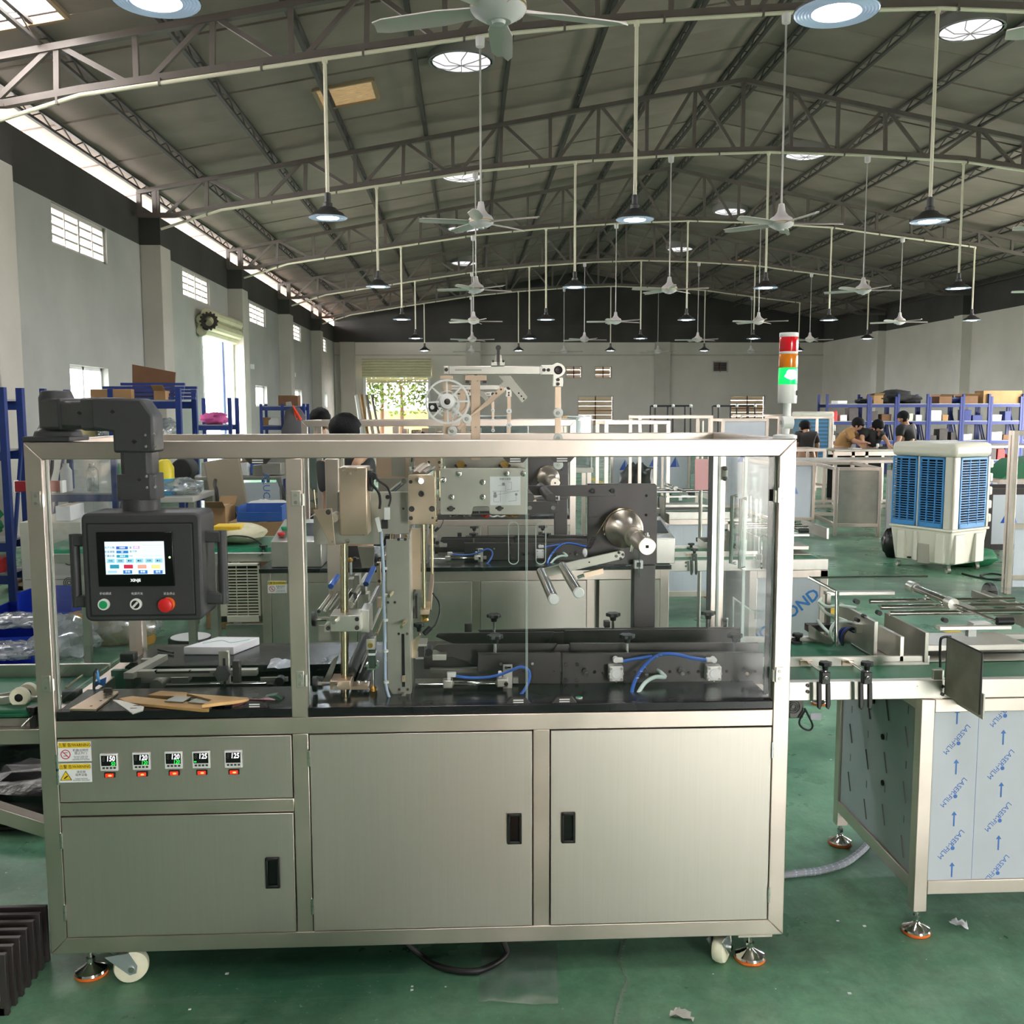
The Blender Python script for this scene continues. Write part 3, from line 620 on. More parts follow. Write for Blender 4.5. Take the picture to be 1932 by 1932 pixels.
# warning stickers
M_stk = mat('sticker_white', (244, 244, 246), .35); M_yel = mat('sticker_yellow', (240, 206, 40), .4); M_ink = mat('ink_black', (30, 28, 26), .6); M_inkg = mat('ink_grey', (70, 70, 74), .6); M_pink = mat('sticker_red_ring', (216, 70, 92), .5)
def sticker(a, b, c, d, kind, Y=MY-.0032, par=None):
    x0, x1, z0, z1 = X(a, (b+d)/2, Y), X(c, (b+d)/2, Y), Z((a+c)/2, d, Y), Z((a+c)/2, b, Y); w_, h = x1-x0, z1-z0
    s = box('warning_sticker', M_stk, par or mach, x0, x1, Y-.0008, Y, z0, z1, .0004)
    box('header', M_yel, s, x0+w_*.03, x1-w_*.03, Y-.0011, Y-.0007, z1-h*.31, z1-h*.04)
    text('⚠警 告/WARNING', h*.20, ((x0+x1)/2, Y-.0012, z1-h*.18), M_ink, s, sx=.92)
    if kind:
        cx, cz = x0+w_*.23, z0+h*.36; r = h*.24
        MB().lathe([(r, 0), (r, -.0004), (r*.82, -.0004), (r*.82, 0), (r, 0)], (cx, Y-.0008, cz), 'y', 24).o('symbol', M_pink, s); MB().bar((cx-r*.6, Y-.001, cz+r*.6), (cx+r*.6, Y-.001, cz-r*.6), r*.18, .0003, (0, 1, 0)).o('symbol', M_pink, s)
        for f in ((-.45, .3, .08), (-.45, -.4, .08)): box('symbol', M_inkg, s, cx+r*f[0], cx+r*.45, Y-.0009, Y-.0006, cz+r*f[1], cz+r*(f[1]+.12))
        text('机器运转时\n禁止开门', h*.15, (x0+w_*.68, Y-.0009, z0+h*.48), M_inkg, s); text('DO NOT OPEN THE\nDOOR WHEN THE\nMACHINE IS IN MOTION', h*.075, (x0+w_*.68, Y-.0009, z0+h*.17), M_inkg, s)
    else:
        cx, cz = x0+w_*.22, z0+h*.34; r = h*.3
        MB().prism([(cx-r, cz-r*.75), (cx+r, cz-r*.75), (cx, cz+r*.95)], 'y', Y-.0011, Y-.0007).o('symbol', M_ink, s); MB().prism([(cx-r*.84, cz-r*.66), (cx+r*.84, cz-r*.66), (cx, cz+r*.78)], 'y', Y-.0013, Y-.0010).o('symbol', M_yel, s)
        MB().bar((cx-r*.3, Y-.0014, cz-r*.45), (cx+r*.3, Y-.0014, cz+r*.05), r*.2, .0003, (0, 1, 0)).o('symbol', M_ink, s)
        text('请定期\n保养设备', h*.15, (x0+w_*.68, Y-.0009, z0+h*.46), M_inkg, s); text('PLEASE MAINTAIN\nEQUIPMENT REGULARLY', h*.075, (x0+w_*.68, Y-.0009, z0+h*.15), M_inkg, s)
    return s
sticker(109, 1399, 172.5, 1436.5, True); sticker(110.5, 1440, 173.5, 1476, False)
# worktops
box('worktop', M_top, mach, xb+.002, xc2+.002, MY+.004, 2.776, ZM1+.001, ZP, .002)
box('worktop', M_top, mach, -.33, xc2-.001, 2.777, MYB-.002, ZM1+.001, ZP-.001, .002)
box('worktop', M_top, mach, -1.06, -.332, 3.02, MYB-.003, ZM1+.001, ZP, .002)
box('trough_tray', M_blk, mach, -1.06, -.335, 2.777, 3.02, ZM1-.14, ZM1-.135)
# levelling feet and casters
def foot(x, y):
    f = MB().lathe([(0, .038), (.009, .038), (.012, .033), (.041, .017), (.043, .011), (0, .011)], (x, y, 0), n=28).o('levelling_foot', M_chrome, mach)
    MB().lathe([(0, .0005), (.041, .0005), (.0435, .004), (.0435, .0105), (0, .0108)], (x, y, 0), n=28).o('rubber_ring', M_orange, f); MB().cyl((x, y, .03), (x, y, MZ0), .007, n=10).o('thread', M_chrome, f); MB().cyl((x, y, .038), (x, y, .05), .012, n=6).o('nut', M_chrome, f)
    MB().box(x-.045, x+.12 if x < 0 else x+.05, y-.04, y+.05, MZ0-.008, MZ0-.0005).o('foot_plate', M_steel, f)
def caster(x, y, ang):
    R = .046
    b = MB().lathe([(.012, -.018), (.034, -.018), (.043, -.015), (R, -.007), (R, .007), (.043, .015), (.034, .018), (.012, .018)], (0, 0, R), 'y', 30)
    b.turn(ang, (0, 0, 0)); b.v = [(p[0]+x, p[1]+y, p[2]) for p in b.v]; c = b.o('caster_wheel', M_nylon, mach)
    for s in (-1, 1):
        b = MB().prism([(-.065, MZ0-.004), (-.005, MZ0-.004), (.016, R+.004), (.012, R-.015), (-.004, R-.018), (-.016, R-.006)], 'y', s*.022-.0015, s*.022+.0015).turn(ang, (0, 0, 0)); b.v = [(p[0]+x, p[1]+y, p[2]) for p in b.v]; b.o('fork', mat('zinc_plate', (176, 188, 190), .35, .9), c)
    b = MB().cyl((0, -.03, R), (0, .03, R), .008, n=8).turn(ang, (0, 0, 0)); b.v = [(p[0]+x, p[1]+y, p[2]) for p in b.v]; b.o('axle', M_chrome, c)
for x, y in ((-1.047, 2.62), (.788, 2.605), (-1.047, 3.22), (.788, 3.22)): foot(x, y)
for x, y, a in ((-.925, 2.585, .3), (.705, 2.60, 1.0), (-.92, 3.2, .3), (.70, 3.2, .6)): caster(x, y, a)
# clear doors of the enclosure
def pane(name, x0, x1, z0, z1, y=MY+.02): 
    p = box(name, M_pane, mach, x0, x1, y, y+.006, z0, z1)
    for e in (x0, x1-.0015): box('edge', M_edge, p, e, e+.0015, y-.0005, y+.0065, z0, z1)
    return p
xs_ = X(994.5, 1000, MY)
pane('clear_door', xb+.002, xm0-.002, ZM1+.028, MZ1-TT-.003); pane('clear_door', xm1+.002, xs_-.001, ZM1+.028, MZ1-TT-.003); p2 = pane('clear_door', xs_+.001, xc2-.002, ZM1+.028, MZ1-TT-.003)
for px in (969, 1020.5):
    c = at(px, 1025, MY+.019); b = MB(); r, hh = .0142, .043; o_ = []; i_ = []
    for k in range(20):
        a = 2*PI*k/20; s = 1 if math.sin(a) >= 0 else -1
        o_.append((c.x+r*math.cos(a), c.z+r*math.sin(a)+s*hh)); i_.append((c.x+(r-.0015)*math.cos(a), c.z+(r-.0015)*math.sin(a)+s*hh))
    vs = [(p[0], MY+.018, p[1]) for p in o_+i_]; b.add(vs, [(k, 20+k, 20+(k+1) % 20, (k+1) % 20) for k in range(20)]); vs2 = [(p[0], MY+.027, p[1]) for p in o_+i_]; b.add(vs2, [(k, (k+1) % 20, 20+(k+1) % 20, 20+k) for k in range(20)]); b.f += [(k, (k+1) % 20, 40+(k+1) % 20, 40+k) for k in range(20)]
    b.o('finger_slot', M_edge, p2)
for y0, y1 in ((MY+TT+.003, 2.95), (2.953, MYB-TT-.003)): 
    p = box('clear_side_door', M_pane, mach, xc2+.02, xc2+.026, y0, y1, ZM1+.03, MZ1-TT-.003); 
    for e in (y0, y1-.003): box('edge', M_edge, p, xc2+.019, xc2+.027, e, e+.003, ZM1+.03, MZ1-TT-.003)
    box('clear_side_door', M_pane, mach, xb-.026, xb-.02, y0, y1, ZM1+.03, MZ1-TT-.003)
for a, c in ((xb+.002, -.132), (-.130, xc2-.002)): box('clear_back_door', M_pane, mach, a, c, MYB-.03, MYB-.024, ZM1+.028, MZ1-TT-.003)
for yy in (2.90, 3.0): MB().tube([(xc2+.012, yy, 1.07), (xc2-.004, yy, 1.07), (xc2-.004, yy, 1.28), (xc2+.012, yy, 1.28)], .006, 8).o('door_handle', M_chrome, mach)
def hinge_plate(a, b, c, d, right=True):
    h = bx('door_hinge', M_alu, mach, a, b, c, d, MY-.004, MY, .001); py = (b+d)/2
    for yy in (b+(d-b)*.27, b+(d-b)*.75): bolt(h, (a+c)/2, yy, 3.4, MY-.0042, M_grey, 'screw', 'flat')
    q = at(c+3 if right else a-3, py, MY-.004); k = .012
    MB().cyl((q.x, MY+.004, q.z-.019), (q.x, MY+.004, q.z+.012), .006, n=10).o('knuckle', M_alu, h)
for a in ((59, 927, 76, 957, True), (549, 926, 567, 955, True), (78, 1275, 95, 1306, True), (559, 1267, 573, 1298, True), (1468, 920, 1487, 949, False), (1464, 1259, 1478, 1288, False)): hinge_plate(*a)
for px, py in ((487, 869.5), (972, 869.5), (1060, 868)):
    c = at(px, py, MY+.012); k = .033; z1 = MZ1-TT
    t = MB().prism([(c.x-k, z1), (c.x-k*.62, z1-.014), (c.x+k*.62, z1-.014), (c.x+k, z1)], 'y', MY+.006, MY+.02).o('magnet_catch', M_blk, mach)
    for s in (.004, .010): box('strip', M_whp, t, c.x-k*.42, c.x+k*.42, MY+.004, MY+.007, z1-s-.0015, z1-s+.0015)
for px in (480, 978, 1065):
    c = at(px, 1330, MY+.012); k = .033
    t = MB().prism([(c.x-k, ZP), (c.x+k, ZP), (c.x+k*.62, ZP+.015), (c.x-k*.62, ZP+.015)], 'y', MY+.012, MY+.03).o('magnet_catch', M_blk, mach)
    for s in (.004, .010): box('strip', M_whp, t, c.x-k*.42, c.x+k*.42, MY+.0105, MY+.0125, ZP+s-.0015, ZP+s+.0015)
# ---------------------------------------------------------------- mechanism inside the machine
def knob(par, px, py, py2, Y, r=.021, m=None):
    c = at(px, py, Y); zb_ = Z(px, py2, Y); b = MB(); pts = []
    for k in range(24):
        a = 2*PI*k/24; rr = r*(1+.13*math.cos(6*a)); pts.append((c.x+rr*math.cos(a), Y+rr*math.sin(a)))
    b.prism(pts, 'z', c.z-.004, c.z+.007).cyl((c.x, Y, c.z-.018), (c.x, Y, c.z-.003), r*.42, r*.55, n=12)
    k = b.o('star_knob', m or M_black, par, bevel=.0015); MB().cyl((c.x, Y, zb_), (c.x, Y, c.z-.017), .0042, n=8).o('stud', M_chrome, k); return k
def knob_x(par, q0, q1, Y, rod):
    a, b_ = at(*q0, Y), at(*q1, Y); cz = (a.z+b_.z)/2; r = (a.z-b_.z)/2; r = abs(r)
    k = MB().lathe([(.3*r, 0), (r, .002), (r*1.02, .008), (r, b_.x-a.x-.002), (.6*r, b_.x-a.x)], (a.x, Y, cz), 'x', 18).o('hand_knob', M_black, par); e = X(rod, q0[1], Y)
    MB().cyl((b_.x, Y, cz), (e, Y, cz), .006, n=8).o('rod', M_chrome, k); return k
def rod_y(name, m, par, px, py, Y0, Y1, r, n=12):
    c = at(px, py, Y0); return MB().cyl((c.x, Y0, c.z), (c.x, Y1, c.z), r, n=n).o(name, m, par)
def P_(f, *pts): return [f(*p) for p in pts]
def R_(f, x0, y0, x1, y1): return (*f(x0, y0), *f(x1, y1))
# round guide column with clamps
MB().cyl((*at(651, 1317, 2.70).xy, ZP), (at(649, 1028, 2.70).x, 2.70, Z(649, 1025, 2.70)), .0112, n=20).o('guide_column', M_shaft, mach)
c = bx('clamp_block', M_alu, mach, *R_(zB, 430, 560, 830, 775), 2.655, 2.745, .002); pl('clamp_lug', M_alu, c, P_(zB, (358, 690), (440, 640), (440, 775), (358, 775)), 2.66, 2.74)
for q in ((410, 722), (785, 605), (785, 718)): bolt(c, *zB(*q), 4.2, 2.654, M_blk)
MB().cyl(at(*zB(480, 650), 2.60), at(*zB(540, 600), 2.67), .006, n=8).o('clamp_pin', M_chrome, c)
knob_x(c, zB(190, 512), zB(262, 698), 2.70, zB(440, 600)[0])
bx('bearing_box', M_alu, c, *R_(zB, 832, 490, 945, 785), 2.70, 2.80, .002); bx('wing_plate', M_grey, c, *R_(zB, 280, 690, 560, 890), 2.78, 2.786)
c = bx('clamp_block', M_warm, mach, *R_(zB, 430, 1415, 700, 1530), 2.66, 2.74, .002); knob_x(c, zB(200, 1352), zB(275, 1550), 2.70, zB(430, 1450)[0])
MB().cyl(at(*zB(505, 1500), 2.60), at(*zB(540, 1450), 2.67), .006, n=8).o('clamp_pin', M_chrome, c)
bx('foot_rail', M_warm, c, *R_(zB, 700, 1482, 935, 1526), 2.69, 2.74); pl('slide_plate', M_grey, c, P_(zB, (320, 1460), (420, 1462), (545, 1080), (480, 1120)), 2.75, 2.756)
# upper carriage plate, motor cover and bracket
cp_ = pl('carriage_plate', M_grey, mach, P_(zA, (525, 470), (1450, 470), (1455, 1020), (1150, 1022), (1110, 1155), (225, 1155), (215, 775), (500, 775), (525, 740)), 2.72, 2.732, .001)
bx('motor_cover', M_warm, mach, *R_(zA, 553, 150, 918, 1040), 2.62, 2.715, .003)
bx('motor_flange', M_blk, mach, *R_(zA, 925, 190, 975, 460), 2.64, 2.70, .002); cy('motor_gland', M_rub, mach, *zA(990, 270), 7, 2.63, 2.66)
t = pl('pointer_bracket', M_warm, mach, P_(zA, (213, 705), (455, 685), (500, 1160), (435, 1165)), 2.60, 2.604, .0005); bolt(t, *zA(415, 730), 5, 2.60, M_blk); bolt(t, *zA(467, 1117), 2.6, 2.60, M_grey, kind='flat')
cy('pulley', M_alu, mach, *zA(480, 810), 8.5, 2.64, 2.70); tubew('tension_pin', M_shaft, mach, [at(*zA(225, 440), 2.66), at(*zA(245, 690), 2.66)], .002)
for q, r in (((1185, 535), 4.2), ((1387, 687), 2.2)): bolt(cp_, *zA(*q), r, 2.72, M_blk)
bolt(cp_, *zA(660, 1110), 4.6, 2.72, M_chrome, kind='flat')
bx('rear_column', M_steel, mach, *R_(zA, 388, 40, 560, 2200), 3.02, 3.06, .002); bx('rear_column', M_grey, mach, *R_(zA, 585, 40, 620, 2000), 3.06, 3.10)
t = bx('rear_bracket', M_warm, mach, *R_(zA, 1035, 20, 1460, 290), 3.05, 3.06); bx('inset_plate', M_grey, t, *R_(zA, 1232, 20, 1415, 265), 3.04, 3.05)
bx('rear_bracket', M_warm, mach, *R_(zA, 1530, 20, 1700, 130), 3.05, 3.06)
bx('cross_plate', M_grey, mach, *R_(zA, 1060, 292, 1450, 470), 2.90, 2.91); MB().cyl(at(*zA(1240, 460), 2.78), at(*zA(1395, 330), 2.72), .008, n=12).o('link_rod', M_chrome, mach)
for (x0, y0, x1, y1) in ((1500, 230, 1640, 110), (1560, 235, 1700, 120), (1640, 235, 1770, 150)): MB().cyl(at(*zA(x0, y0), 2.72), at(*zA(x1, y1), 3.0), .008, n=10).o('feed_rod', M_chrome, mach)
# cables of the motor
hose('motor_cable', M_rub, mach, [(*zA(965, 280), 2.63), (*zA(985, 370), 2.63), (*zA(1065, 480), 2.63), (*zA(1085, 590), 2.63), (*zA(1078, 690), 2.63)], .0036)
hose('motor_cable', M_rub, mach, [(*zA(1020, 265), 2.63), (*zA(1070, 330), 2.63), (*zA(1170, 400), 2.63), (*zA(1212, 490), 2.63), (*zA(1220, 570), 2.63), (*zA(1195, 660), 2.63)], .0028)
bx('cable_plug', M_whp, mach, *R_(zA, 1135, 680, 1208, 832), 2.625, 2.64, .001); bx('cable_plug', M_rub, mach, *R_(zA, 1098, 832, 1185, 950), 2.625, 2.645, .001); pl('cable_plug', M_whp, mach, P_(zA, (1015, 815), (1065, 800), (1105, 985), (1060, 995)), 2.625, 2.64, .001)
cb = hose('cable_sleeve', M_sleeve, mach, [(*zA(1100, 985), 2.64), (*zA(1110, 1200), 2.64), (*zA(1128, 1480), 2.64), (*zB(1130, 250), 2.645), (*zB(1142, 640), 2.65), (*zB(1148, 1050), 2.655), (*zB(1155, 1420), 2.66), (*zB(1200, 1620), 2.655), (*zB(1275, 1735), 2.65)], .0042)
for q in ((1162, 630), (1166, 1035), (1172, 1440), (1150, -45), (1160, 305)): p = at(*zB(*q), 2.638); MB().lathe([(.006, -.003), (.0072, -.003), (.0072, .003), (.006, .003)], (p.x-.0025, 2.648, p.z), n=10).o('cable_tie', M_whp, cb)
# slotted tower
tw = pl('tower_plate', M_grey, mach, P_(zB, (1160, -430), (1465, -430), (1482, 1692), (1310, 1692), (1180, 1480)), 2.68, 2.688, .001)
bx('tower_side', M_warm, mach, *R_(zA, 1472, 945, 1612, 1740), 2.80, 2.808); box('tower_web', M_grey, mach, at(*zB(1470, 500), 2.69).x, at(*zB(1482, 500), 2.69).x, 2.688, 2.80, ZP, Z(*zA(1470, 1020), 2.69))
bx('slot', M_dark, tw, *R_(zB, 1366, 800, 1404, 1490), 2.6785, 2.6805); bx('slider', M_warm, tw, *R_(zB, 1364, 1345, 1416, 1428), 2.674, 2.68, .0008); bx('base_block', M_warm, tw, *R_(zB, 1298, 1637, 1482, 1695), 2.65, 2.68, .001); cy('base_screw', M_grey, tw, *zB(1390, 1610), 4, 2.66, 2.68)
for q, r in ((zA(1325, 1087), 2.9), (zA(1413, 1085), 2.9), (zB(1187, 388), 2.6), (zB(1277, 388), 2.6), (zB(1328, 797), 2.6), (zB(1437, 797), 2.6), (zB(1335, 1522), 2.7), (zB(1443, 1522), 2.7)): bolt(tw, *q, r, 2.68, M_blk)
for q in ((1195, 310, 1250, 260), (1360, 710, 1415, 630)): MB().cyl(at(*zB(q[0], q[1]), 2.63), at(*zB(q[2], q[3]), 2.68), .0048, n=10).o('index_pin', M_shaft, tw)
# guide plate with twin rods
gp = pl('guide_plate', M_warm, mach, P_(zA, (1450, 262), (1475, 245), (1750, 245), (1795, 285), (1806, 893), (1460, 895)), 2.66, 2.674, .0012)
for q, r in (((1483, 338), 3.4), ((1622, 492), 5.6), ((1497, 690), 5.4), ((1762, 688), 5.4), ((1487, 810), 3.8), ((1768, 808), 2.2)): bolt(gp, *zA(*q), r, 2.66, M_blk)
MB().cyl(at(*zA(1618, 330), 2.62), at(*zA(1560, 305), 2.67), .0072, n=14).o('stud', M_chrome, gp)
for x, r, y1 in ((1647, .0062, 520), (1757, .0042, 20)):
    a, b_ = at(*zA(x, 893), 2.685), at(*zB(x+8, y1), 2.685); MB().cyl(a, (a.x, a.y, b_.z), r, n=12).o('guide_rod', M_shaft, gp)
c = bx('rod_collar', M_warm, gp, *R_(zB, 1605, 490, 1725, 552), 2.66, 2.70, .001); MB().lathe([(.008, 0), (.011, .004), (.009, .01), (.012, .018), (.008, .02)], (at(*zB(1665, 640), 2.68).x, 2.68, Z(*zB(1665, 640), 2.68)), n=14).o('brass_joint', M_brass, c)
MB().bar(at(*zB(1765, 60), 2.95), at(*zB(1725, 440), 2.70), .010, .03).o('swing_bar', M_warm, mach); MB().bar(at(*zB(1540, 240), 2.92), at(*zB(1480, 400), 2.76), .006, .012).o('swing_link', M_chrome, mach)
hose('sensor_cable', M_rub, mach, [(*zB(1770, 270), 2.80), (*zB(1850, 390), 2.78), (*zB(1855, 540), 2.76), (*zB(1800, 680), 2.74), (*zB(1740, 735), 2.73)], .0025); MB().cyl(at(*zB(1740, 720), 2.73), at(*zB(1655, 800), 2.72), .0075, n=10).o('sensor_plug', M_rub, mach)
kb = knob(mach, *zB(1590, 690), zB(0, 860)[1], 2.78, .014)
pl('slant_guard', M_warm, mach, P_(zB, (1490, 900), (1615, 800), (1550, 1120), (1490, 1120)), 2.72, 2.724); bx('slide_box', M_blk, mach, *R_(zB, 1580, 940, 1660, 1110), 2.73, 2.80); bx('slide_cap', M_alu, mach, *R_(zB, 1545, 1108, 1650, 1130), 2.725, 2.80); bx('roller_block', M_alu, mach, *R_(zB, 1765, 1070, 1945, 1145), 2.78, 2.84, .001)
bx('slide_cap', M_alu, mach, *R_(zB, 1575, 935, 1690, 962), 2.725, 2.80); cy('roller_end', M_rub, mach, *zB(1715, 1040), 7, 2.80, 2.86)
for q in ((1490, 470, 1530, 600), (1540, 300, 1570, 600)): bx('cylinder_post', M_blk, mach, *R_(zB, *q), 2.84, 2.87)
# small sensor stand
s = MB().cyl((at(*zB(995, 1600), 2.70).x, 2.70, ZP), (at(*zB(995, 1270), 2.70).x, 2.70, Z(*zB(995, 1265), 2.70)), .0045, n=12).o('sensor_stand', M_chrome, mach)
p = at(*zB(998, 1640), 2.70); MB().lathe([(0, 0), (.010, 0), (.012, .006), (.008, .010), (.0115, .014), (.006, .02), (0, .02)], (p.x, 2.70, ZP), n=16).o('brass_foot', M_brass, s)
bx('sensor_block', M_alu, s, *R_(zB, 905, 870, 1020, 1008), 2.68, 2.72, .001); bolt(s, *zB(960, 945), 5, 2.679, M_brass, kind='socket'); bx('sensor_body', mat('dark_green_sensor', (52, 70, 58), .5), s, *R_(zB, 932, 1008, 1020, 1262), 2.685, 2.715, .001); bx('sensor_cap', M_whp, s, *R_(zB, 932, 1055, 1022, 1082), 2.683, 2.717); bx('sensor_cap', M_chrome, s, *R_(zB, 915, 1250, 1025, 1268), 2.682, 2.718)
for q in ((890, 1250), (1045, 1235), (920, 1210), (1050, 1190)): cy('sensor_screw', M_rub if q[0] < 900 else M_chrome, s, *zB(*q), 3.2, 2.68, 2.70, 10)
for q in ((810, 1440), (895, 1440)): knob(mach, *zB(q[0], q[1]), zB(0, 1480)[1], 2.72, .005, M_chrome)
# rails and rods running to the back
for q, r, m in (((285, 505), .0055, M_chrome), ((365, 498), .0045, M_chrome), ((430, 505), .004, M_grey), ((505, 520), .0055, M_chrome), ((690, 400), .007, M_alu), ((735, 405), .005, M_chrome), ((905, 480), .0045, M_chrome), ((935, 490), .003, M_blk), ((960, 760), .004, M_grey), ((1040, 800), .0045, M_shaft), ((725, 1335), .008, M_chrome), ((820, 1300), .003, M_chrome), ((705, 1300), .016, M_rub), ((650, 1290), .005, M_chrome)): rod_y('feed_rail', m, mach, *zB(*q), 2.74, 3.22, r)
pl('rail_end', M_grey, mach, P_(zB, (690, 380), (745, 400), (735, 470), (700, 470)), 2.735, 2.75)
for k in range(7):
    p = at(*zB(760-10*k, 330-6*k), 2.80+.05*k); MB().cyl((p.x, p.y, p.z-.01), (p.x, p.y, p.z+.014), .005, n=8).o('rail_screw', M_blk, mach)
for q in ((700, 150), (780, 100), (900, 340), (860, 230)): bx('gripper', M_grey if q[0] != 900 else M_alu, mach, *R_(zB, q[0]-35, q[1]-60, q[0]+35, q[1]+60), 2.95, 3.0, .001)
pl('finger_comb', M_grey, mach, P_(zA, (790, 1180), (1010, 1190), (1000, 1450), (850, 1460)), 3.0, 3.01); MB().cyl(at(*zA(705, 1545), 2.95), at(*zA(705, 1380), 2.95), .004).o('comb_pin', M_chrome, mach); MB().ball(at(*zA(700, 1355), 2.95), .008).o('comb_ball', M_brass, mach)
for a, b_ in (((1000, 1460), (900, 1670)), ((530, 1570), (440, 1700))): MB().cyl(at(*zA(*a), 2.96), at(*zA(*b_), 2.86), .0085, n=10).o('air_hose', M_blue, mach)
bx('comb_arm', M_warm, mach, *R_(zA, 1040, 1390, 1090, 1690), 2.84, 2.86, .001); bx('comb_arm', M_warm, mach, *R_(zB, 1040, 330, 1100, 460), 2.84, 2.86, .001)
for q in ((1052, 1412), (1075, 1630)): bolt(mach, *zA(*q), 3, 2.84, M_blk)
# plate with acorn nuts, slotted screws and the film diagram
dp = pl('roller_plate', M_grey, mach, P_(zC, (122, 105), (132, 95), (775, 95), (785, 105), (785, 437), (775, 447), (510, 447), (497, 435), (494, 395), (485, 386), (382, 386), (373, 395), (366, 435), (358, 447), (132, 447), (122, 437)), 2.70, 2.708, .001)
for q in ((147, 183), (264, 135), (444, 200), (624, 132), (754, 135), (207, 313), (444, 312)): bolt(dp, *zC(*q), 5.2, 2.70, M_chrome, 'acorn_nut', 'acorn'); rod_y('roller', M_chrome, dp, *zC(*q), 2.71, 3.2, .011)
for q in ((205, 400), (573, 398)): bolt(dp, *zC(*q), 5.2, 2.70, M_blk); bx('slot', M_dark, dp, *R_(zC, q[0]-30, q[1]-7, q[0]+30, q[1]+7), 2.6985, 2.6995)
sk = bx('diagram_sticker', M_stk, dp, *R_(zC, 499, 157, 733, 376), 2.6985, 2.6995, .0004)
p = at(*zC(616, 177), 2.698); text('穿膜示意图', .0062, p, M_inkg, sk)
for a in (((560, 225), (620, 225), (620, 265)), ((640, 200), (665, 200), (665, 255), (630, 255)), ((530, 265), (530, 300), (720, 265)), ((580, 265), (580, 350)), ((520, 270), (720, 268)), ((530, 300), (530, 350), (570, 350)), ((700, 290), (700, 340), (640, 345))):
    for u, v in zip(a, a[1:]): MB().bar(at(*zC(*u), 2.698), at(*zC(*v), 2.698), .0005, .0003, (0, 1, 0)).o('diagram_line', M_inkg, sk)
for q, r in (((603, 215), 3), ((540, 305), 3.5), ((700, 293), 2.5), ((540, 285), 2.5)): cy('diagram_roller', mat('ink_pale', (150, 150, 158), .6), sk, *zC(*q), r, 2.6978, 2.6984, 14)
bx('bearing_wall', M_grey, mach, *R_(zC, 165, 10, 790, 420), 2.93, 2.945)
for q in ((278, 74), (612, 74)): 
    f = cy('brass_flange', M_brass, mach, *zC(*q), 9, 2.915, 2.93); [bolt(f, *zC(q[0]+d, q[1]), 2.6, 2.915, M_blk) for d in (-38, 38)]
bx('print_head', M_blk, mach, *R_(zC, 100, 448, 800, 485), 2.86, 2.90); 
for k, (x, m) in enumerate(((440, M_red), (500, M_whp), (560, M_whp), (620, M_brass), (660, M_brass), (300, M_chrome), (200, M_chrome))): hose('lead', m, mach, [(*zC(x, 455), 2.84), (*zC(x+25, 462), 2.83), (*zC(x+55, 455), 2.84)], .0025, 3, 6)
# black arm, link, big plate with the film mandrel
t = pl('black_arm', M_blk, mach, P_(zC, (790, 228), (1450, 222), (1450, 306), (1240, 310), (800, 300)), 3.02, 3.035, .001)
for q in ((1280, 267), (1432, 265)): bolt(t, *zC(*q), 4.6, 3.02, M_rub); bx('slot', M_dark, t, *R_(zC, q[0]-32, q[1]-7, q[0]+10, q[1]+7), 3.0185, 3.0195)
pts = [zC(785, 348), zC(985, 348)] + [zC(980+47*math.cos(a), 395+47*math.sin(a)) for a in [(-PI/2)+PI*k/8 for k in range(1, 8)]] + [zC(985, 442), zC(785, 442)]
t = pl('link_plate', M_blk, mach, pts, 2.73, 2.742, .0008)
for q in ((803, 395), (980, 395)): bolt(t, *zC(*q), 4.6, 2.73, M_chrome, kind='flat')
for q in ((965, 325), (800, 320)): rod_y('idle_roller', M_blk, mach, *zC(*q), 2.745, 3.15, .014, 16)
bp = pl('mandrel_plate', M_blk, mach, P_(zC, (1243, 212), (1755, 212), (1770, 228), (1768, 825), (1243, 825)), 3.10, 3.115, .001)
for q in ((1688, 302), (1686, 450)): bolt(bp, *zC(*q), 2.8, 3.10, M_dark, kind='flat')
a = at(*zC(1672, 830), 3.09); xw = .032
box('mandrel_post', M_blk, mach, X(*zC(1592, 1050), 3.085), X(*zC(1755, 1050), 3.085), 3.085, 3.14, ZP, a.z, .002)
c = at(*zC(1695, 690), 2.66)
mn = MB().lathe([(0, 2.66), (.0225, 2.66), (.0243, 2.662), (.0243, 2.80), (.0235, 2.801), (.0235, 2.804), (.0243, 2.805), (.0243, 2.86), (.031, 2.862), (.031, 2.885), (.024, 2.90), (.03, 2.99), (.056, 3.05), (.060, 3.055), (.060, 3.075), (.03, 3.08), (.03, 3.10)], (c.x, 0, c.z), 'y', 32).o('film_mandrel', mat('turned_steel', (214, 202, 188), .36, 1.0, var=.08, vs=30), mach)
box('key_hole', M_dark, mn, c.x-.004, c.x+.004, 2.6585, 2.6598, c.z-.004, c.z+.004)
MB().box(c.x+.003, c.x+.010, 2.68, 2.80, c.z+.0225, c.z+.029).o('mandrel_key', M_chrome, mn, bevel=.001); MB().cyl((c.x+.006, 2.70, c.z+.02), (c.x+.006, 2.70, c.z+.034), .004, n=8).o('key_screw', M_chrome, mn); MB().cyl((c.x-.01, 2.84, c.z-.02), (c.x-.014, 2.84, c.z-.04), .005, n=8).o('grub_screw', M_chrome, mn)
tubew('brake_band', M_shaft, mach, [(c.x+.064*math.cos(t_), 3.065, c.z+.064*math.sin(t_)) for t_ in [PI*.35+k*PI*.75/10 for k in range(11)]] + [tuple(at(*zC(1390, 470), 3.065)), tuple(at(*zC(1310, 600), 3.06))], .0022, 0, 6)
sp0, sp1 = at(*zC(1295, 620), 3.06), at(*zC(1225, 740), 3.06); b = []
for k in range(90):
    t_ = k/89; p = sp0.lerp(sp1, t_*.75); b.append((p.x+.008*math.cos(k*.85), p.y+.008*math.sin(k*.85), p.z))
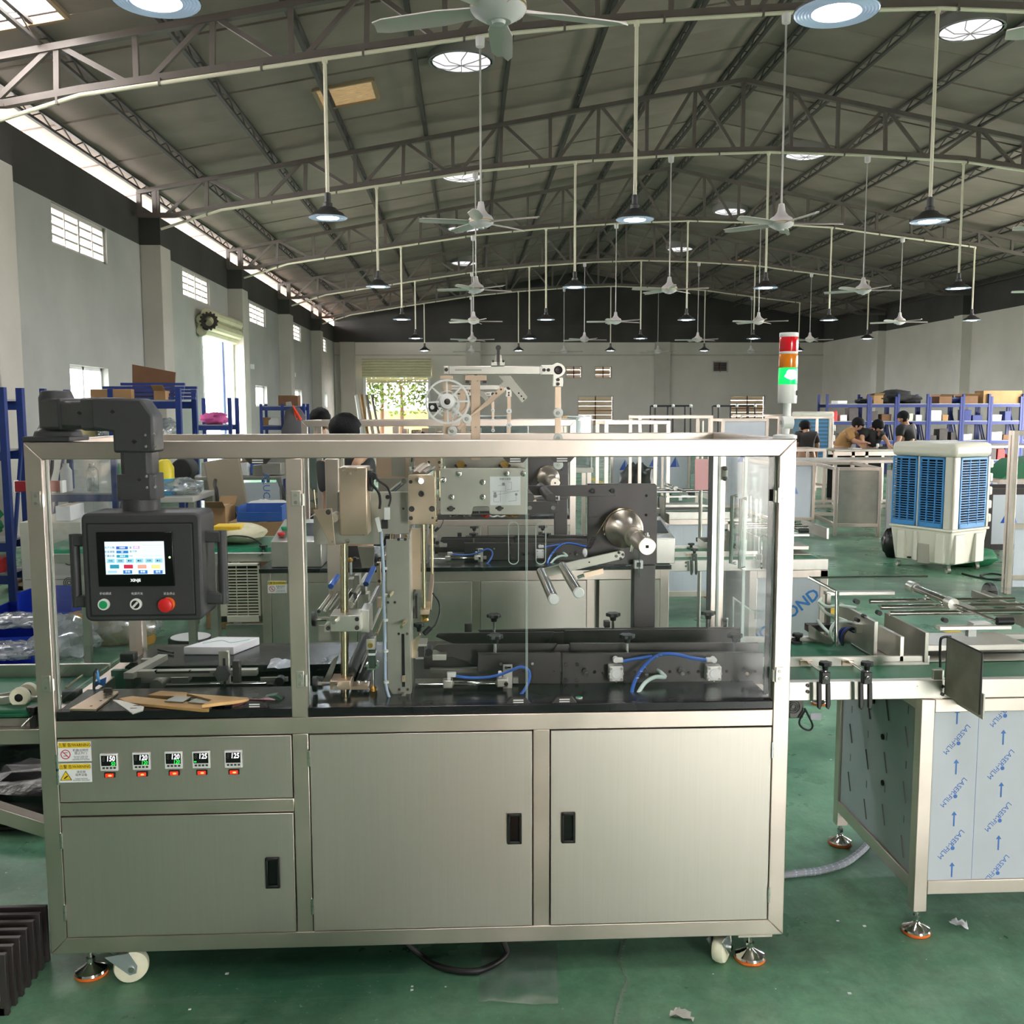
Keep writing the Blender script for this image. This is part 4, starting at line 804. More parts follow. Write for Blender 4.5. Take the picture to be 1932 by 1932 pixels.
tubew('brake_spring', M_blk, mach, b, .0012, 0, 5); MB().ball(at(*zC(1222, 735), 3.05), .008, .008, .014).o('spring_hook', M_whp, mach)
ar = pl('tension_arm', M_grey, mach, P_(zC, (868, 880), (885, 862), (1490, 718), (1515, 725), (1525, 745), (1522, 770), (1505, 785), (905, 925), (880, 920)), 3.05, 3.062, .001)
for q in ((1460, 762), (1480, 735), (1510, 750), (1493, 780)): bolt(ar, *zC(*q), 2.6, 3.05, M_blk)
bolt(ar, *zC(1255, 808), 1.6, 3.05, M_dark, kind='flat')
for q in ((985, 1092), (1175, 1042)):
    c2 = at(*zC(*q), 2.60); r_ = MB().cyl((c2.x, 2.604, c2.z), (c2.x, 3.05, c2.z), .0150, n=24).o('arm_roller', M_chrome, ar); MB().lathe([(0, 2.597), (.012, 2.597), (.0152, 2.600), (.0152, 2.606), (0, 2.606)], (c2.x, 0, c2.z), 'y', 24).o('end_cap', M_whp, r_)
MB().bar(at(*zC(1215, 905), 3.03), at(*zC(1360, 870), 3.03), .02, .016, (0, 0, 1)).o('damper', M_warm, mach); MB().bar(at(*zC(1165, 925), 3.03), at(*zC(1215, 905), 3.03), .012, .008).o('damper_rod', M_chrome, mach)
s = bx('limit_switch', M_whp, mach, *R_(zC, 1597, 797, 1664, 858), 3.06, 3.085, .001); bx('switch_core', M_rub, s, *R_(zC, 1618, 812, 1645, 845), 3.055, 3.06); tubew('switch_rod', M_chrome, s, [at(*zC(1637, 720), 3.06), at(*zC(1633, 925), 3.06)], .002)
# film guide above the frame: spoked wheel, arms and rollers
tp = pl('guide_post', M_warm, mach, P_(zT, (390, 356), (555, 356), (555, 394), (507, 396), (507, 1000), (437, 1000), (437, 396), (390, 394)), 2.92, 2.929, .001)
for q in ((410, 403), (540, 403)): bx('post_screw', M_blk, tp, *R_(zT, q[0]-15, q[1]-8, q[0]+15, q[1]+10), 2.91, 2.935)
for q, r in (((487, 397), 1.5), ((473, 748), 2)): bolt(tp, *zT(*q), r, 2.92, M_grey, kind='flat')
bx('guide_arm', M_alu, mach, *R_(zT, 268, 284, 970, 348), 2.90, 2.918, .002); bx('slot', M_grey, mach, *R_(zT, 315, 307, 517, 321), 2.8985, 2.9005); t = bx('arm_joint', M_alu, mach, *R_(zT, 228, 284, 268, 346), 2.895, 2.92, .002); bolt(t, *zT(250, 312), 3.5, 2.895, M_blk)
pts = P_(zT, (973, 277), (1052, 277)) + [zT(1098+56*math.cos(a), 315+56*math.sin(a)) for a in [-PI*.76+k*PI*1.2/9 for k in range(10)]] + P_(zT, (1136, 370), (1136, 440), (1062, 440), (1062, 350), (973, 350))
eb = pl('corner_bracket', M_alu, mach, pts, 2.888, 2.90, .001)
for q in ((992, 314), (1025, 314), (1098, 388), (1098, 420)): bolt(eb, *zT(*q), 3.2, 2.888, M_blk)
q = at(*zT(1100, 315), 2.888); MB().lathe([(0, -.004), (.004, -.004), (.004, -.002), (.006, -.003), (.009, -.003), (.009, 0), (.0125, -.002), (.0128, 0)], (q.x, 2.888, q.z), 'y', 20).o('bearing', M_blk, eb)
bx('guide_bar', M_warm, mach, *R_(zT, 1075, 440, 1120, 1060), 2.905, 2.912, .0005)
def roller_w(px, py, r, Y):
    o = cy('guide_roller', M_whp, mach, px, py, r, Y-.012, Y, 22, .001); bolt(o, px, py, r*.34, Y-.0125, M_grey, kind='socket'); return o
for q in ((1100, 640), (1100, 832)): roller_w(*zT(*q), 9.3, 2.905)
roller_w(*zC(1020, 68), 9.2, 2.905)
wc = at(*zT(257, 555), 2.86); WR_ = .0645
wh = MB().lathe([(WR_-.006, -.006), (WR_, -.006), (WR_, .006), (WR_-.006, .006), (WR_-.006, -.0059)], (wc.x, 2.87, wc.z), 'y', 44).o('film_wheel', M_whp, mach)
for k in range(8): a = k*PI/4+.02; MB().bar((wc.x+.02*math.cos(a), 2.87, wc.z+.02*math.sin(a)), (wc.x+(WR_-.004)*math.cos(a), 2.87, wc.z+(WR_-.004)*math.sin(a)), .005, .008, (0, 1, 0)).o('spoke', M_whp, wh)
MB().lathe([(.009, -.012), (.020, -.010), (.024, -.004), (.024, .006), (.009, .006), (.009, -.012)], (wc.x, 2.87, wc.z), 'y', 28).o('hub', M_whp, wh); MB().lathe([(0, -.016), (.004, -.016), (.009, -.012), (.010, -.006), (.0, -.006)], (wc.x, 2.87, wc.z), 'y', 18).o('axle_nut', M_blk, wh)
MB().lathe([(.030, 0), (.033, 0), (.033, .01), (.030, .01), (.030, 0)], (wc.x, 2.89, wc.z), 'y', 28).o('inner_ring', M_whp, wh)
bx('wheel_post', M_warm, mach, *R_(zT, 225, 383, 292, 800), 2.905, 2.913); bx('wheel_post_cap', M_warm, mach, *R_(zT, 203, 357, 298, 386), 2.90, 2.925, .001)
t = bx('tension_block', M_rub, mach, *R_(zT, 113, 565, 180, 632), 2.895, 2.91, .003); bolt(t, *zT(143, 598), 4, 2.894, M_whp)
pl('fork_bracket', M_grey, mach, P_(zT, (645, 360), (735, 358), (868, 520), (826, 565), (723, 443), (680, 450), (662, 420), (682, 402)), 2.925, 2.933, .0006)
da = pl('dancer_arm', M_warm, mach, P_(zT, (330, 752), (585, 520), (625, 480), (668, 437), (690, 450), (690, 482), (635, 525), (600, 560), (440, 668), (350, 775)), 2.905, 2.912, .0006)
for q in ((665, 462), (629, 492)): bolt(da, *zT(*q), 1.9, 2.905, M_blk)
for q in ((800, 490), (820, 513), (838, 534)): bolt(mach, *zT(*q), 1.6, 2.925, M_dark, kind='flat')
roller_w(*zT(405, 685), 9, 2.90); roller_w(*zT(295, 778), 9.2, 2.90)
c = at(*zT(645, 270), 2.91)
bx('height_clamp', M_alu, mach, *R_(zT, 590, 255, 692, 282), 2.895, 2.925, .001); bx('clamp_side', M_alu, mach, *R_(zT, 622, 200, 668, 262), 2.9, 2.92, .001); bx('clamp_core', M_blk, mach, *R_(zT, 634, 160, 656, 280), 2.895, 2.9); cy('clamp_knob', M_blk, mach, *zT(645, 145), 5, 2.895, 2.92, 12)
for d in (605, 683): bolt(mach, *zT(d, 248), 2.2, 2.895, M_blk)
# ---------------------------------------------------------------- infeed guides on the right of the worktop
YF = at(1000, 1290.5, z=ZP).y
gl = pl('guide_rail_plate', M_blk, mach, P_(zD, (545, 605), (1383, 600), (1383, 913), (545, 915)), YF, YF+.014, .001)
gr = pl('guide_rail_plate', M_blk, mach, [zD(1398, 605), zE(1618, 565), zE(1630, 580), zE(1618, 868), zD(1400, 918)], YF, YF+.014, .001)
for q in ((778, 712), (1097, 708)): bolt(gl, *zD(*q), 2.8, YF, M_grey)
for q in ((1000, 790), (1317, 788)): bolt(gl, *zD(*q), 1.2, YF, M_dark, kind='flat')
for q in ((1438, 718), (1550, 718), (1438, 875), (1550, 875)): bolt(gr, *zD(*q), 3.6, YF, M_blk)
for q in (zD(1640, 810), zE(505, 770), zE(850, 765), zE(1465, 765)):
    o = cy('stud', M_blk, gr, q[0]-2, q[1]-4, 5.2, YF-.012, YF, 12); bolt(gr, q[0]+1, q[1]+1, 4.3, YF-.022, M_chrome, kind='flat')
for q in (zD(1725, 795), zE(10, 750), zE(730, 748), zE(1003, 748), zE(1275, 745), zE(1550, 745), zE(395, 750)): bolt(gr, *q, 3.1, YF, M_dark, 'hole', 'flat')
for q in (zD(1810, 805), zE(90, 765), zE(915, 760), zE(1515, 765)): bolt(gr, *q, 2.6, YF-.004, M_rub)
for q in (zE(300, 840), zE(358, 840), zE(1325, 838), zE(1388, 836)): bolt(gr, *q, 3.2, YF, M_blk)
pl('guide_lip', M_blk, mach, P_(zD, (100, 560), (118, 522), (150, 515), (1345, 508), (1290, 592), (545, 603), (545, 735), (250, 632)), YF+.05, YF+.058, .0008)
pl('guide_lip', M_blk, mach, P_(zD, (1300, 592), (1352, 520), (1465, 520), (1465, 600)), YF+.045, YF+.053)
pl('guide_lip', M_blk, mach, [zD(1480, 505), zE(1583, 473), zE(1585, 558), zD(1480, 596)], YF+.05, YF+.06, .0008)
pl('guide_lip', M_blk, mach, P_(zD, (118, 438), (135, 408), (160, 402), (1320, 388), (1245, 508), (300, 510)), 3.04, 3.048, .0008)
pl('guide_lip', M_blk, mach, P_(zD, (1255, 508), (1318, 395), (1415, 392), (1415, 512)), 3.035, 3.043)
pl('guide_lip', M_blk, mach, [zD(1428, 372), zE(1418, 340), zE(1418, 466), zD(1428, 508)], 3.05, 3.06, .0008)
box('guide_seat', M_blk, mach, X(905, 1280, YF), X(1430, 1280, YF), YF+.014, 3.06, ZP, ZP+.03); box('guide_back', M_blk, mach, X(905, 1200, 3.1), X(1398, 1200, 3.1), 3.10, 3.115, ZP, Z(1200, 1187, 3.1))
pl('guide_top', mat('worn_edge_steel', (120, 116, 112), .3, .9), mach, [zD(545, 368), zD(1420, 352), zE(1080, 322), zE(1080, 334), zD(1430, 368), zD(560, 386)], 3.07, 3.075)
for q, y2, Y in ((zD(708, 228), zD(0, 392)[1], 3.06), (zD(718, 440), zD(0, 606)[1], YF+.02), (zE(187, 205), zE(0, 346)[1], 3.06), (zE(320, 412), zE(0, 572)[1], YF+.02), (zE(1100, 190), zE(0, 336)[1], 3.06), (zE(1355, 408), zE(0, 566)[1], YF+.02)): knob(mach, *q, y2, Y)
bx('end_block', M_blk, mach, *R_(zD, 410, 305, 484, 392), 3.12, 3.15, .002); bx('end_block', M_blk, mach, *R_(zE, 105, 270, 160, 330), 3.12, 3.15, .002)
M_valve = mat('valve_grey', (222, 220, 216), .4, .2); M_fit = mat('fitting_white', (226, 224, 220), .35)
for (x0, y0, x1, y1), (fx0, fy0, fx1, fy1), s in (((150, 700, 285, 845), (190, 605, 285, 665), 1), ((1088, 700, 1228, 840), (1085, 605, 1175, 660), -1)):
    v = bx('air_cylinder', M_valve, mach, *R_(zE, x0, y0, x1, y1), YF-.035, YF, .003); cx, cy_ = (x0+x1)/2, (y0+y1)/2
    cy('piston_cap', M_whp, v, *zE(cx, cy_), 9, YF-.038, YF-.034, 24, .001)
    for dx in (-50, 50):
        for dy in (-52, 52): bolt(v, *zE(cx+dx, cy_+dy), 2.6, YF-.035, M_grey, kind='socket')
    for dx, dy in ((-66, 0), (66, 0), (0, 68)): bx('groove', M_grey, v, *R_(zE, cx+dx-7, cy_+dy-9, cx+dx+7, cy_+dy+9), YF-.0355, YF-.03)
    bx('fitting', M_fit, v, *R_(zE, fx0, fy0+15, fx1, fy1), YF-.028, YF-.012, .003); cy('elbow', M_fit, v, *zE(cx, 640), 5.5, YF-.03, YF-.01, 14)
YH = YF-.02
h1 = hose('air_hose', M_blue, mach, [(*zE(282, 650), YH), (*zE(370, 632), YH), (*zE(470, 615), YH), (*zE(560, 598), YH)], .0045)
h2 = hose('air_hose', M_blue, mach, [(*zE(1090, 640), YH), (*zE(950, 620), YH), (*zE(800, 585), YH), (*zE(690, 578), YH), (*zE(600, 600), YH), (*zE(500, 680), YH-.01), (*zE(420, 790), YH-.03), (*zE(375, 900), YH-.06), (*zE(362, 1000), YH-.09)], .0052)
for k in range(9):
    t_ = .25+k*.075; p = curve([at(*zE(950, 620), YH), at(*zE(690, 578), YH), at(*zE(500, 680), YH-.01), at(*zE(375, 900), YH-.06)], 20)[int(t_*60) if t_*60 < 60 else 60]; MB().ball(p, .0056, .0056, .0012, 8, 4).o('spiral_wrap', M_sleeve, h2)
hose('clear_hose', mat('milky_hose', (206, 226, 216), .25), mach, [(*zE(615, 735), YF), (*zE(650, 760), YH), (*zE(685, 800), YH-.005), (*zE(590, 800), YH-.01), (*zE(490, 860), YH-.04), (*zE(405, 995), YH-.09)], .0058)
c = at(*zE(378, 985), YH-.08); MB().lathe([(.012, -.006), (.014, -.006), (.014, .006), (.012, .006)], (c.x, c.y, c.z), n=14).o('hose_tie', M_whp, mach)
# long air cylinder in front of the guide
YC = 2.70
ac = bx('cylinder_tube', M_chrome, mach, *R_(zD, 285, 893, 745, 940), YC, YC+.02, .006)
bx('cylinder_end', M_alu, ac, *R_(zD, 190, 880, 292, 962), YC-.006, YC+.026, .003); bx('cylinder_end', M_alu, ac, *R_(zD, 738, 868, 852, 950), YC-.006, YC+.026, .003)
a, b_ = at(*zD(-60, 920), YC+.01), at(*zD(190, 920), YC+.01); MB().cyl(a, b_, .003).o('cylinder_rod', M_chrome, ac); bolt(ac, *zD(832, 912), 4, YC-.006, M_blk)
bk = bx('cylinder_bracket', M_alu, mach, *R_(zD, 800, 722, 895, 965), YC+.022, YC+.032, .001); bx('slot', M_dark, bk, *R_(zD, 822, 740, 880, 756), YC+.0205, YC+.0215); bolt(bk, *zD(830, 748), 2.6, YC+.0205, M_blk)
for q in ((230, 800, 325, 850), (752, 790, 790, 862)): bx('fitting', M_fit, ac, *R_(zD, *q), YC, YC+.014, .003)
bx('fitting', M_fit, ac, *R_(zD, 232, 840, 272, 885), YC, YC+.012, .002)
hose('air_hose', M_blue, ac, [(*zD(325, 836), YC), (*zD(470, 852), YC), (*zD(640, 848), YC), (*zD(770, 820), YC), (*zD(880, 778), YC), (*zD(980, 742), YC), (*zD(1055, 775), YC), (*zD(1070, 850), YC-.005), (*zD(1035, 945), YC-.02), (*zD(965, 1045), YC-.04)], .0042)
bx('slide_rail', M_grey, mach, *R_(zD, -90, 872, 200, 905), 2.76, 2.775); bx('slide_rail', M_grey, mach, *R_(zD, 900, 852, 955, 908), YF-.012, YF)
bx('side_bar', M_grey, mach, *R_(zD, 60, 760, 540, 805), YF+.07, YF+.09); bx('infeed_shadow_plate', M_blk, mach, *R_(zD, 0, 640, 545, 760), YF+.10, YF+.105)  # last one is a black sheet standing in for shade behind the guides
c = at(*zD(1570, 1058), z=ZP); o = MB().lathe([(0, .004), (.007, .004), (.008, .0), (0, 0)], (c.x, c.y, ZP), n=16).o('green_cap', M_grn, mach); MB().lathe([(.008, .003), (.0095, .003), (.0095, 0), (.008, 0)], (c.x, c.y, ZP), n=16).o('cap_ring', M_whp, o)
# small clear guard and black strip at the outlet side
pl('outlet_guard', M_pane, mach, P_(lambda x, y: (1230+x*.19151, 850+y*.19151), (800, 1442), (825, 1450), (1010, 1590), (1010, 1880), (800, 1880)), 3.12, 3.124)
pl('outlet_guard_edge', M_edge, mach, P_(lambda x, y: (1230+x*.19151, 850+y*.19151), (797, 1442), (808, 1445), (1015, 1592), (1010, 1604), (810, 1462), (808, 1740), (797, 1740)), 3.119, 3.125)
box('seal_strip', M_rub, mach, xc2-.012, xc2, MY+TT, MY+TT+.006, ZM1+.03, MZ1-TT); box('seal_strip', M_rub, mach, xc2-.014, xc2-.0, MYB-TT-.006, MYB-TT, ZM1+.03, MZ1-TT)
for py in (893, 1178):
    c = at(1366, py, MYB-TT); h = MB().cyl((c.x, MYB-TT-.012, c.z-.02), (c.x, MYB-TT-.012, c.z+.02), .007, n=10).o('rear_hinge', M_chrome, mach); bx('hinge_leaf', M_whp, h, 1370, py-12, 1374, py+12, MYB-TT-.004, MYB-TT-.001); [MB().ball((c.x, MYB-TT-.012, c.z+s), .009).o('hinge_ball', M_blk, h) for s in (-.016, .016)]
# trough mechanism on the left: slotted bars, bracket with star knob
bx('trough_bar', M_grey, mach, *R_(zG, 380, 862, 1362, 912), 2.90, 2.925, .001); bx('trough_slot', M_dark, mach, *R_(zG, 560, 868, 990, 884), 2.8985, 2.8995)
q0, q1 = at(*zG(345, 900), 2.88), at(*zG(545, 785), 3.0); MB().bar((q0.x, 2.88, Z(*zG(345, 890), 2.9)), (q0.x+.035, 3.10, Z(*zG(345, 890), 2.9)), .03, .018).o('trough_arm', M_grey, mach); bx('trough_arm', M_grey, mach, *R_(zG, 440, 772, 585, 808), 3.04, 3.06, .001)
for x in (560, 830): cy('trough_screw', M_chrome, mach, *zG(x, 868), 2, 2.89, 2.90, 10)
b = bx('stop_bracket', M_grey, mach, *R_(zG, 1062, 706, 1150, 1022), 2.83, 2.842, .003); bx('slot', M_dark, b, *R_(zG, 1096, 765, 1116, 985), 2.8285, 2.8295)
c = at(*zG(1088, 888), 2.80); pts = []
for k in range(24): a = 2*PI*k/24; rr = .0225*(1+.12*math.cos(6*a)); pts.append((c.x+rr*math.cos(a), c.z+rr*math.sin(a)))
MB().prism(pts, 'y', 2.795, 2.812).cyl((c.x, 2.81, c.z), (c.x, 2.83, c.z), .008).o('star_knob', M_hmi, b, bevel=.002)
bx('stop_bracket', M_blk, mach, *R_(zG, 1170, 785, 1232, 990), 2.88, 2.90, .003); bx('trough_rail', M_chrome, mach, *R_(zG, 640, 965, 1440, 992), 2.83, 2.85, .002); bx('trough_rail', M_grey, mach, *R_(zG, 1390, 915, 1610, 950), 2.87, 2.875)
bx('trough_box', M_grey, mach, *R_(zG, 445, 918, 590, 960), 2.93, 2.97); bx('trough_box', M_grey, mach, *R_(zG, 680, 918, 820, 955), 2.93, 2.97); bx('trough_wall', M_blk, mach, *R_(zG, 325, 915, 370, 1020), 2.90, 3.0); bx('trough_wall', mat('deep_green_block', (40, 84, 66), .3), mach, *R_(zG, 210, 862, 330, 1020), 3.0, 3.02)
cy('trough_roller', M_grey, mach, *zG(565, 985), 12, 2.90, 2.98)
for q in ((1470, 1000), (1540, 950)): cy('trough_knob', M_black, mach, *zG(*q), 9, 2.84, 2.87, 14, .002)
for q in ((330, 760), ): bx('rest_block', M_rub, mach, *R_(zG, 275, 730, 388, 800), 3.05, 3.09, .003)
c = at(*zG(475, 1190), z=ZP)
bx('rest_block', M_rub, mach, 116, 1305, 148, 1328, 2.74, 2.775, .003)
MB().tube([at(*zG(-150, 1000), 2.80), at(*zG(-20, 900), 3.0)], .004).o('side_rod', M_shaft, mach)
hose('post_cable', M_rub, mach, [(99, 868, 2.62), (97, 890, 2.62), (88, 916, 2.62)], .0045)
for k in (2.80, 2.86): MB().cyl(at(*zG(1890, 950), k), at(*zG(1810, 950), k), .016, n=14).o('hand_knob', M_black, mach) if k == 2.80 else None
# ---------------------------------------------------------------- loose things on the worktops
M_wood = mat('oiled_brass_strip', (196, 154, 98), .38, .35, var=.15, vs=8); M_kraft = mat('kraft_board', (176, 138, 96), .75, var=.1, vs=6)
def flat(name, m, pts, z0, th, label, cat, group=None):
    """flat piece lying on the worktop, outline measured on its top"""
    q = [at(p[0], p[1], z=z0+th) for p in pts]; pp = [(v.x, v.y) for v in q]
    ar_ = sum(pp[i][0]*pp[(i+1) % len(pp)][1]-pp[(i+1) % len(pp)][0]*pp[i][1] for i in range(len(pp)))
    if ar_ < 0: pp = pp[::-1]
    b = MB().prism(pp, 'z', z0, z0+th); b.f[0] = b.f[0][::-1]; b.f[1] = b.f[1][::-1]; b.f[2:] = [f[::-1] for f in b.f[2:]]
    return tag(b.o(name, m, None, bevel=.0006), label, cat, group)
o = flat('backing_plate', M_warm, [(131, 1337), (190, 1303), (224, 1304), (181, 1338)], ZP+.0012, .006, 'flat pinkish plate with holes lying at the left end of the black worktop', 'plate'); 
for px, py in ((190, 1322), (172, 1332), (208, 1310), (200, 1316)): c = at(px, py, z=ZP+.0073); MB().lathe([(0, .0002), (.004, .0002), (.004, 0)], (c.x, c.y, ZP+.0073), n=10).o('hole', M_dark, o)
p = at(205, 1312, z=ZP); MB().box(p.x-.012, p.x+.012, p.y-.008, p.y+.0, ZP+.008, ZP+.022).o('clip', M_blk, o, bevel=.002)
flat('metal_strip', M_wood, [(224, 1317), (250, 1313), (396, 1328), (394, 1338), (380, 1338), (240, 1325)], ZP+.001, .008, 'long brass coloured strip with two holes lying slanted on the worktop', 'strip', 'brass strips on the worktop')
for px, py in ((305, 1326), (327, 1327)): pass
flat('metal_strip', M_wood, [(278, 1311), (303, 1303), (353, 1306), (360, 1316), (320, 1313)], ZP+.001, .009, 'short brass strip with a pointed end on the worktop', 'strip', 'brass strips on the worktop')
flat('metal_strip', M_wood, [(352, 1308), (468, 1316), (470, 1319), (410, 1326), (380, 1330), (400, 1320)], ZP+.0105, .009, 'brass strip lying across grey plates beside the hex keys', 'strip', 'brass strips on the worktop')
flat('steel_plate', M_grey, [(310, 1322), (330, 1313), (362, 1314), (345, 1324)], ZP+.0095, .004, 'small grey steel plate lying under the brass strips, left one', 'plate', 'small grey plates'); flat('steel_plate', M_grey, [(354, 1324), (378, 1314), (402, 1317), (388, 1327)], ZP+.0095, .004, 'small grey steel plate lying under the brass strips, right one', 'plate', 'small grey plates')
o = flat('steel_bracket', M_alu, [(213, 1320), (228, 1321), (272, 1333), (270, 1340), (250, 1346)], ZP+.0215, .003, 'bright steel bracket with slots lying on the pinkish plate', 'bracket')
for px, py in ((252, 1336), (258, 1331)): c = at(px, py, z=ZP+.0248); MB().box(c.x-.008, c.x+.008, c.y-.002, c.y+.002, ZP+.0246, ZP+.0249).o('slot', M_dark, o)
k = thing('hex_key_set', 'hex key set with reddish keys in a green holder on the worktop', 'tools', at(475, 1325, z=ZP))
for i in range(8): a = at(438+i*1.2, 1334-i*2.2, z=ZP+.006+.0015*i); b_ = at(505+i*2, 1316+i*.8, z=ZP+.012+.001*i); MB().cyl(a, b_, .0028, n=6).o('key', mat('red_black_key', (92, 54, 52), .35, .6), k)
pl('holder', mat('dark_green_plastic', (52, 82, 66), .5), k, [(499, 1315), (521, 1311), (533, 1320), (512, 1338), (504, 1332)], 2.64, 2.665, .002); pl('holder_arm', M_rub, k, [(521, 1312), (536, 1318), (536, 1330), (524, 1328)], 2.65, 2.67, .002)
for i, (px, py) in enumerate(((404, 1331), (418, 1328), (428, 1333))): c = at(px, py, z=ZP); o = MB().cyl((c.x-.006, c.y, ZP+.004), (c.x+.006, c.y, ZP+.004), .0038, n=8).cyl((c.x+.006, c.y, ZP+.006), (c.x+.011, c.y, ZP+.006), .0058, n=6).o('loose_bolt', M_blk); tag(o, 'black loose bolt on the worktop, %s from the left' % ORD[i], 'bolt', 'loose bolts on the worktop')
# white carton and a black pen on the rear worktop
c0, c1 = at(347, 1236, z=ZP), at(441, 1236, z=ZP); w_ = c1.x-c0.x
t = thing('carton', 'flat white printed carton on the rear black worktop', 'box', ((c0.x+c1.x)/2, c0.y+.05, ZP))
b = MB().prism([(c0.x, c0.y), (c1.x, c1.y), (c1.x+.055, c1.y+.135), (c0.x+.075, c0.y+.14)], 'z', ZP+.001, ZP+.027); b.f = [f[::-1] for f in b.f]; b.o('body', mat('white_card', (238, 236, 240), .45), t, bevel=.002)
MB().tube(curve([(c0.x+.05, c0.y+.04, ZP+.0275), (c0.x+.10, c0.y+.08, ZP+.0275), (c1.x-.02, c0.y+.05, ZP+.0275), (c1.x+.03, c0.y+.09, ZP+.0275)], 6), .0012, 5).o('green_swoosh', mat('mint_ink', (150, 206, 180), .5), t); box('print_line', mat('pale_ink', (190, 188, 196), .5), t, c0.x+.02, c1.x-.03, c0.y-.0003, c0.y+.001, ZP+.011, ZP+.0125)
a, b_ = at(*zG(580, 695), z=ZP+.006), at(*zG(700, 722), z=ZP+.006); o = MB().cyl(a, b_, .0035, n=8).o('marker_pen', M_rub); tag(o, 'thin black pen lying on the rear worktop behind the steel arm', 'pen')
# ---------------------------------------------------------------- control pendant on its swivel arm
pd = thing('control_pendant', 'charcoal control pendant with touch screen hanging from a black arm', 'control panel', (-.85, 2.45, 1.15))
PY = 2.30
x0, x1 = X(156, 1070, PY), X(381, 1070, PY); z0, z1 = Z(266, 1172, PY), Z(262, 968, PY); PB = PY+.145
def rbox(x0, x1, z0, z1, r, n=5):
    pts = []
    for cx, cz, a0 in ((x1-r, z0+r, -PI/2), (x1-r, z1-r, 0), (x0+r, z1-r, PI/2), (x0+r, z0+r, PI)):
        for k in range(n): a = a0+k*(PI/2)/(n-1); pts.append((cx+r*math.cos(a), cz+r*math.sin(a)))
    return pts
MB().prism(rbox(x0, x1, z0, z1, .016), 'y', PY, PB-.02).o('housing', M_hmi, pd, bevel=.006)
MB().prism(rbox(x0+.02, x1-.012, z0+.035, z1-.004, .016), 'y', PB-.021, PB+.01).o('rear_shell', M_hmi, pd, bevel=.004)
f = MB().prism(rbox(x0+.016, x1-.020, z0+.016, z1-.026, .003), 'y', PY-.0025, PY+.002).o('front_plate', M_hmi, pd, bevel=.001)
MB().prism([(x0+.012, z0+.012), (x1-.016, z0+.012), (x1-.016, z1-.022), (x0+.012, z1-.022)], 'y', PY-.0008, PY+.001).o('panel_gap', M_rub, pd)
MI = lambda a, b: (140+a*.14493, 960+b*.14493)
bz = pl('screen_bezel', mat('gloss_black', (10, 10, 12), .12), pd, [MI(278, 308), MI(1270, 300), MI(1310, 1005), MI(320, 1015)], PY-.008, PY-.001, .001)
Ys = PY-.0085
M_scr = mat('screen_white', (214, 236, 246), .4, emit=.36, ecol=(206, 232, 246))
sc = pl('screen', M_scr, bz, [MI(392, 430), MI(1165, 422), MI(1185, 848), MI(415, 856)], Ys, PY-.007)
def ui(a, b, c, d, rgb, e=.2):
    return pl('screen_field', mat('ui_%d_%d_%d' % rgb, rgb, .5, emit=e, ecol=rgb), bz, [MI(a, b), MI(c, b-.008*(c-a)), MI(c+.04*(d-b), d-.008*(c-a)), MI(a+.04*(d-b), d)], Ys-.0004, Ys)
ui(545, 490, 697, 528, (50, 96, 206)); ui(548, 545, 703, 580, (40, 128, 210)); ui(550, 600, 705, 636, (40, 158, 190)); ui(766, 484, 850, 522, (208, 166, 224))
for k in range(6): ui(425+k*125, 652-k, 523+k*125, 706-k, (150, 214, 236))
for x, c in ((465, (44, 148, 174)), (645, (212, 44, 76)), (823, (240, 170, 150)), (1002, (238, 232, 150))): ui(x, 728, x+118, 778, c)
ui(438, 806, 558, 838, (180, 212, 234))
for x in (637, 836, 1033): ui(x, 800, x+117, 846, (42, 116, 196))
ui(886, 472, 1150, 475, (150, 178, 190), .1); ui(886, 614, 1155, 617, (150, 178, 190), .1)
for k in range(4): ui(895, 508+k*27, 1145, 510+k*27, (186, 208, 218), .25)
M_ui = mat('ui_ink', (60, 84, 104), .5); M_uiw = mat('ui_white', (235, 245, 255), .5, emit=.4)
def mt(s, size, a, b, m, y=Ys-.0006, align='CENTER'): return text(s, size, at(*MI(a, b), y), m, bz, align=align)
for s, y in (('生产计数:', 508), ('包装速度:', 562), ('下膜长度:', 616)): mt(s, .0058, 465, y, M_ui)
mt('10000', .0055, 622, 508, M_uiw); mt('20', .0055, 625, 562, M_uiw); mt('200.0', .0055, 628, 617, M_uiw); mt('盒', .0055, 732, 506, M_ui); mt('清零', .0048, 808, 503, M_uiw); mt('盒/分钟', .0052, 768, 555, M_ui); mt('mm', .0052, 736, 612, M_ui)
for k, s in enumerate(('开机', '光标', '●前', '●后', '切换', '●全')): mt(s, .005, 474+k*125, 680-k, M_ui)
for x, s in ((695, '手动'), (894, '参数'), (1092, '信号')): mt(s, .0058, x, 822, M_uiw)
mt('XINJE', .0092, 800, 932, mat('logo_white', (240, 240, 240), .5, emit=.3), PY-.0086).data.offset = .0002
p = at(*MI(1242, 632), PY-.0086); MB().lathe([(0, -.0006), (.0022, 0)], (p.x, p.y, p.z), 'y', 12).o('power_led', mat('led_green', (150, 255, 120), .4, emit=4), bz)
M_lab = mat('label_white', (226, 226, 224), .5)
for s, a in (('手动调试', 405), ('电源开关', 818), ('紧急停止', 1238)): text(s, .0068, at(*MI(a, 1106), PY-.003), M_lab, f)
def ringb(name, a, b, r, m, h=.008):
    p = at(*MI(a, b), PY-.003); rr = r*.14493*PY/FPX
    return MB().lathe([(rr*.72, -h), (rr*.95, -h), (rr, -h+.002), (rr, 0), (rr*.72, 0), (rr*.72, -h)], (p.x, PY-.0025, p.z), 'y', 26).o(name, m, pd), p, rr
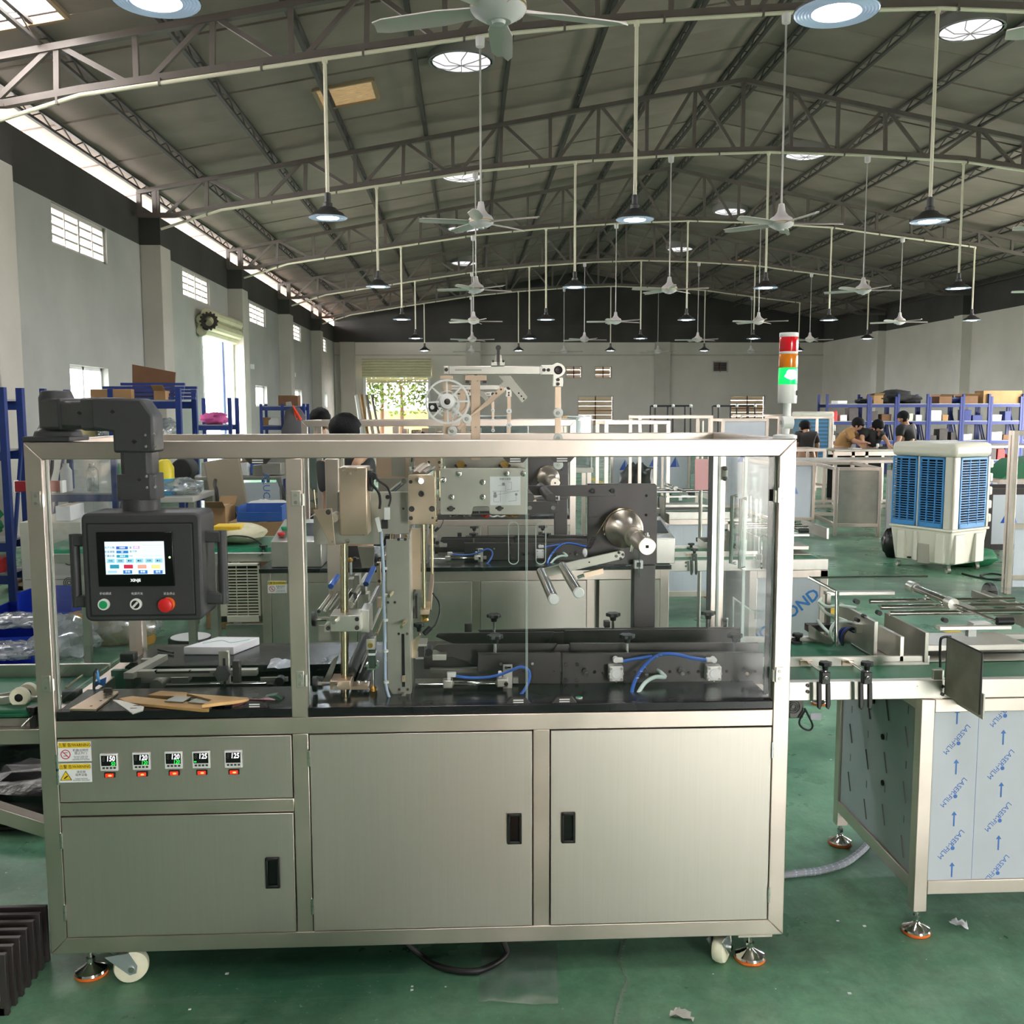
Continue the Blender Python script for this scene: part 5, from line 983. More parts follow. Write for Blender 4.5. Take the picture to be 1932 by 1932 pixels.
o, p, rr = ringb('push_button', 392, 1242, 74, M_whp); MB().lathe([(0, -.010), (rr*.68, -.010), (rr*.74, -.007), (rr*.74, 0)], (p.x, PY-.0025, p.z), 'y', 24).o('button_cap', M_grn, o)
o, p, rr = ringb('selector_switch', 810, 1238, 74, M_whp); MB().lathe([(0, -.008), (rr*.7, -.008), (rr*.74, -.004), (rr*.74, 0)], (p.x, PY-.0025, p.z), 'y', 24).o('selector_body', M_rub, o); MB().bar((p.x-rr*.42, PY-.012, p.z-rr*.45), (p.x+rr*.45, PY-.012, p.z+rr*.45), rr*.34, .006, (0, 1, 0)).o('selector_lever', M_whp, o)
o, p, rr = ringb('emergency_stop', 1225, 1240, 90, M_orange, .006); MB().lathe([(0, -.024), (rr*.6, -.0235), (rr*.95, -.021), (rr*1.04, -.017), (rr*1.0, -.012), (rr*.6, -.009), (rr*.6, 0)], (p.x-.002, PY-.0025, p.z), 'y', 28).o('mushroom_cap', M_red, o)
# grip handles left and right
for (xe, dx, a, b_) in ((x0, -1, 1008, 1145), (x1, 1, 1003, 1142)):
    zz0, zz1 = Z(262, b_, PY+.04), Z(262, a, PY+.04); gx = xe+dx*.036
    h = MB().cyl((gx, PY+.05, zz0), (gx, PY+.05, zz1), .0115, n=16).o('grip_handle', M_hmi, pd)
    for zz in (zz1-.014, zz0+.014): box('handle_mount', M_hmi, h, min(gx, xe-dx*.004), max(gx, xe-dx*.004), PY+.038, PY+.062, zz-.014, zz+.014, .004)
# neck, couplings and arm
AX, AY = (X(232, 950, 2.37)+X(300, 950, 2.37))/2, PY+.075
def oct_(cx, cy_, hw, hd, ch): return [(cx-hw+ch, cy_-hd), (cx+hw-ch, cy_-hd), (cx+hw, cy_-hd+ch), (cx+hw, cy_+hd-ch), (cx+hw-ch, cy_+hd), (cx-hw+ch, cy_+hd), (cx-hw, cy_+hd-ch), (cx-hw, cy_-hd+ch)]
def vz(name, hw, hd, ch, pa, pb, bev=.002):
    b = MB().prism(oct_(AX, AY, hw, hd, ch), 'z', Z(266, pb, AY), Z(266, pa, AY)); b.f = [q[::-1] for q in b.f]; return b.o(name, M_hmi, pd, bevel=bev)
MB().cyl((AX, AY, z1-.004), (AX, AY, Z(266, 938, AY)), .0425, n=30).o('neck', M_hmi, pd, bevel=.002)
k1 = vz('coupling', .045, .042, .010, 893, 941); vz('arm_tube', .0365, .035, .010, 850, 896)
zc0, zc1 = Z(266, 853, AY), Z(266, 752, AY)                       # elbow
hwx = .0475
el = MB().prism([(AX-hwx, zc0), (AX+hwx*.98, zc0), (AX+hwx*.98, zc0+.086), (AX+hwx*.42, zc1), (AX-.02, zc1), (AX-.095, zc1), (AX-.095, zc1-.069), (AX-hwx, zc1-.078)], 'y', AY-.04, AY+.04).o('elbow', M_hmi, pd, bevel=.006)
for px, py in ((275, 821), (291, 819.5), (276, 842.5), (293, 842), (277, 897+2), (293, 898), (278, 920), (293.5, 919)): bolt(el if py < 860 else k1, px, py, 2.6, AY-.0435, M_chrome, 'screw', 'socket')
for c_ in ((150, 779), (212, 777), (263, 905), (253, 833)):
    p = at(*c_, AY-.0425); MB().prism([(p.x-.006, p.z), (p.x, p.z-.0045), (p.x+.006, p.z), (p.x, p.z+.0045)], 'y', p.y-.0008, p.y+.002).o('diamond_mark', M_rub, el)
BX, BY = (xa+.06), MY+.06                                      # base on the frame corner
zh0, zh1 = zc1-.069, zc1-.006
d_ = Vector((AX-.08-BX, AY-BY, 0)); n_ = d_.normalized()
zm = (zh0+zh1)/2
MB().bar((BX, BY, zm), (AX-.06, AY+.005, zm), .070, .066).o('arm_beam', M_hmi, pd, bevel=.008)
for t0, t1 in ((.0, .36), (.72, 1.0)): p, q = Vector((BX, BY, zm+.001)).lerp(Vector((AX-.06, AY+.005, zm+.001)), t0), Vector((BX, BY, zm+.001)).lerp(Vector((AX-.06, AY+.005, zm+.001)), t1); MB().bar(p, q, .079, .079).o('arm_sleeve', M_hmi, pd, bevel=.008)
MB().lathe([(.06, 0), (.056, .014), (.043, .022), (.043, .10), (.036, .118), (0, .12)], (BX+.005, BY, MZ1+.012), n=28).o('swivel', M_hmi, pd, bevel=.002)
box('base_plate', M_hmi, pd, xa-.001, xa+.118, MY-.004, MY+.13, MZ1+.0008, MZ1+.014, .003)
# ---------------------------------------------------------------- signal tower on the right corner
tl = thing('signal_tower', 'red, amber and green stack light on the right corner of the frame', 'signal light', (at(1486, 822, MY+.03).x, MY+.03, MZ1))
TX, TYY = at(1484, 800, MY+.03).x, MY+.03
def tz(py): return Z(1484, py, TYY)
RT = 17.6*TYY/FPX
def seg_(name, pa, pb, m, r=RT, bev=0): return MB().lathe([(0, tz(pb)), (r*.97, tz(pb)), (r, tz(pb)+.002), (r, tz(pa)-.002), (r*.97, tz(pa)), (0, tz(pa))], (TX, TYY, 0), n=30).o(name, m, tl)
M_lred = mat('red_lens', (226, 16, 34), .2, coat=.5); M_lora = mat('amber_lens', (240, 134, 12), .2, coat=.5); M_lgrn = mat('green_lens', (30, 232, 130), .25, emit=.42, ecol=(10, 236, 90)); M_core = mat('lamp_core', (170, 255, 240), .4, emit=2.2, ecol=(150, 255, 225))
seg_('cap', 628, 636, M_whp); seg_('red_lens', 636, 663.5, M_lred); seg_('divider', 663.5, 668, M_whp, RT*.995); seg_('amber_lens', 668, 694, M_lora); seg_('green_lens', 694.5, 725.5, M_lgrn); seg_('body', 725.5, 761, M_whp)
MB().lathe([(0, tz(719)), (RT*.6, tz(719)), (RT*.8, tz(711)), (RT*.7, tz(698)), (0, tz(698))], (TX+.001, TYY-RT*.34, 0), n=20).o('lamp_core', M_core, tl)
MB().cyl((TX, TYY, tz(761)), (TX, TYY, tz(790)), 7.5*TYY/FPX, n=16).o('stem', M_whp, tl)
MB().cyl((TX-.018, TYY-.012, tz(797)), (TX+.012, TYY-.012, tz(797)), .0165, n=20).o('joint', M_whp, tl, bevel=.002); MB().cyl((TX-.019, TYY-.012, tz(797)), (TX-.021, TYY-.012, tz(797)), .006, n=12).o('joint_pin', M_grey, tl)
MB().tube([(TX-.004, TYY-.008, tz(800)), (TX-.004, TYY-.004, MZ1+.012)], [.012, .010], 12).o('bracket_leg', M_whp, tl); MB().lathe([(0, 0), (.031, 0), (.031, .008), (.022, .011), (0, .011)], (TX-.004, TYY-.002, MZ1+.0008), n=24).o('base', M_whp, tl)
box('rating_label', M_inkg, tl, TX+RT*.72, TX+RT*.86, TYY-RT*.78, TYY-RT*.5, tz(746), tz(737))
# ---------------------------------------------------------------- belt conveyor on the right of the machine
M_film = mat('pale_blue_film', (204, 209, 217), .28, .0, var=.05, vs=4, coat=.3); M_ftxt = mat('film_blue_ink', (74, 122, 200), .5); M_belt = mat('green_belt', (20, 92, 62), .5, var=.12, vs=6); M_smoke = mat('smoked_steel', (150, 146, 134), .4, .85, var=.2, vs=12)
CY0, CY1, CX0, CX1 = 2.70, 3.34, 1.300, 2.75
def arrow(par, x, y, z, h, m): return MB().box(x-.0022, x+.0022, y-.0006, y, z-h/2, z+h*.25).prism([(x-.008, z+h*.25), (x+.008, z+h*.25), (x, z+h*.5)], 'y', y-.0006, y).o('film_arrow', m, par)
cv = thing('belt_conveyor', 'steel stand with green belt and film-covered panels right of the machine', 'conveyor', (2.0, 3.0, 0))
lw = .04
zt0, zt1 = .677, .716
for x in (CX0, CX1-lw):
    for y in (CY0, CY1-lw):
        box('leg', M_steel, cv, x, x+lw, y, y+lw, .075, zt1, .002)
        f = MB().lathe([(0, .036), (.009, .036), (.012, .031), (.039, .016), (.041, .011), (0, .011)], (x+lw/2, y+lw/2, 0), n=24).o('levelling_foot', M_chrome, cv); MB().lathe([(0, .0005), (.039, .0005), (.0415, .004), (.0415, .0105), (0, .0108)], (x+lw/2, y+lw/2, 0), n=24).o('rubber_ring', M_orange, f); MB().cyl((x+lw/2, y+lw/2, .03), (x+lw/2, y+lw/2, .076), .0065, n=8).o('thread', M_chrome, f); MB().cyl((x+lw/2, y+lw/2, .045), (x+lw/2, y+lw/2, .056), .011, n=6).o('nut', M_chrome, f)
for y in (CY0, CY1-lw):
    box('cross_bar', M_steel, cv, CX0+lw, CX1-lw, y, y+lw, zt0, zt1, .002); box('cross_bar', M_steel, cv, CX0+lw, CX1-lw, y, y+lw, .127, .169, .002)
for x in (CX0, CX1-lw): box('cross_bar', M_steel, cv, x, x+lw, CY0+lw, CY1-lw, zt0, zt1, .002); box('cross_bar', M_steel, cv, x, x+lw, CY0+lw, CY1-lw, .127, .169, .002)
pf = box('film_panel', M_film, cv, CX0+lw, CX1-lw, CY0+.006, CY0+.01, .169, zt0)
ps = box('film_panel', M_film, cv, CX0+.008, CX0+.012, CY0+lw, CY1-lw, .169, zt0); box('film_panel', M_film, cv, CX0+lw, CX1-lw, CY1-.01, CY1-.006, .169, zt0)
for k in range(3): box('film_crease', M_ftxt, pf, X(1842+k*110, 1500, CY0)-.0004, X(1842+k*110, 1500, CY0)+.0004, CY0+.0053, CY0+.0059, .17, .676)
LF = []
for px, py in ((1805, 1395), (1799, 1495), (1794, 1593), (1893, 1343), (1888, 1442), (1883, 1541), (1879, 1640)):
    c = at(px, py, CY0+.005); text('LASER-FILM', .0215, (c.x, CY0+.0052, c.z), M_ftxt, pf, rot=(PI/2, math.radians(130), 0)); MB().lathe([(.003, 0), (.006, 0), (.006, -.0005), (.003, -.0005)], (c.x+.006, CY0+.0055, c.z-.012), 'y', 12).o('film_logo', M_ftxt, pf)
for px, py in ((1804, 1447), (1800, 1545), (1796, 1641), (1893, 1391), (1889, 1490), (1884, 1590), (1806, 1352)): c = at(px, py, CY0+.005); arrow(pf, c.x, CY0+.0055, c.z, .045, M_ftxt)
for i in range(4):
    for k in range(6):
        y = CY0+.1+i*.14; z = .23+.085*k+.04*(i % 2)
        if k % 2: MB().box(CX0+.0074, CX0+.0079, y-.0025, y+.0025, z-.012, z+.012).o('film_arrow', mat('film_dark_ink', (84, 116, 160), .5), ps)
        else: MB().bar((CX0+.0076, y-.012, z-.03), (CX0+.0076, y+.012, z+.03), .0008, .006, (1, 0, 0)).o('film_mark', mat('film_dark_ink'), ps)
for q in ((1665, 1390), (1665, 1477), (1648, 1323)): c = at(q[0], q[1], x=CX0+.006); MB().cyl((CX0+.004, c.y, c.z), (CX0+.01, c.y, c.z), .009, n=12).o('panel_hole', M_dark, ps)
# belt bed between the machine and the stand
BX0, BX1 = MX1+.012, 2.75
box('side_rail', M_alu, cv, BX0, BX1, CY0+.005, CY0+.03, .7165, .772, .002); box('side_rail', M_alu, cv, BX0, BX1, 3.25, 3.275, .7165, .772, .002)
box('belt', M_belt, cv, BX0, BX1, CY0+.035, 3.245, .742, .756, .003); box('belt_bed', M_grey, cv, BX0+.01, BX1, CY0+.031, 3.249, .7165, .735)
for q in (zR(328, 914), zR(328, 960), zR(1325, 920), zR(1325, 980)): bolt(cv, *q, 3.6, CY0+.005, M_blk)
for q in (zR(1142, 922), zR(490, 922)): bolt(cv, *q, 1.6, CY0+.005, M_grey, kind='flat')
# side guides with their clamps
YG = 2.93
box('side_guide', M_alu, cv, BX0, X(*zR(1232, 740), YG), YG, YG+.012, Z(*zR(700, 780), YG), Z(*zR(700, 702), YG), .001); box('guide_slot', M_grey, cv, X(*zR(890, 742), YG), X(*zR(1212, 742), YG), YG-.0008, YG+.0002, Z(*zR(1000, 746), YG), Z(*zR(1000, 736), YG))
YG2 = 3.20
box('side_guide', M_alu, cv, BX0, X(*zR(955, 660), YG2), YG2, YG2+.012, Z(*zR(500, 696), YG2), Z(*zR(500, 630), YG2), .001); box('guide_end', M_warm, cv, X(*zR(958, 660), YG2), X(*zR(1140, 660), YG2), YG2+.005, YG2+.011, Z(*zR(1000, 696), YG2), Z(*zR(1000, 640), YG2), .001)
for q in ((275, 674), (350, 674), (806, 670), (880, 670), (948, 650), (948, 684)): bolt(cv, *zR(*q), 2.2, YG2, M_grey)
for kx in (455, 765):
    px, py = zR(kx+10, 860); c = at(px, py, 2.66)
    cl = box('rail_clamp', M_black, cv, c.x-.013, c.x+.011, 2.655, 2.68, Z(*zR(kx, 905), 2.66), Z(*zR(kx, 815), 2.66), .002); bolt(cl, *zR(kx+8, 862), 4.4, 2.655, M_chrome, kind='acorn')
    for s, a in ((-1, -50), (1, 15)): pl('clamp_jaw', M_black, cl, [zR(kx+a, 895), zR(kx+a+30, 895), zR(kx+a+32, 1060), zR(kx+a+18, 1098), zR(kx+a, 1085)], 2.662-.004*s, 2.674-.004*s, .002)
    knob(cl, *zR(kx+5, 758), zR(0, 820)[1], 2.665, .017); q = at(*zR(kx-125, 742), YG-.004); MB().cyl((q.x, YG-.004, q.z), (c.x-.003, 2.68, Z(*zR(kx-40, 815), 2.68)), .005, n=10).o('clamp_rod', M_chrome, cl); bx('rod_seat', M_warm, cl, *R_(zR, kx-180, 732, kx-90, 768), YG-.006, YG-.0005, .001)
for q in ((255, 545), (775, 550)): 
    k = knob(cv, *zR(*q), zR(0, 600)[1], YG2+.03, .017); bx('knob_block', M_black, k, *R_(zR, q[0]-35, 592, q[0]+35, 628), YG2+.015, YG2+.045, .002)
# smoked guards around the transfer
q = at(1851, 1290, 2.50); x_ = q.x-.018; zn0, zn1 = Z(1850, 1348, 2.50), Z(1852, 1232, 2.50)
g1 = MB().prism([(2.50, zn0), (2.50, zn1), (2.69, zn1), (2.69, zn0)], 'x', x_+.016, x_+.02).o('smoked_guard', M_smoke, cv); MB().tube([(x_+.018, 2.50, zn0), (x_+.018, 2.50, zn1), (x_+.018, 2.69, zn1), (x_+.018, 2.69, zn0)], .003, 6).o('guard_edge', M_rub, g1)
MB().tube([(x_+.02, 2.50, zn1), (2.1, 2.50, zn1)], .003, 6).o('guard_rail', M_rub, cv); box('guard_mount', M_alu, cv, x_-.01, x_+.02, 2.706, 2.72, .70, .80, .001); box('guard_wing', M_grey, cv, x_+.06, x_+.064, 2.56, 2.70, .70, .77)
hose('guard_strap', M_rub, cv, [(*zR(1312, 780), 2.72), (*zR(1312, 600), 2.72), (*zR(1330, 560), 2.72), (*zR(1390, 556), 2.72)], .004)
# cross slides and plates above the belt
for x, y0, y1, z0_, z1_ in ((1.268, 2.97, 3.27, .775, .885), (1.335, 2.93, 3.10, .765, .845), (1.408, 2.92, 3.22, .765, .86), (1.80, 2.98, 3.40, .84, .90)): box('slide_plate', M_alu if x != 1.408 else M_grey, cv, x, x+.012, y0, y1, z0_, z1_, .001)
for (a, b_), Y in (((790, 292), 3.22), ((870, 337), 3.12), ((935, 382), 3.02)): c = at(*zR(a, b_), Y); MB().cyl((c.x, Y, c.z), (c.x+.50, Y, c.z), .0085, n=14).o('slide_rod', M_chrome, cv)
box('slide_base', M_grey, cv, 1.285, 1.80, 2.955, 3.19, .757, .763, .001); box('slide_base', M_alu, cv, 1.43, 1.78, 3.0, 3.17, .78, .80, .002)
for q in ((700, 298), (865, 382), (1355, 436)): cy('slide_screw', M_rub, cv, *zR(*q), 5, 2.98, 3.0, 12)
bx('top_bar', M_alu, cv, *R_(zR, 1310, 478, 1840, 505), 2.94, 2.97, .001); bx('top_bar', M_alu, cv, *R_(zR, 470, 222, 975, 248), 3.30, 3.33, .001); bx('bar_joint', M_whp, cv, *R_(zR, 1520, 500, 1580, 555), 2.95, 2.97); bx('bar_joint', M_whp, cv, *R_(zR, 1560, 455, 1690, 485), 2.96, 3.0)
c0, c1, c2 = at(*zR(1100, 185), 3.30), at(*zR(1400, 310), 3.05), at(*zR(1730, 440), 2.90)
ac2 = MB().cyl(c0, c1, .014, n=16).o('air_cylinder', M_chrome, cv); MB().cyl(c1, c2, .0045, n=8).o('piston_rod', M_chrome, ac2); MB().cyl(c0-Vector((.006, -.006, -.003)), c0+(c1-c0)*.1, .019, n=14).o('cylinder_end', M_alu, ac2); MB().cyl(c1-(c1-c0)*.1, c1+(c1-c0)*.03, .019, n=14).o('cylinder_end', M_alu, ac2); MB().cyl(c2, c2+Vector((.05, 0, 0)), .012, n=12).o('rod_stop', M_rub, ac2)
MB().bar(c0+Vector((.06, 0, -.02)), c1+Vector((.06, 0, -.02)), .04, .012).o('cylinder_rail', M_grey, cv)
MB().lathe([(.036, -.007), (.041, -.01), (.043, -.007), (.043, .007), (.041, .01), (.036, .007), (.035, 0), (.036, -.007)], (at(*zR(1675, 292), 3.5).x, 3.5, .865), 'x', 28).o('pulley_ring', M_rub, cv); MB().bar((at(*zR(1675, 292), 3.5).x, 3.5, .828), (at(*zR(1675, 292), 3.5).x, 3.5, .902), .012, .02).o('pulley_spoke', M_rub, cv); box('pulley_arm', M_alu, cv, at(*zR(1675, 292), 3.5).x-.02, at(*zR(1675, 292), 3.5).x-.01, 3.24, 3.52, .855, .875)
# clear cover on bent tubes, hoses
A, B_, C_ = at(*zR(345, 118), 3.45), at(*zR(548, 228), 3.05), at(*zR(540, 625), 3.05)
MB().tube([A, B_, C_], .0065, 8).o('cover_tube', M_chrome, cv); D_ = at(*zR(1215, 132), 3.45)
MB().tube([A, (D_.x, A.y, A.z)], .004, 8).o('cover_tube', M_chrome, cv)
MB().add([tuple(A), (D_.x, A.y, A.z), (B_.x+.62, B_.y, B_.z), tuple(B_)], [(0, 1, 2, 3)]).o('clear_cover', clear('cover_sheet', (232, 238, 236), .07, .04, haze=.06), cv); box('cover_post', M_grey, cv, X(*zR(470, 350), 3.28), X(*zR(500, 350), 3.28), 3.28, 3.30, .756, Z(*zR(480, 240), 3.28))
M_mint = mat('mint_hose', (200, 214, 204), .3)
for pts in (((410, 290, 3.2), (470, 330, 3.2), (560, 325, 3.2), (690, 340, 3.18)), ((430, 270, 3.25), (415, 310, 3.22), (470, 380, 3.2), (620, 440, 3.15)), ((400, 430, 3.2), (440, 480, 3.18), (520, 560, 3.12), (560, 610, 3.1)), ((690, 460, 3.1), (560, 440, 3.1), (505, 490, 3.1), (510, 560, 3.1), (560, 610, 3.1))): hose('air_hose', M_mint, cv, [(*zR(p[0], p[1]), p[2]) for p in pts], .0055)
for k in range(4): hose('blue_cable', mat('blue_cable', (34, 64, 170), .35) if k % 2 == 0 else M_rub, cv, [(*zR(590, 620), 3.1-.01*k), (*zR(560+12*k, 540), 3.1-.01*k), (*zR(600+16*k, 490), 3.1-.01*k), (*zR(670+14*k, 520), 3.12-.01*k)], .004)
bx('valve_block', M_alu, cv, *R_(zR, 690, 460, 835, 530), 3.06, 3.10, .002); bx('hinge_bracket', M_blk, cv, *R_(zR, 335, 470, 520, 520), 3.22, 3.26); pl('slant_bracket', M_grey, cv, [zR(335, 480), zR(350, 470), zR(520, 590), zR(500, 625), zR(340, 560)], 3.21, 3.214)
for q in ((755, 408), (785, 425), (705, 435)): cy('valve_knob', M_rub, cv, *zR(*q), 4, 3.05, 3.07, 10)
fm = bx('cooling_fan', mat('grey_plastic', (120, 118, 114), .5), cv, *R_(zR, 195, 1022, 300, 1160), 2.84, 2.87, .003)
p = at(*zR(225, 1075), 2.838)
for r in (.006, .012, .018): MB().lathe([(r, 0), (r+.0025, 0), (r+.0025, -.002), (r, -.002), (r, 0)], (p.x, 2.839, p.z), 'y', 20).o('fan_ring', M_rub, fm)
hose('fan_cable', M_rub, cv, [(*zR(305, 1085), 2.83), (*zR(330, 1130), 2.83), (*zR(365, 1210), 2.83), (*zR(340, 1248), 2.83), (*zR(285, 1225), 2.83), (*zR(268, 1180), 2.83), (*zR(310, 1100), 2.83)], .003); bx('cable_label', mat('sticker_silver', (190, 190, 200), .4), cv, *R_(zR, 352, 1118, 430, 1172), 2.828, 2.83)
hs = thing('corrugated_hose', 'grey spiral wrapped hose on the floor between machine and conveyor', 'hose', (1.1, 3.2, 0))
pts = [at(1478, 1650, Y=3.0), at(1520, 1647, Y=3.05), at(1580, 1634, Y=3.12), at(1620, 1612, Y=3.2), at(1640, 1588, Y=3.3)]; pts = [(p.x, p.y, .014+max(0, (i-2))*.002) for i, p in enumerate(pts)]; pts = [(.80, 3.02, .014)] + [(at(px, py, z=.014).x, at(px, py, z=.014).y, .014) for px, py in ((1500, 1648), (1545, 1643), (1590, 1630), (1620, 1610), (1638, 1590), (1645, 1560))]
MB().tube(curve(pts, 8), .012, 10).o('hose', mat('spiral_grey', (150, 152, 158), .35), hs); b = MB(); cpts = curve(pts, 8)
for i in range(0, len(cpts), 2): b.ball(cpts[i], .0128, .0128, .0128, 8, 4)
b.o('spiral', M_sleeve, hs)
# the white clear cover's yellow line on the floor
def fline(pts): 
    b = MB(); v = [(p[0], p[1], .0015) for p in pts]; b.add(v, [tuple(range(len(v)))]); o = b.o('floor_line', mat('yellow_paint', (206, 176, 60), .6, var=.2, vs=9), None, smooth=False); o['kind'] = 'structure'; return o
fline([(2.70, 4.2), (2.86, 4.2), (2.86, 22.0), (2.70, 22.0)]); fline([(3.30, 4.2), (3.42, 4.2), (3.42, 6.6), (3.30, 6.6)])
# ---------------------------------------------------------------- the two machines behind, and their conveyors
SKIP2 = {'frame_post', 'frame_beam', 'clear_door', 'clear_side_door', 'clear_back_door', 'cabinet_door', 'control_panel', 'temperature_controller', 'rocker_switch', 'warning_sticker', 'door_hinge', 'magnet_catch', 'seal_strip', 'rear_hinge', 'door_handle', 'post_cable', 'cabinet_shade_fill', 'side_sheet', 'worktop', 'trough_tray', 'outlet_guard', 'outlet_guard_edge', 'green_cap', 'trough_wall', 'trough_bar', 'trough_arm', 'stop_bracket', 'rest_block', 'side_rod', 'trough_slot'}
D2 = Vector((-.045, 2.34, 0))
m2 = copy_tree(mach, Vector((-.13, 2.93, 0))+D2, None, SKIP2); m2.name = 'packaging_machine'; m2['label'] = 'second wrapping machine, without glass enclosure, behind the foreground machine'; WL[m2.name] = Vector((-.13, 2.93, 0))+D2
Y2, a0, a1 = 4.9, -1.03, 1.02
def part(name, m, *a, bevel=.0015): return box(name, m, m2, *a, bevel)
for x in (a0, a1-TT): part('frame_post', M_steel, x, x+TT, Y2, Y2+TT, MZ0, ZM1)
for z in (MZ0, ZM1-.05): part('frame_beam', M_steel, a0+TT, a1-TT, Y2, Y2+TT, z, z+.05)
for x0_, x1_ in ((a0+TT, -.60), (-.56, .02), (.06, .60), (.66, a1-TT)): part('cabinet_door', M_door, x0_+.003, x1_-.003, Y2-.002, Y2+.014, MZ0+.052, ZM1-.053)
for x in (-.60, .02, .60): part('frame_post', M_steel, x, x+.04, Y2+.002, Y2+TT, MZ0+.05, ZM1-.05)
part('worktop', M_top, a0-.01, a1+.01, Y2-.01, Y2+.80, ZM1, ZP-.002); part('cabinet_body', M_grey, a0+.004, a1-.004, Y2+TT+.002, Y2+.76, MZ0, ZM1-.001)
sticker(505, 1096, 541, 1119, True, Y2-.0026, m2)
for (xq, s) in ((-.86, 1), (.93, -1)):                               # sloping desk boxes with a touch screen and buttons
    b = MB().prism([(Y2+.03, ZP), (Y2+.42, ZP), (Y2+.42, ZP+.20), (Y2+.03, ZP+.13)], 'x', xq-.125, xq+.125); k = b.o('desk_box', M_alu, m2, bevel=.003)
    MB().add([(xq-.05, Y2+.12, ZP+.148), (xq+.11, Y2+.12, ZP+.148), (xq+.11, Y2+.34, ZP+.1875), (xq-.05, Y2+.34, ZP+.1875)], [(0, 1, 2, 3)]).o('touch_screen', mat('screen_off', (60, 64, 70), .15), k)
    for yy, mm in ((Y2+.10, M_red), (Y2+.20, M_grn)): MB().lathe([(0, .022), (.018, .02), (.02, .012), (.014, 0)], (xq-.085, yy, ZP+.135+(yy-Y2-.03)*.18), n=16).o('button', mm, k)
D3 = Vector((-.07, 4.64, 0))
SKIP3 = SKIP2 - {'frame_post', 'frame_beam', 'clear_door', 'cabinet_door', 'worktop', 'cabinet_shade_fill', 'clear_side_door'} | {'guide_lip', 'guide_seat', 'star_knob', 'air_hose', 'clear_hose', 'air_cylinder', 'cylinder_tube', 'feed_rail', 'rail_screw', 'sensor_stand', 'clamp_block', 'trough_rail', 'trough_box', 'trough_knob', 'slide_rail', 'lead', 'motor_cable', 'cable_plug', 'cable_sleeve', 'tower_plate', 'guide_rail_plate', 'cylinder_bracket'}
m3 = copy_tree(mach, Vector((-.13, 2.93, 0))+D3, None, SKIP3); m3.name = 'packaging_machine'; m3['label'] = 'third wrapping machine, its steel frame showing behind the seated workers'
SK = {'air_hose', 'blue_cable', 'fan_cable', 'cooling_fan', 'film_mark', 'cable_label', 'guard_rail', 'pulley_ring', 'pulley_spoke', 'pulley_arm'}
v2 = copy_tree(cv, (2.0+.15, 3.0+2.25, 0), None, SK | {'clear_cover', 'cover_tube'}); v2['label'] = 'belt conveyor stand beside the second machine, with lettered blue film'
for o in list(v2.children):
    if o.name.startswith('film_panel'):
        for q in list(o.children): bpy.data.objects.remove(q)
c = at(1505, 1180, CY0+2.25+.005); WL[v2.name] = Vector((2.15, 5.25, 0))
M_alu_t = mat('film_bright_ink', (58, 130, 206), .5)
for dx, dz in ((0, 0), (.02, -.30)): text('ALUCOBOND', .085, (c.x-.11+dx, CY0+2.2545, c.z+.01+dz), M_alu_t, v2, rot=(PI/2, math.radians(-38), 0), bold=.002)
v3 = copy_tree(cv, (2.0+.08, 3.0+4.6, 0), None, SK | {'clear_cover', 'cover_tube'}); v3['label'] = 'farthest belt conveyor stand, beside the third machine'

def shorten(v, lim):
    """cut the long members of a conveyor copy to end at x = lim"""
    for ch in v.children:
        n = ch.name.split('.')[0]
        if ch.type != 'MESH' or n == 'bolt': continue
        w_ = ch.dimensions.x if ch.dimensions.x > 0 else max(c[0] for c in ch.bound_box)-min(c[0] for c in ch.bound_box)
        cx = v.location.x+ch.location.x
        if n in ('leg', 'levelling_foot') and cx > lim-.1: ch.location.x -= (v.location.x+.75)-lim
        elif n == 'cross_bar' and w_ < .1 and cx > lim: ch.location.x -= (v.location.x+.75)-lim
        elif w_ > .3 and cx+w_/2 > lim: x0_ = cx-w_/2; nw = max(.05, lim-x0_); ch.scale.x = nw/w_; ch.location.x = x0_+nw/2-v.location.x
shorten(v2, 1.86); shorten(v3, 2.0)
# ---------------------------------------------------------------- things on the floor near the machine
cb = thing('power_cable', 'thick black cable looping out under the machine onto the floor', 'cable', (-.05, 2.6, 0))
MB().tube(curve([(-.24, 2.80, .10), (-.205, 2.66, .075)] + [tuple(at(px, py, z=.013)) for px, py in ((795, 1803), (825, 1822), (870, 1832), (915, 1828), (955, 1800))] + [(.09, 2.66, .06), (.12, 2.80, .10)], 8), .0085, 10).o('cable', M_rub, cb)
def sheet(name, m, pts, z, label, cat, n=10, amp=.004):
    """crumpled thin sheet lying on a surface, corners given in order"""
    q = [Vector((at(p[0], p[1], z=z).x, at(p[0], p[1], z=z).y, z)) for p in pts]; b = MB(); vs = []
    for i in range(n+1):
        for j in range(n+1):
            u, v = i/n, j/n; p = (q[0]*(1-u)+q[1]*u)*(1-v)+(q[3]*(1-u)+q[2]*u)*v
            vs.append((p.x+random.uniform(-1, 1)*amp*.8, p.y+random.uniform(-1, 1)*amp*.8, z+.0025+random.uniform(0, 1)*amp*2))
    fs = [(i*(n+1)+j, (i+1)*(n+1)+j, (i+1)*(n+1)+j+1, i*(n+1)+j+1) for i in range(n) for j in range(n)]
    o = b.add(vs, fs).o(name, m, None, ang=3); return tag(o, label, cat)
M_bag = clear('clear_polybag', (236, 240, 238), .05, .2, haze=.14, hcol=(214, 222, 220))
sheet('plastic_bag', M_bag, [(901, 1893), (1055, 1898), (1050, 1782), (911, 1780)], 0, 'flat clear plastic bag lying on the green floor under the machine', 'bag', 12, .004)
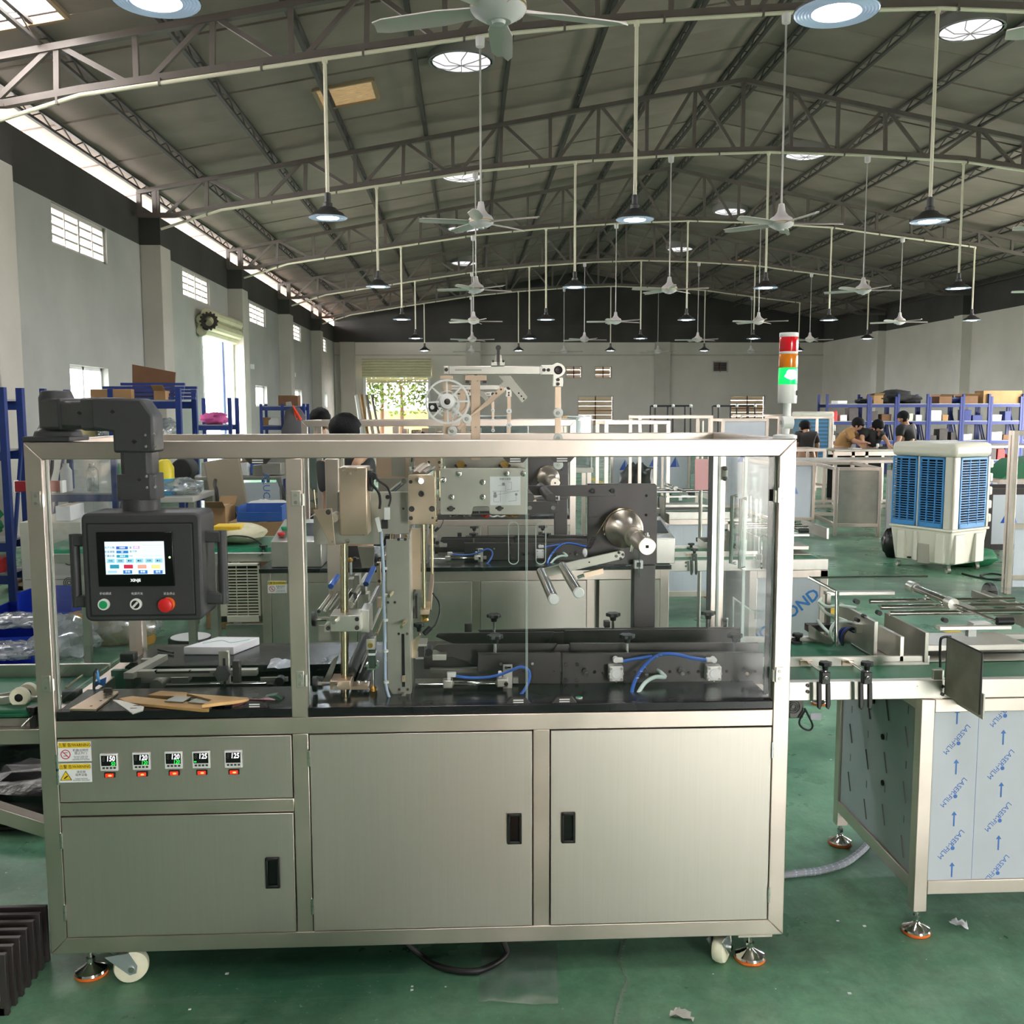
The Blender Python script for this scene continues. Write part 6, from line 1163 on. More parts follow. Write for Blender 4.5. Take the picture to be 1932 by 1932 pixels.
sheet('paper_scrap', mat('grey_paper', (196, 194, 186), .8), [(1262, 1922), (1310, 1930), (1300, 1912), (1275, 1909)], 0, 'crumpled pale paper scrap at the bottom edge of the picture', 'paper', 5, .006)
o = sheet('paper_scrap', mat('white_scrap', (226, 230, 232), .6), [(1787, 1744), (1828, 1758), (1822, 1745), (1800, 1738)], 0, 'white and black torn tape scrap near the conveyor foot', 'paper', 5, .006); 
sheet('paper_scrap', mat('white_scrap'), [(0, 1494), (38, 1492), (36, 1481), (0, 1484)], 0, 'white paper scrap on the floor left of the machine', 'paper', 5, .005); sheet('paper_scrap', mat('white_scrap'), [(60, 1468), (76, 1468), (76, 1458), (64, 1460)], 0, 'small white scrap on the floor beside the machine post', 'paper', 4, .005)
b = MB(); y = 2.72; x = at(1178, 1765, z=0).x                       # crack in the floor coating
cr = [at(px, py, z=.001) for px, py in ((1180, 1768), (1172, 1790), (1168, 1812), (1178, 1835), (1184, 1850), (1172, 1880), (1164, 1912), (1160, 1940))]
for p, q in zip(cr, cr[1:]):
    for k in range(4): u, v = p.lerp(q, k/4), p.lerp(q, (k+1)/4); b.box(min(u.x, v.x)-.002+random.uniform(-.002, .002), max(u.x, v.x)+.002, min(u.y, v.y), max(u.y, v.y), .0003, .0012)
o = b.o('floor_crack', mat('crack_grey', (120, 140, 124), .9)); o['kind'] = 'structure'
b = MB()
for k in range(90):
    p = (random.uniform(-1.6, 3.2), random.uniform(2.3, 6.5)); s = random.uniform(.001, .004); b.box(p[0]-s*1.6, p[0]+s, p[1]-s, p[1]+s, .0002, s*.6)
o = b.o('floor_crumbs', mat('white_scrap')); tag(o, 'tiny white crumbs strewn on the green floor', 'crumbs', kind='stuff')
o = tag(MB().lathe([(.10, 0), (.15, 0), (.175, .20), (.168, .20), (.145, .012), (0, .012), (0, 0)], (.06, 1.52, 0), n=24).o('added_bucket', M_red), 'red plastic bucket below the view, added for its reflection on the door', 'bucket')  # unseen bucket, added to put a red reflection on the door
# black fins in the bottom left corner
fn = thing('finned_base', 'black metal base with upright fins on the floor, bottom left corner', 'machine part', (-1.28, 2.55, 0))
for k in range(7):
    y = 2.44+k*.041; x1_ = -1.19; f = MB().prism([(x1_-.15, 0), (x1_, 0), (x1_, .165), (x1_-.15, .165)], 'y', y, y+.014).o('fin', M_blk, fn, bevel=.001); MB().box(x1_-.022, x1_-.018, y-.0008, y+.0002, .04, .15).o('slot_light', mat('pale_slot', (150, 160, 148), .5), f); MB().box(x1_-.022, x1_-.018, y-.001, y+.0002, .03, .042).o('slot_brass', M_brass, f)
box('base_bar', M_blk, fn, -1.35, -1.20, 2.44, 2.70, .0, .02)
# outfeed conveyor going left from the machine
ol = thing('outfeed_conveyor', 'green belt conveyor with steel side rails leaving the machine to the left', 'conveyor', (-1.6, 2.9, 0))
box('side_rail', M_steel, ol, -2.6, MX0-.01, 2.69, 2.715, .633, .676, .002); box('belt', M_belt, ol, -2.6, MX0-.012, 2.72, 3.1, .70, .712, .003); box('belt', M_belt, ol, -2.6, MX0-.012, 2.72, 2.80, .712, .722, .003); box('side_rail', M_alu, ol, -2.6, MX0-.01, 2.80, 2.815, .69, .735, .001); box('side_rail', M_alu, ol, -2.6, MX0-.01, 3.105, 3.12, .65, .75, .001); box('belt_bed', M_grey, ol, -2.6, MX0-.012, 2.72, 3.1, .66, .698)
for x, y in ((-2.5, 2.7), (-2.5, 3.1)): box('leg', M_steel, ol, x, x+.04, y, y+.04, 0, .70, .002)
MB().bar((-2.2, 2.9, .65), (-1.135, 2.9, .255), .045, .045).o('brace', M_steel, ol, bevel=.002); box('tie_bar', M_steel, ol, -2.5, -2.46, 2.7, 3.1, .3, .34, .001)
for k, (px, py, Y) in enumerate(((38, 1315, 2.78), (54, 1306, 2.84))):
    c = at(px, py, Y); r_ = MB().lathe([(.012, -.01), (.026, -.01), (.028, -.006), (.028, .006), (.026, .01), (.012, .01), (.012, -.01)], (c.x, Y, c.z), 'y', 22).o('guide_roller', M_nylon, ol); MB().lathe([(0, -.012), (.011, -.011), (.012, .01)], (c.x, Y, c.z), 'y', 16).o('bearing', M_rub, r_); MB().bar((c.x, Y, c.z), (c.x-.32, Y-.02, c.z-.05-.02*(1-k)), .02, .006, (0, 1, 0)).o('roller_arm', M_alu, r_)
kb = knob(ol, 62, 1337, 1352, 2.71, .017); MB().cyl(at(60, 1352, 2.70), at(40, 1372, 2.66), .004).o('clamp_lever', M_chrome, kb); bx('clamp_body', M_blk, kb, 56, 1350, 68, 1380, 2.70, 2.72)
sc_ = thing('hand_scraper', 'blue handled scraper tool standing on the tray beside the worktop', 'tool', at(185, 1290, Y=2.85)); MB().tube([at(177, 1303, 2.80), at(178, 1270, 2.82), at(183, 1262, 2.83)], .004).o('stem', M_rub, sc_); MB().tube([at(182, 1262, 2.83), at(187, 1288, 2.83)], .004).o('grip', mat('bright_blue', (70, 150, 220), .4), sc_); pl('blade', mat('blue_plastic', (44, 96, 170), .4), sc_, [(178, 1287), (200, 1278), (197, 1296), (186, 1292), (178, 1298)], 2.83, 2.838, .002)
M_trash = mat('black_bag', (10, 10, 10), .3, var=.3, vs=14, bump=.6, bs=16)
def bag(name, m, c, r, label, cat, group=None, amp=.18):
    b = MB().ball(c, r[0], r[1], r[2], 18, 12)
    for i, v in enumerate(b.v):
        d = Vector(v)-Vector(c); k = 1+random.uniform(-amp, amp); p = Vector(c)+d*k; b.v[i] = (p.x, p.y, max(p.z, c[2]-r[2]*.93))
    zmin = min(v[2] for v in b.v); b.v = [(v[0], v[1], v[2]-zmin+(c[2]-r[2])) for v in b.v]
    return tag(b.o(name, m, None, ang=.9), label, cat, group)
bag('trash_bag', M_trash, (-2.05, 4.25, .145), (.42, .25, .145), 'black plastic bag lying on the floor left of the machine', 'bag')
bag('trash_bag', M_trash, (-1.55, 3.75, .10), (.40, .22, .10), 'black plastic bag heaped behind the outfeed rollers', 'bag')
for k, (pts) in enumerate((((0, 1479), (40, 1477), (80, 1470), (140, 1465)), ((0, 1522), (40, 1530), (80, 1534), (130, 1532)), ((0, 1563), (50, 1560), (90, 1556), (130, 1550)))):
    o = MB().tube(curve([at(px, py, z=.011) for px, py in pts], 6), .0105, 8).o('floor_hose', M_rub); tag(o, 'black hose on the floor left of the machine, %s' % ['topmost of three', 'middle of three', 'lowest of three'][k], 'hose', 'black floor hoses')
sheet('silver_pouch', mat('silver_foil', (196, 198, 204), .3, .6), [(503, 1264), (549, 1263), (552, 1247), (513, 1246)], ZP, 'crinkled silver pouch on the rear worktop by the middle post', 'pouch', 6, .003)
# ---------------------------------------------------------------- left side: crates, bags, cabinets, racks
M_crate = mat('crate_blue', (32, 60, 184), .4); M_rack = mat('rack_blue', (30, 54, 122), .42, var=.12, vs=5); M_shelf = mat('shelf_grey', (150, 152, 152), .5); M_card = mat('cardboard', (160, 124, 84), .8, var=.1, vs=5); M_card2 = mat('dark_cardboard', (112, 78, 52), .8, var=.1, vs=5)
M_poly = clear('wrinkled_polythene', (224, 230, 230), .22, .18, haze=.3, hcol=(214, 218, 220))
def crate(x, y, z, w_, d, h, label, rz=0, m=None):
    t = thing('parts_crate', label, 'crate', (x, y, z), 'blue parts crates'); m = m or M_crate
    for nm, a in (('crate_base', (-w_/2, w_/2, -d/2, d/2, .001, .012)), ('crate_wall', (-w_/2, -w_/2+.012, -d/2, d/2, .012, h)), ('crate_wall', (w_/2-.012, w_/2, -d/2, d/2, .012, h)), ('crate_wall', (-w_/2+.012, w_/2-.012, d/2-.012, d/2, .012, h)), ('crate_front', (-w_/2+.012, w_/2-.012, -d/2, -d/2+.012, .012, h*.62)), ('rim', (-w_/2-.008, w_/2+.008, d/2-.004, d/2+.008, h-.02, h))):
        b = MB().box(*a); b.v = [(p[0]+x, p[1]+y, p[2]+z) for p in b.v]; b.turn(rz, (x, y, 0)); b.o(nm, m, t)
    return t
crate(-2.72, 5.72, 0, .46, .30, .15, 'blue plastic crate with clear bags, nearest on the left floor', .15); crate(-2.95, 6.45, 0, .44, .30, .17, 'blue plastic crate on the floor behind the nearest one', .1); crate(-3.15, 7.1, 0, .40, .28, .16, 'blue plastic crate under two stacked ones on the left floor', 0); crate(-2.80, 6.72, 0, .38, .28, .34, 'tall blue plastic crate beside the machine post', -.1); crate(-3.85, 7.73, 1.64, .4, .28, .16, 'blue crate on the near left rack shelf', 0)
for k, (c, r) in enumerate((((-2.66, 5.70, .17), (.18, .12, .05)), ((-2.55, 6.22, .13), (.20, .17, .13)), ((-2.95, 6.45, .19), (.2, .12, .05)), ((-2.42, 5.5, .03), (.17, .12, .03)))): bag('polythene_bag', M_poly, c, r, ['clear plastic bag lying in the nearest blue crate', 'clear plastic bag heaped on the floor behind the post', 'clear plastic bag lying in the second blue crate', 'flat clear plastic bag on the floor before the crates'][k], 'bag', 'clear bags on the left', .22)
for k, (c, r) in enumerate((((-3.5, 8.6, .09), (.5, .3, .09)), ((-2.9, 8.3, .06), (.35, .22, .06)))): bag('rag_heap', mat('brown_rags', (128, 108, 84), .9, var=.4, vs=12), c, r, ['heap of brown rags and offcuts on the far left floor', 'small heap of brown offcuts behind the cream cabinet'][k], 'heap', None, .3)
# amber tape bundle
t = thing('tape_bundle', 'bundle of amber tape rolls wrapped in film on the floor', 'tape rolls', (-2.4, 6.6, 0))
for k in range(5): MB().lathe([(.04, 0), (.085, 0), (.09, .02), (.09, .19), (.085, .21), (.04, .21), (.04, 0)], (-2.56+.095*k, 6.55+.03*(k % 2), .002), n=20).o('tape_roll', mat('amber_tape', (196, 146, 62), .25, var=.15, vs=9), t)
bag('film_wrap', M_poly, (-2.37, 6.57, .125), (.32, .2, .124), 'clear stretch film around the amber tape rolls', 'film', None, .05)
t = thing('cable_reel', 'black cable reel with a white label lying on the floor', 'reel', (-1.80, 6.35, 0)); MB().lathe([(0, 0), (.135, 0), (.14, .02), (.14, .075), (.135, .085), (0, .085)], (-1.80, 6.35, .0005), n=30).o('reel', M_rub, t); MB().lathe([(0, .003), (.125, .002), (.125, 0)], (-1.80, 6.35, .0858), n=30).o('label_disc', M_whp, t)
# cream cabinet with round fan grilles
t = thing('electric_cabinet', 'cream steel cabinet with two round fan grilles behind the machine post', 'cabinet', (-3.05, 7.0, 0)); cb0, cb1 = X(40, 1060, 6.9), X(156, 1060, 6.9)
box('body', mat('cream_enamel', (206, 204, 190), .45), t, cb0, cb1, 6.9, 7.5, .30, Z(100, 985, 6.9), .006)
for x in (cb0+.03, cb1-.07):
    for y in (6.93, 7.42): box('leg', M_rub, t, x, x+.04, y, y+.04, 0, .30)
for py in (1056, 1100):
    c = at(130, py, 6.895)
    for r in (.010, .022, .034): MB().lathe([(r, 0), (r+.006, 0), (r+.006, -.003), (r, -.003), (r, 0)], (c.x, 6.9, c.z), 'y', 24).o('grille_ring', M_rub, t)
box('door_seam', M_rub, t, cb0+.02, cb1-.005, 6.898, 6.8995, Z(100, 1093, 6.9)-.002, Z(100, 1093, 6.9))
def carton(x0, x1, y0, y1, z0, z1, label, m=None, group=None, rz=0, flaps=False):
    t = thing('carton', label, 'box', ((x0+x1)/2, (y0+y1)/2, z0), group); c = ((x0+x1)/2, (y0+y1)/2, 0)
    MB().box(x0, x1, y0, y1, z0+.001, z1).turn(rz, c).o('body', m or M_card, t, bevel=.003); MB().box((x0+x1)/2-.025, (x0+x1)/2+.025, y0-.001, y1, z1-.001, z1+.001).turn(rz, c).o('tape', mat('parcel_tape', (196, 170, 124), .3), t)
    if flaps:
        for s in (-1, 1): MB().bar(((x0+x1)/2, y0 if s < 0 else y1, z1), ((x0+x1)/2, (y0-.08) if s < 0 else y1+.08, z1+.05), x1-x0, .004).turn(rz, c).o('flap', m or M_card, t)
    return t
carton(X(104, 950, 6.95), X(132, 950, 6.95), 6.95, 7.2, Z(100, 985, 6.9)+.001, Z(110, 955, 6.95), 'white carton lying on the cream cabinet', mat('white_card'))
t = thing('dust_brush', 'red bar with white ends on the cream cabinet behind the post', 'brush', (X(70, 920, 6.9), 7.0, Z(70, 931, 6.9))); bx('bar', mat('maroon', (150, 34, 44), .5), t, 27, 908, 113, 928, 6.90, 6.96, .004); bx('end_cap', M_whp, t, 24, 907, 27, 930, 6.895, 6.965, .003); bx('end_cap', M_whp, t, 113, 907, 118, 930, 6.895, 6.965, .003); bx('stand', M_grey, t, 66, 930, 74, 986, 6.92, 6.94)
def rack(x0, x1, y0, y1, top, zs, label, group='blue steel racks', nb=2, m=None, brace=True):
    m = m or M_rack; t = thing('storage_rack', label, 'rack', ((x0+x1)/2, (y0+y1)/2, 0), group)
    for i in range(nb):
        x = x0+(x1-x0-.05)*i/(nb-1)
        for y in (y0, y1-.05): box('post', m, t, x, x+.05, y, y+.05, 0, top, .002)
        if brace and y1-y0 > .3: MB().bar((x+.025, y0+.02, .3), (x+.025, y1-.02, top*.8), .02, .03).o('brace', m, t)
    for z in zs:
        for y in (y0+.002, y1-.052): box('beam', m, t, x0+.05, x1-.05, y+.005, y+.045, z-.07, z-.002, .002)
        box('shelf', M_shelf, t, x0+.05, x1-.05, y0+.01, y1-.01, z-.002, z+.012)
    return t
rack(-5.0, X(22, 900, 7.6), 7.55, 7.9, 1.72, (.30, .55, 1.24, 1.62), 'blue steel rack at the left edge of the picture')
rack(X(77, 800, 9.5), X(342, 800, 9.5), 9.5, 10.1, 1.75, (.25, .75, 1.2, 1.63), 'long blue steel rack by the grey wall with blue beams on top', nb=3)
# on the near rack
bag('rag_bundle', mat('green_cloth', (46, 150, 92), .7), (-3.75, 7.72, .705), (.15, .13, .14), 'green plastic bundle on the low shelf of the near left rack', 'bundle', None, .2)
bag('rag_bundle', mat('pale_sack', (196, 190, 160), .7), (-3.68, 7.72, 1.40), (.14, .12, .14), 'pale sack on the upper shelf of the near left rack', 'sack', None, .15)
carton(-3.95, -3.57, 7.6, 7.85, .313, .42, 'red plastic case on the bottom shelf of the near left rack', M_red)
for k in range(5): o = MB().box(-3.98+.1*k, -3.93+.1*k, 7.65, 7.73, 1.25+.002, 1.52-.02*(k % 2)).o('panel_offcut', M_whp); tag(o, 'white sheet offcut standing on the near left rack, %s from the left' % ORD[k], 'sheet', 'white offcuts on the near rack')
# on the long rack: steel beams, long carton, brown board
for k in range(9):
    z = 1.646+.032*(k//2)+.001*k; o = MB().bar((-3.5+.08*(k % 3), 9.6+.07*(k % 2)+.02*k, z+.014), (-2.75+.1*(k % 2), 9.75+.07*(k % 2)+.01*k, z+.014), .06, .026).o('steel_beam', M_rack, None); tag(o, 'blue steel beam stacked on the long rack, %s from the bottom' % ORD[k], 'beam', 'blue beams stacked on the rack')
carton(X(165, 730, 9.45), X(243, 730, 9.45), 9.51, 9.60, 1.643, 1.643+.10, 'long narrow carton on the front of the long rack', M_card)
o = MB().prism([(X(246, 685, 9.9), Z(246, 687, 9.9)), (X(328, 700, 9.9), Z(328, 702, 9.9)), (X(325, 757, 9.9), 1.645), (X(247, 757, 9.9), 1.645)][::-1], 'y', 9.95, 9.97).o('cardboard_sheet', M_card2); tag(o, 'large dark brown cardboard sheet standing on the long rack', 'cardboard')
carton(X(290, 745, 9.6), X(312, 745, 9.6), 9.6, 9.75, 1.643, 1.73, 'small open carton on the right end of the long rack', M_card, flaps=True)
for k in range(4): o = MB().lathe([(0, 0), (.05, 0), (.055, .01), (.055, .2), (.03, .24), (.03, .27), (0, .27)], (-3.9+.25*k, 9.75, .763), n=14).o('plastic_bottle', [M_whp, M_poly, M_grn, M_poly][k]); tag(o, 'bottle on the middle shelf of the long rack, %s from the left' % ORD[k], 'bottle', 'bottles on the long rack')
for k in range(5): bag('polythene_bag', [M_poly, mat('cream_bag', (222, 206, 150), .6), M_poly, mat('pink_board', (216, 190, 176), .7), M_poly][k], (-4.0+.27*k, 9.75, 1.212+.13), (.13, .15, .13), 'bag on the upper shelf of the long rack, %s from the left' % ORD[k], 'bag', 'bags on the long rack', .15)
carton(-3.6, -3.2, 9.6, 9.95, .263, .55, 'brown carton on the bottom shelf of the long rack', M_card); carton(-3.1, -2.8, 9.6, 9.95, .263, .5, 'dark carton on the bottom shelf of the long rack', M_card2)
rack(X(366, 800, 14.5), X(437, 800, 14.5), 14.5, 15.0, 1.72, (.3, .95, 1.32), 'narrow dark blue rack before the open left gate', brace=False)
bag('cloth_bundle', mat('pink_cloth', (214, 96, 160), .7), (X(402, 793, 14.7), 14.75, 1.332+.09), (.2, .15, .09), 'pink cloth on the narrow rack before the gate', 'cloth', None, .2)
rack(X(490, 790, 18), X(576, 790, 18), 18.0, 18.5, 1.65, (.35, .85, 1.25, 1.60), 'cluttered blue rack in the far left corner', nb=3)
carton(X(523, 755, 18), X(560, 755, 18), 18.1, 18.4, 1.613, 1.80, 'brown carton on top of the far left rack', M_card2)
b = MB().ball((X(556, 790, 17.9), 17.85, 1.18), .22, .1, .42, 14, 10)
for i, v in enumerate(b.v): b.v[i] = (v[0]+.03*math.sin(v[2]*30+v[0]*40), v[1], v[2])
t = thing('hanging_jacket', 'grey jacket with red collar hanging on the far left rack', 'jacket', (X(556, 790, 17.9), 17.85, .8)); b.o('jacket', mat('jacket_grey', (96, 92, 96), .8), t); MB().tube([(X(556, 0, 17.9)-.12, 17.8, 1.36), (X(556, 770, 17.9), 17.76, 1.6), (X(556, 770, 17.9)+.12, 17.8, 1.36)], .03).o('collar', mat('red_orange_cloth', (230, 70, 40), .7), t); MB().tube([(X(556, 770, 17.9), 17.76, 1.59), (X(556, 770, 17.9), 18.02, 1.60)], .012).o('hook', M_grey, t)
for k, (px, z, m) in enumerate(((500, 1.262, M_card), (515, 1.262, M_whp), (535, .862, M_card2), (505, .862, M_blue), (548, 1.613, M_grey), (540, 1.262, M_grey))): x = X(px, 790, 18); o = MB().box(x-.1, x+.09, 18.1, 18.35, z, z+.14).jit(.008).o('parts_box', m, None, bevel=.004); tag(o, 'small parts box on the far left rack, %s' % ['brown, upper shelf left', 'white, upper shelf', 'dark brown, middle shelf', 'blue, middle shelf left', 'grey, on the top shelf', 'grey, upper shelf right'][k], 'box', 'parts boxes on the far left rack')
# things between the racks and the second machine
t = thing('louvre_cabinet', 'cream louvred vent cover standing under the green belt', 'vent cover', (-1.21, 5.2, .42)); lx0, lx1, lz0, lz1 = X(415, 1120, 5.2), X(491, 1120, 5.2), Z(450, 1174, 5.2), Z(450, 1064, 5.2); M_cream = mat('cream_plastic', (222, 216, 196), .5)
box('back', M_dark, t, lx0+.01, lx1-.01, 5.225, 5.235, lz0+.02, lz1-.01)
for a in ((lx0, lx0+.035, lz0, lz1), (lx1-.012, lx1, lz0, lz1), (lx0, lx1, lz0, lz0+.035), (lx0, lx1, lz1-.012, lz1)): box('frame', M_cream, t, a[0], a[1], 5.2, 5.24, a[2], a[3], .002)
n = 16
for k in range(n): z = lz0+.042+(lz1-lz0-.06)*k/n; box('slat', M_cream, t, lx0+.03, lx1-.008, 5.205, 5.222, z, z+.007)
for k in range(1, 3): x = lx0+.03+(lx1-lx0-.04)*k/3; box('slat_rib', M_cream, t, x-.002, x+.002, 5.203, 5.21, lz0+.03, lz1-.01)
ob = thing('transfer_conveyor', 'green belt on aluminium profile left of the second machine', 'conveyor', (-1.3, 5.4, 0))
box('belt', M_belt, ob, -2.3, -1.05, 5.30, 5.75, .80, .812); box('belt', mat('mint_belt', (52, 170, 128), .5), ob, -2.3, -1.05, 5.295, 5.30, .782, .812); box('profile', M_alu, ob, -2.3, -1.05, 5.25, 5.295, .742, .79, .002); box('profile', M_alu, ob, -2.3, -1.05, 5.75, 5.79, .742, .81, .002)
for x in (-2.25, -1.5, -1.38): box('leg', M_alu, ob, x, x+.04, 5.25, 5.29, 0, .742, .002); box('leg', M_alu, ob, x, x+.04, 5.75, 5.79, 0, .742, .002)
box('cover', M_grey, ob, -1.30, -1.06, 5.25, 5.29, .05, .40); kb = knob(ob, 497, 1031, 1050, 5.27, .02); MB().cyl(at(497, 1045, 5.26), at(488, 1050, 5.2), .006).o('lever', M_chrome, kb); hose('sensor_cable', M_rub, ob, [(408, 1018, 5.3), (440, 1011, 5.3), (475, 1015, 5.3), (496, 1030, 5.28)], .004)
bag('cotton_sack', mat('stained_sack', (204, 196, 164), .8, var=.2, vs=10), (X(450, 1015, 5.5), 5.52, .812+.055), (.15, .16, .055), 'stained cream sack lying on the green belt', 'sack', None, .08)
o = bx('foam_block', mat('yellow_foam', (236, 190, 40), .6), None, 401, 992, 455, 1008, 5.40, 5.52, .008); tag(o, 'yellow block with a clear band resting on the stained sack', 'block')
carton(X(430, 1010, 6.6), X(560, 1010, 6.6), 6.6, 6.95, .60, .80, 'carton on a low stack behind the green belt', M_card); carton(X(430, 1010, 6.6), X(560, 1010, 6.6), 6.6, 6.95, 0, .598, 'large carton at the bottom of the stack behind the green belt', M_card2)
crate(X(492, 1000, 6.65), 6.75, .803, .30, .26, .10, 'low blue tray on the carton stack behind the green belt', m=mat('tray_blue', (40, 88, 160), .5))
bag('cotton_sack', mat('white_sack', (214, 212, 210), .8), (X(505, 980, 7.2), 7.25, .78), (.24, .2, .12), 'white sack resting behind the cartons', 'sack', None, .08); box('sack_table', M_grey, thing('low_table', 'low grey table under the white sack', 'table', (X(505, 980, 7.2), 7.25, 0)), X(505, 980, 7.2)-.3, X(505, 980, 7.2)+.3, 7.05, 7.5, .63, .658)
lt = [o for o in SC.objects if o.name == 'low_table'][0]
for dx in (-.28, .26):
    for y in (7.06, 7.46): box('leg', M_grey, lt, X(505, 980, 7.2)+dx, X(505, 980, 7.2)+dx+.03, y, y+.03, 0, .63)
carton(X(392, 960, 7.0), X(425, 960, 7.0), 7.0, 7.3, .60, .86, 'tall brown carton with open flaps behind the pendant', M_card, flaps=True); carton(X(385, 960, 7.0), X(430, 960, 7.0), 6.95, 7.4, 0, .598, 'big carton under the open carton', M_card)
# office chair, workbench and its clutter
ch = thing('office_chair', 'black armchair with chrome frame and beige back behind the second machine', 'chair', (X(478, 950, 7.6), 7.7, 0)); xx = X(478, 950, 7.6)
MB().box(xx-.24, xx+.24, 7.5, 7.95, .72, .78).o('seat', M_rub, ch, bevel=.02); MB().box(xx-.40, xx-.12, 7.93, 7.97, .80, 1.2).turn(-.15, (xx, 7.9, .8), 'Y').o('backrest', mat('beige_mesh', (176, 160, 138), .8), ch, bevel=.01)
for s in (-.25, .25): MB().tube(curve([(xx+s, 7.52, .74), (xx+s, 7.50, .93), (xx+s-.05, 7.65, .97), (xx+s-.12, 7.95, .99)], 5), .014).o('armrest', M_rub if s > 0 else M_rub, ch); MB().tube([(xx+s, 7.52, .93), (xx+s, 7.55, .0)], .011).o('leg', M_chrome, ch); MB().tube([(xx+s, 7.93, .78), (xx+s, 7.95, 0)], .011).o('leg', M_chrome, ch)
wb = thing('workbench', 'cluttered steel workbench under the left racks', 'workbench', (X(440, 900, 9), 9.2, 0)); w0, w1 = X(360, 900, 9), X(535, 900, 9)
box('top', M_grey, wb, w0, w1, 8.9, 9.5, .92, .95, .003)
for x in (w0, w1-.05):
    for y in (8.92, 9.43): box('leg', M_grey, wb, x, x+.05, y, y+.05, 0, .92)
box('rear_panel', M_alu, wb, X(455, 890, 9.4), w1, 9.44, 9.46, .95, 1.16); box('film_sheet', M_film, wb, X(465, 940, 8.95), X(530, 940, 8.95), 8.885, 8.897, .4, .9)
text('ALUCOBOND', .09, (X(503, 930, 8.9), 8.884, .70), M_ftxt, wb, rot=(PI/2, PI/2, 0))
for k in range(14):
    x = random.uniform(w0+.08, w1-.1); y = random.uniform(9.0, 9.4); s = random.uniform(.04, .09); m = [M_grey, M_blk, M_card, M_whp, M_rub, M_alu, M_blue][k % 7]; o = MB().box(x-s, x+s, y-s*.7, y+s*.7, .9515, .9515+s*1.3).jit(s*.12).o('bench_part', m, None, bevel=.003); tag(o, 'small %s part lying on the cluttered workbench, %s from the left' % (['grey', 'black', 'brown', 'white', 'rubber', 'silver', 'blue'][k % 7], '%s'), 'part', 'parts on the workbench')
bp_ = sorted([o for o in SC.objects if o.name.startswith('bench_part')], key=lambda o: WL[o.name].x)
for i, o in enumerate(bp_): o['label'] = o['label'] % (ORD[i] if i < 10 else ['eleventh', 'twelfth', 'thirteenth', 'fourteenth'][i-10])
bt = thing('detergent_bottle', 'yellow and blue plastic bottle beside the pendant neck', 'bottle', (X(313, 940, 7.3), 7.3, .95)); MB().lathe([(0, 0), (.06, 0), (.065, .02), (.065, .12), (0, .12)], (X(313, 940, 7.3), 7.3, .93), n=16).o('lower_body', mat('cyan_label', (70, 160, 206), .4), bt); MB().lathe([(.066, .12), (.066, .2), (.04, .25), (.02, .26), (.02, .29), (0, .29)], (X(313, 940, 7.3), 7.3, .93), n=16).o('upper_body', mat('lemon_plastic', (240, 214, 40), .4), bt)
tb = thing('packing_table', 'plain table carrying the yellow bottle behind the pendant', 'table', (X(290, 960, 7.2), 7.4, 0)); t0_, t1_ = X(250, 960, 7.2), X(372, 960, 7.2); box('top', mat('pale_top', (190, 186, 178), .5), tb, t0_, t1_, 7.1, 7.7, .89, .929, .003)
for x in (t0_, t1_-.04):
    for y in (7.12, 7.64): box('leg', M_grey, tb, x, x+.04, y, y+.04, 0, .89)
bag('polythene_bag', M_poly, (X(340, 950, 7.3), 7.35, .929+.06), (.16, .18, .06), 'crumpled clear bag on the packing table', 'bag', None, .2)
fl = thing('upright_fan', 'dark round fan motor on a tall stand behind the pendant', 'fan', (X(360, 890, 8.0), 8.0, 0)); MB().cyl((X(360, 890, 8), 8.0, 0), (X(360, 890, 8), 8.0, 1.05), .03).o('stand', mat('bark'), fl); MB().cyl((X(352, 885, 8), 7.85, 1.08), (X(352, 885, 8), 8.05, 1.08), .085, n=18).o('motor', M_rub, fl, bevel=.01); MB().lathe([(0, 0), (.2, 0), (.2, .02), (0, .02)], (X(360, 890, 8), 8.0, 0), n=20).o('base', M_rub, fl)
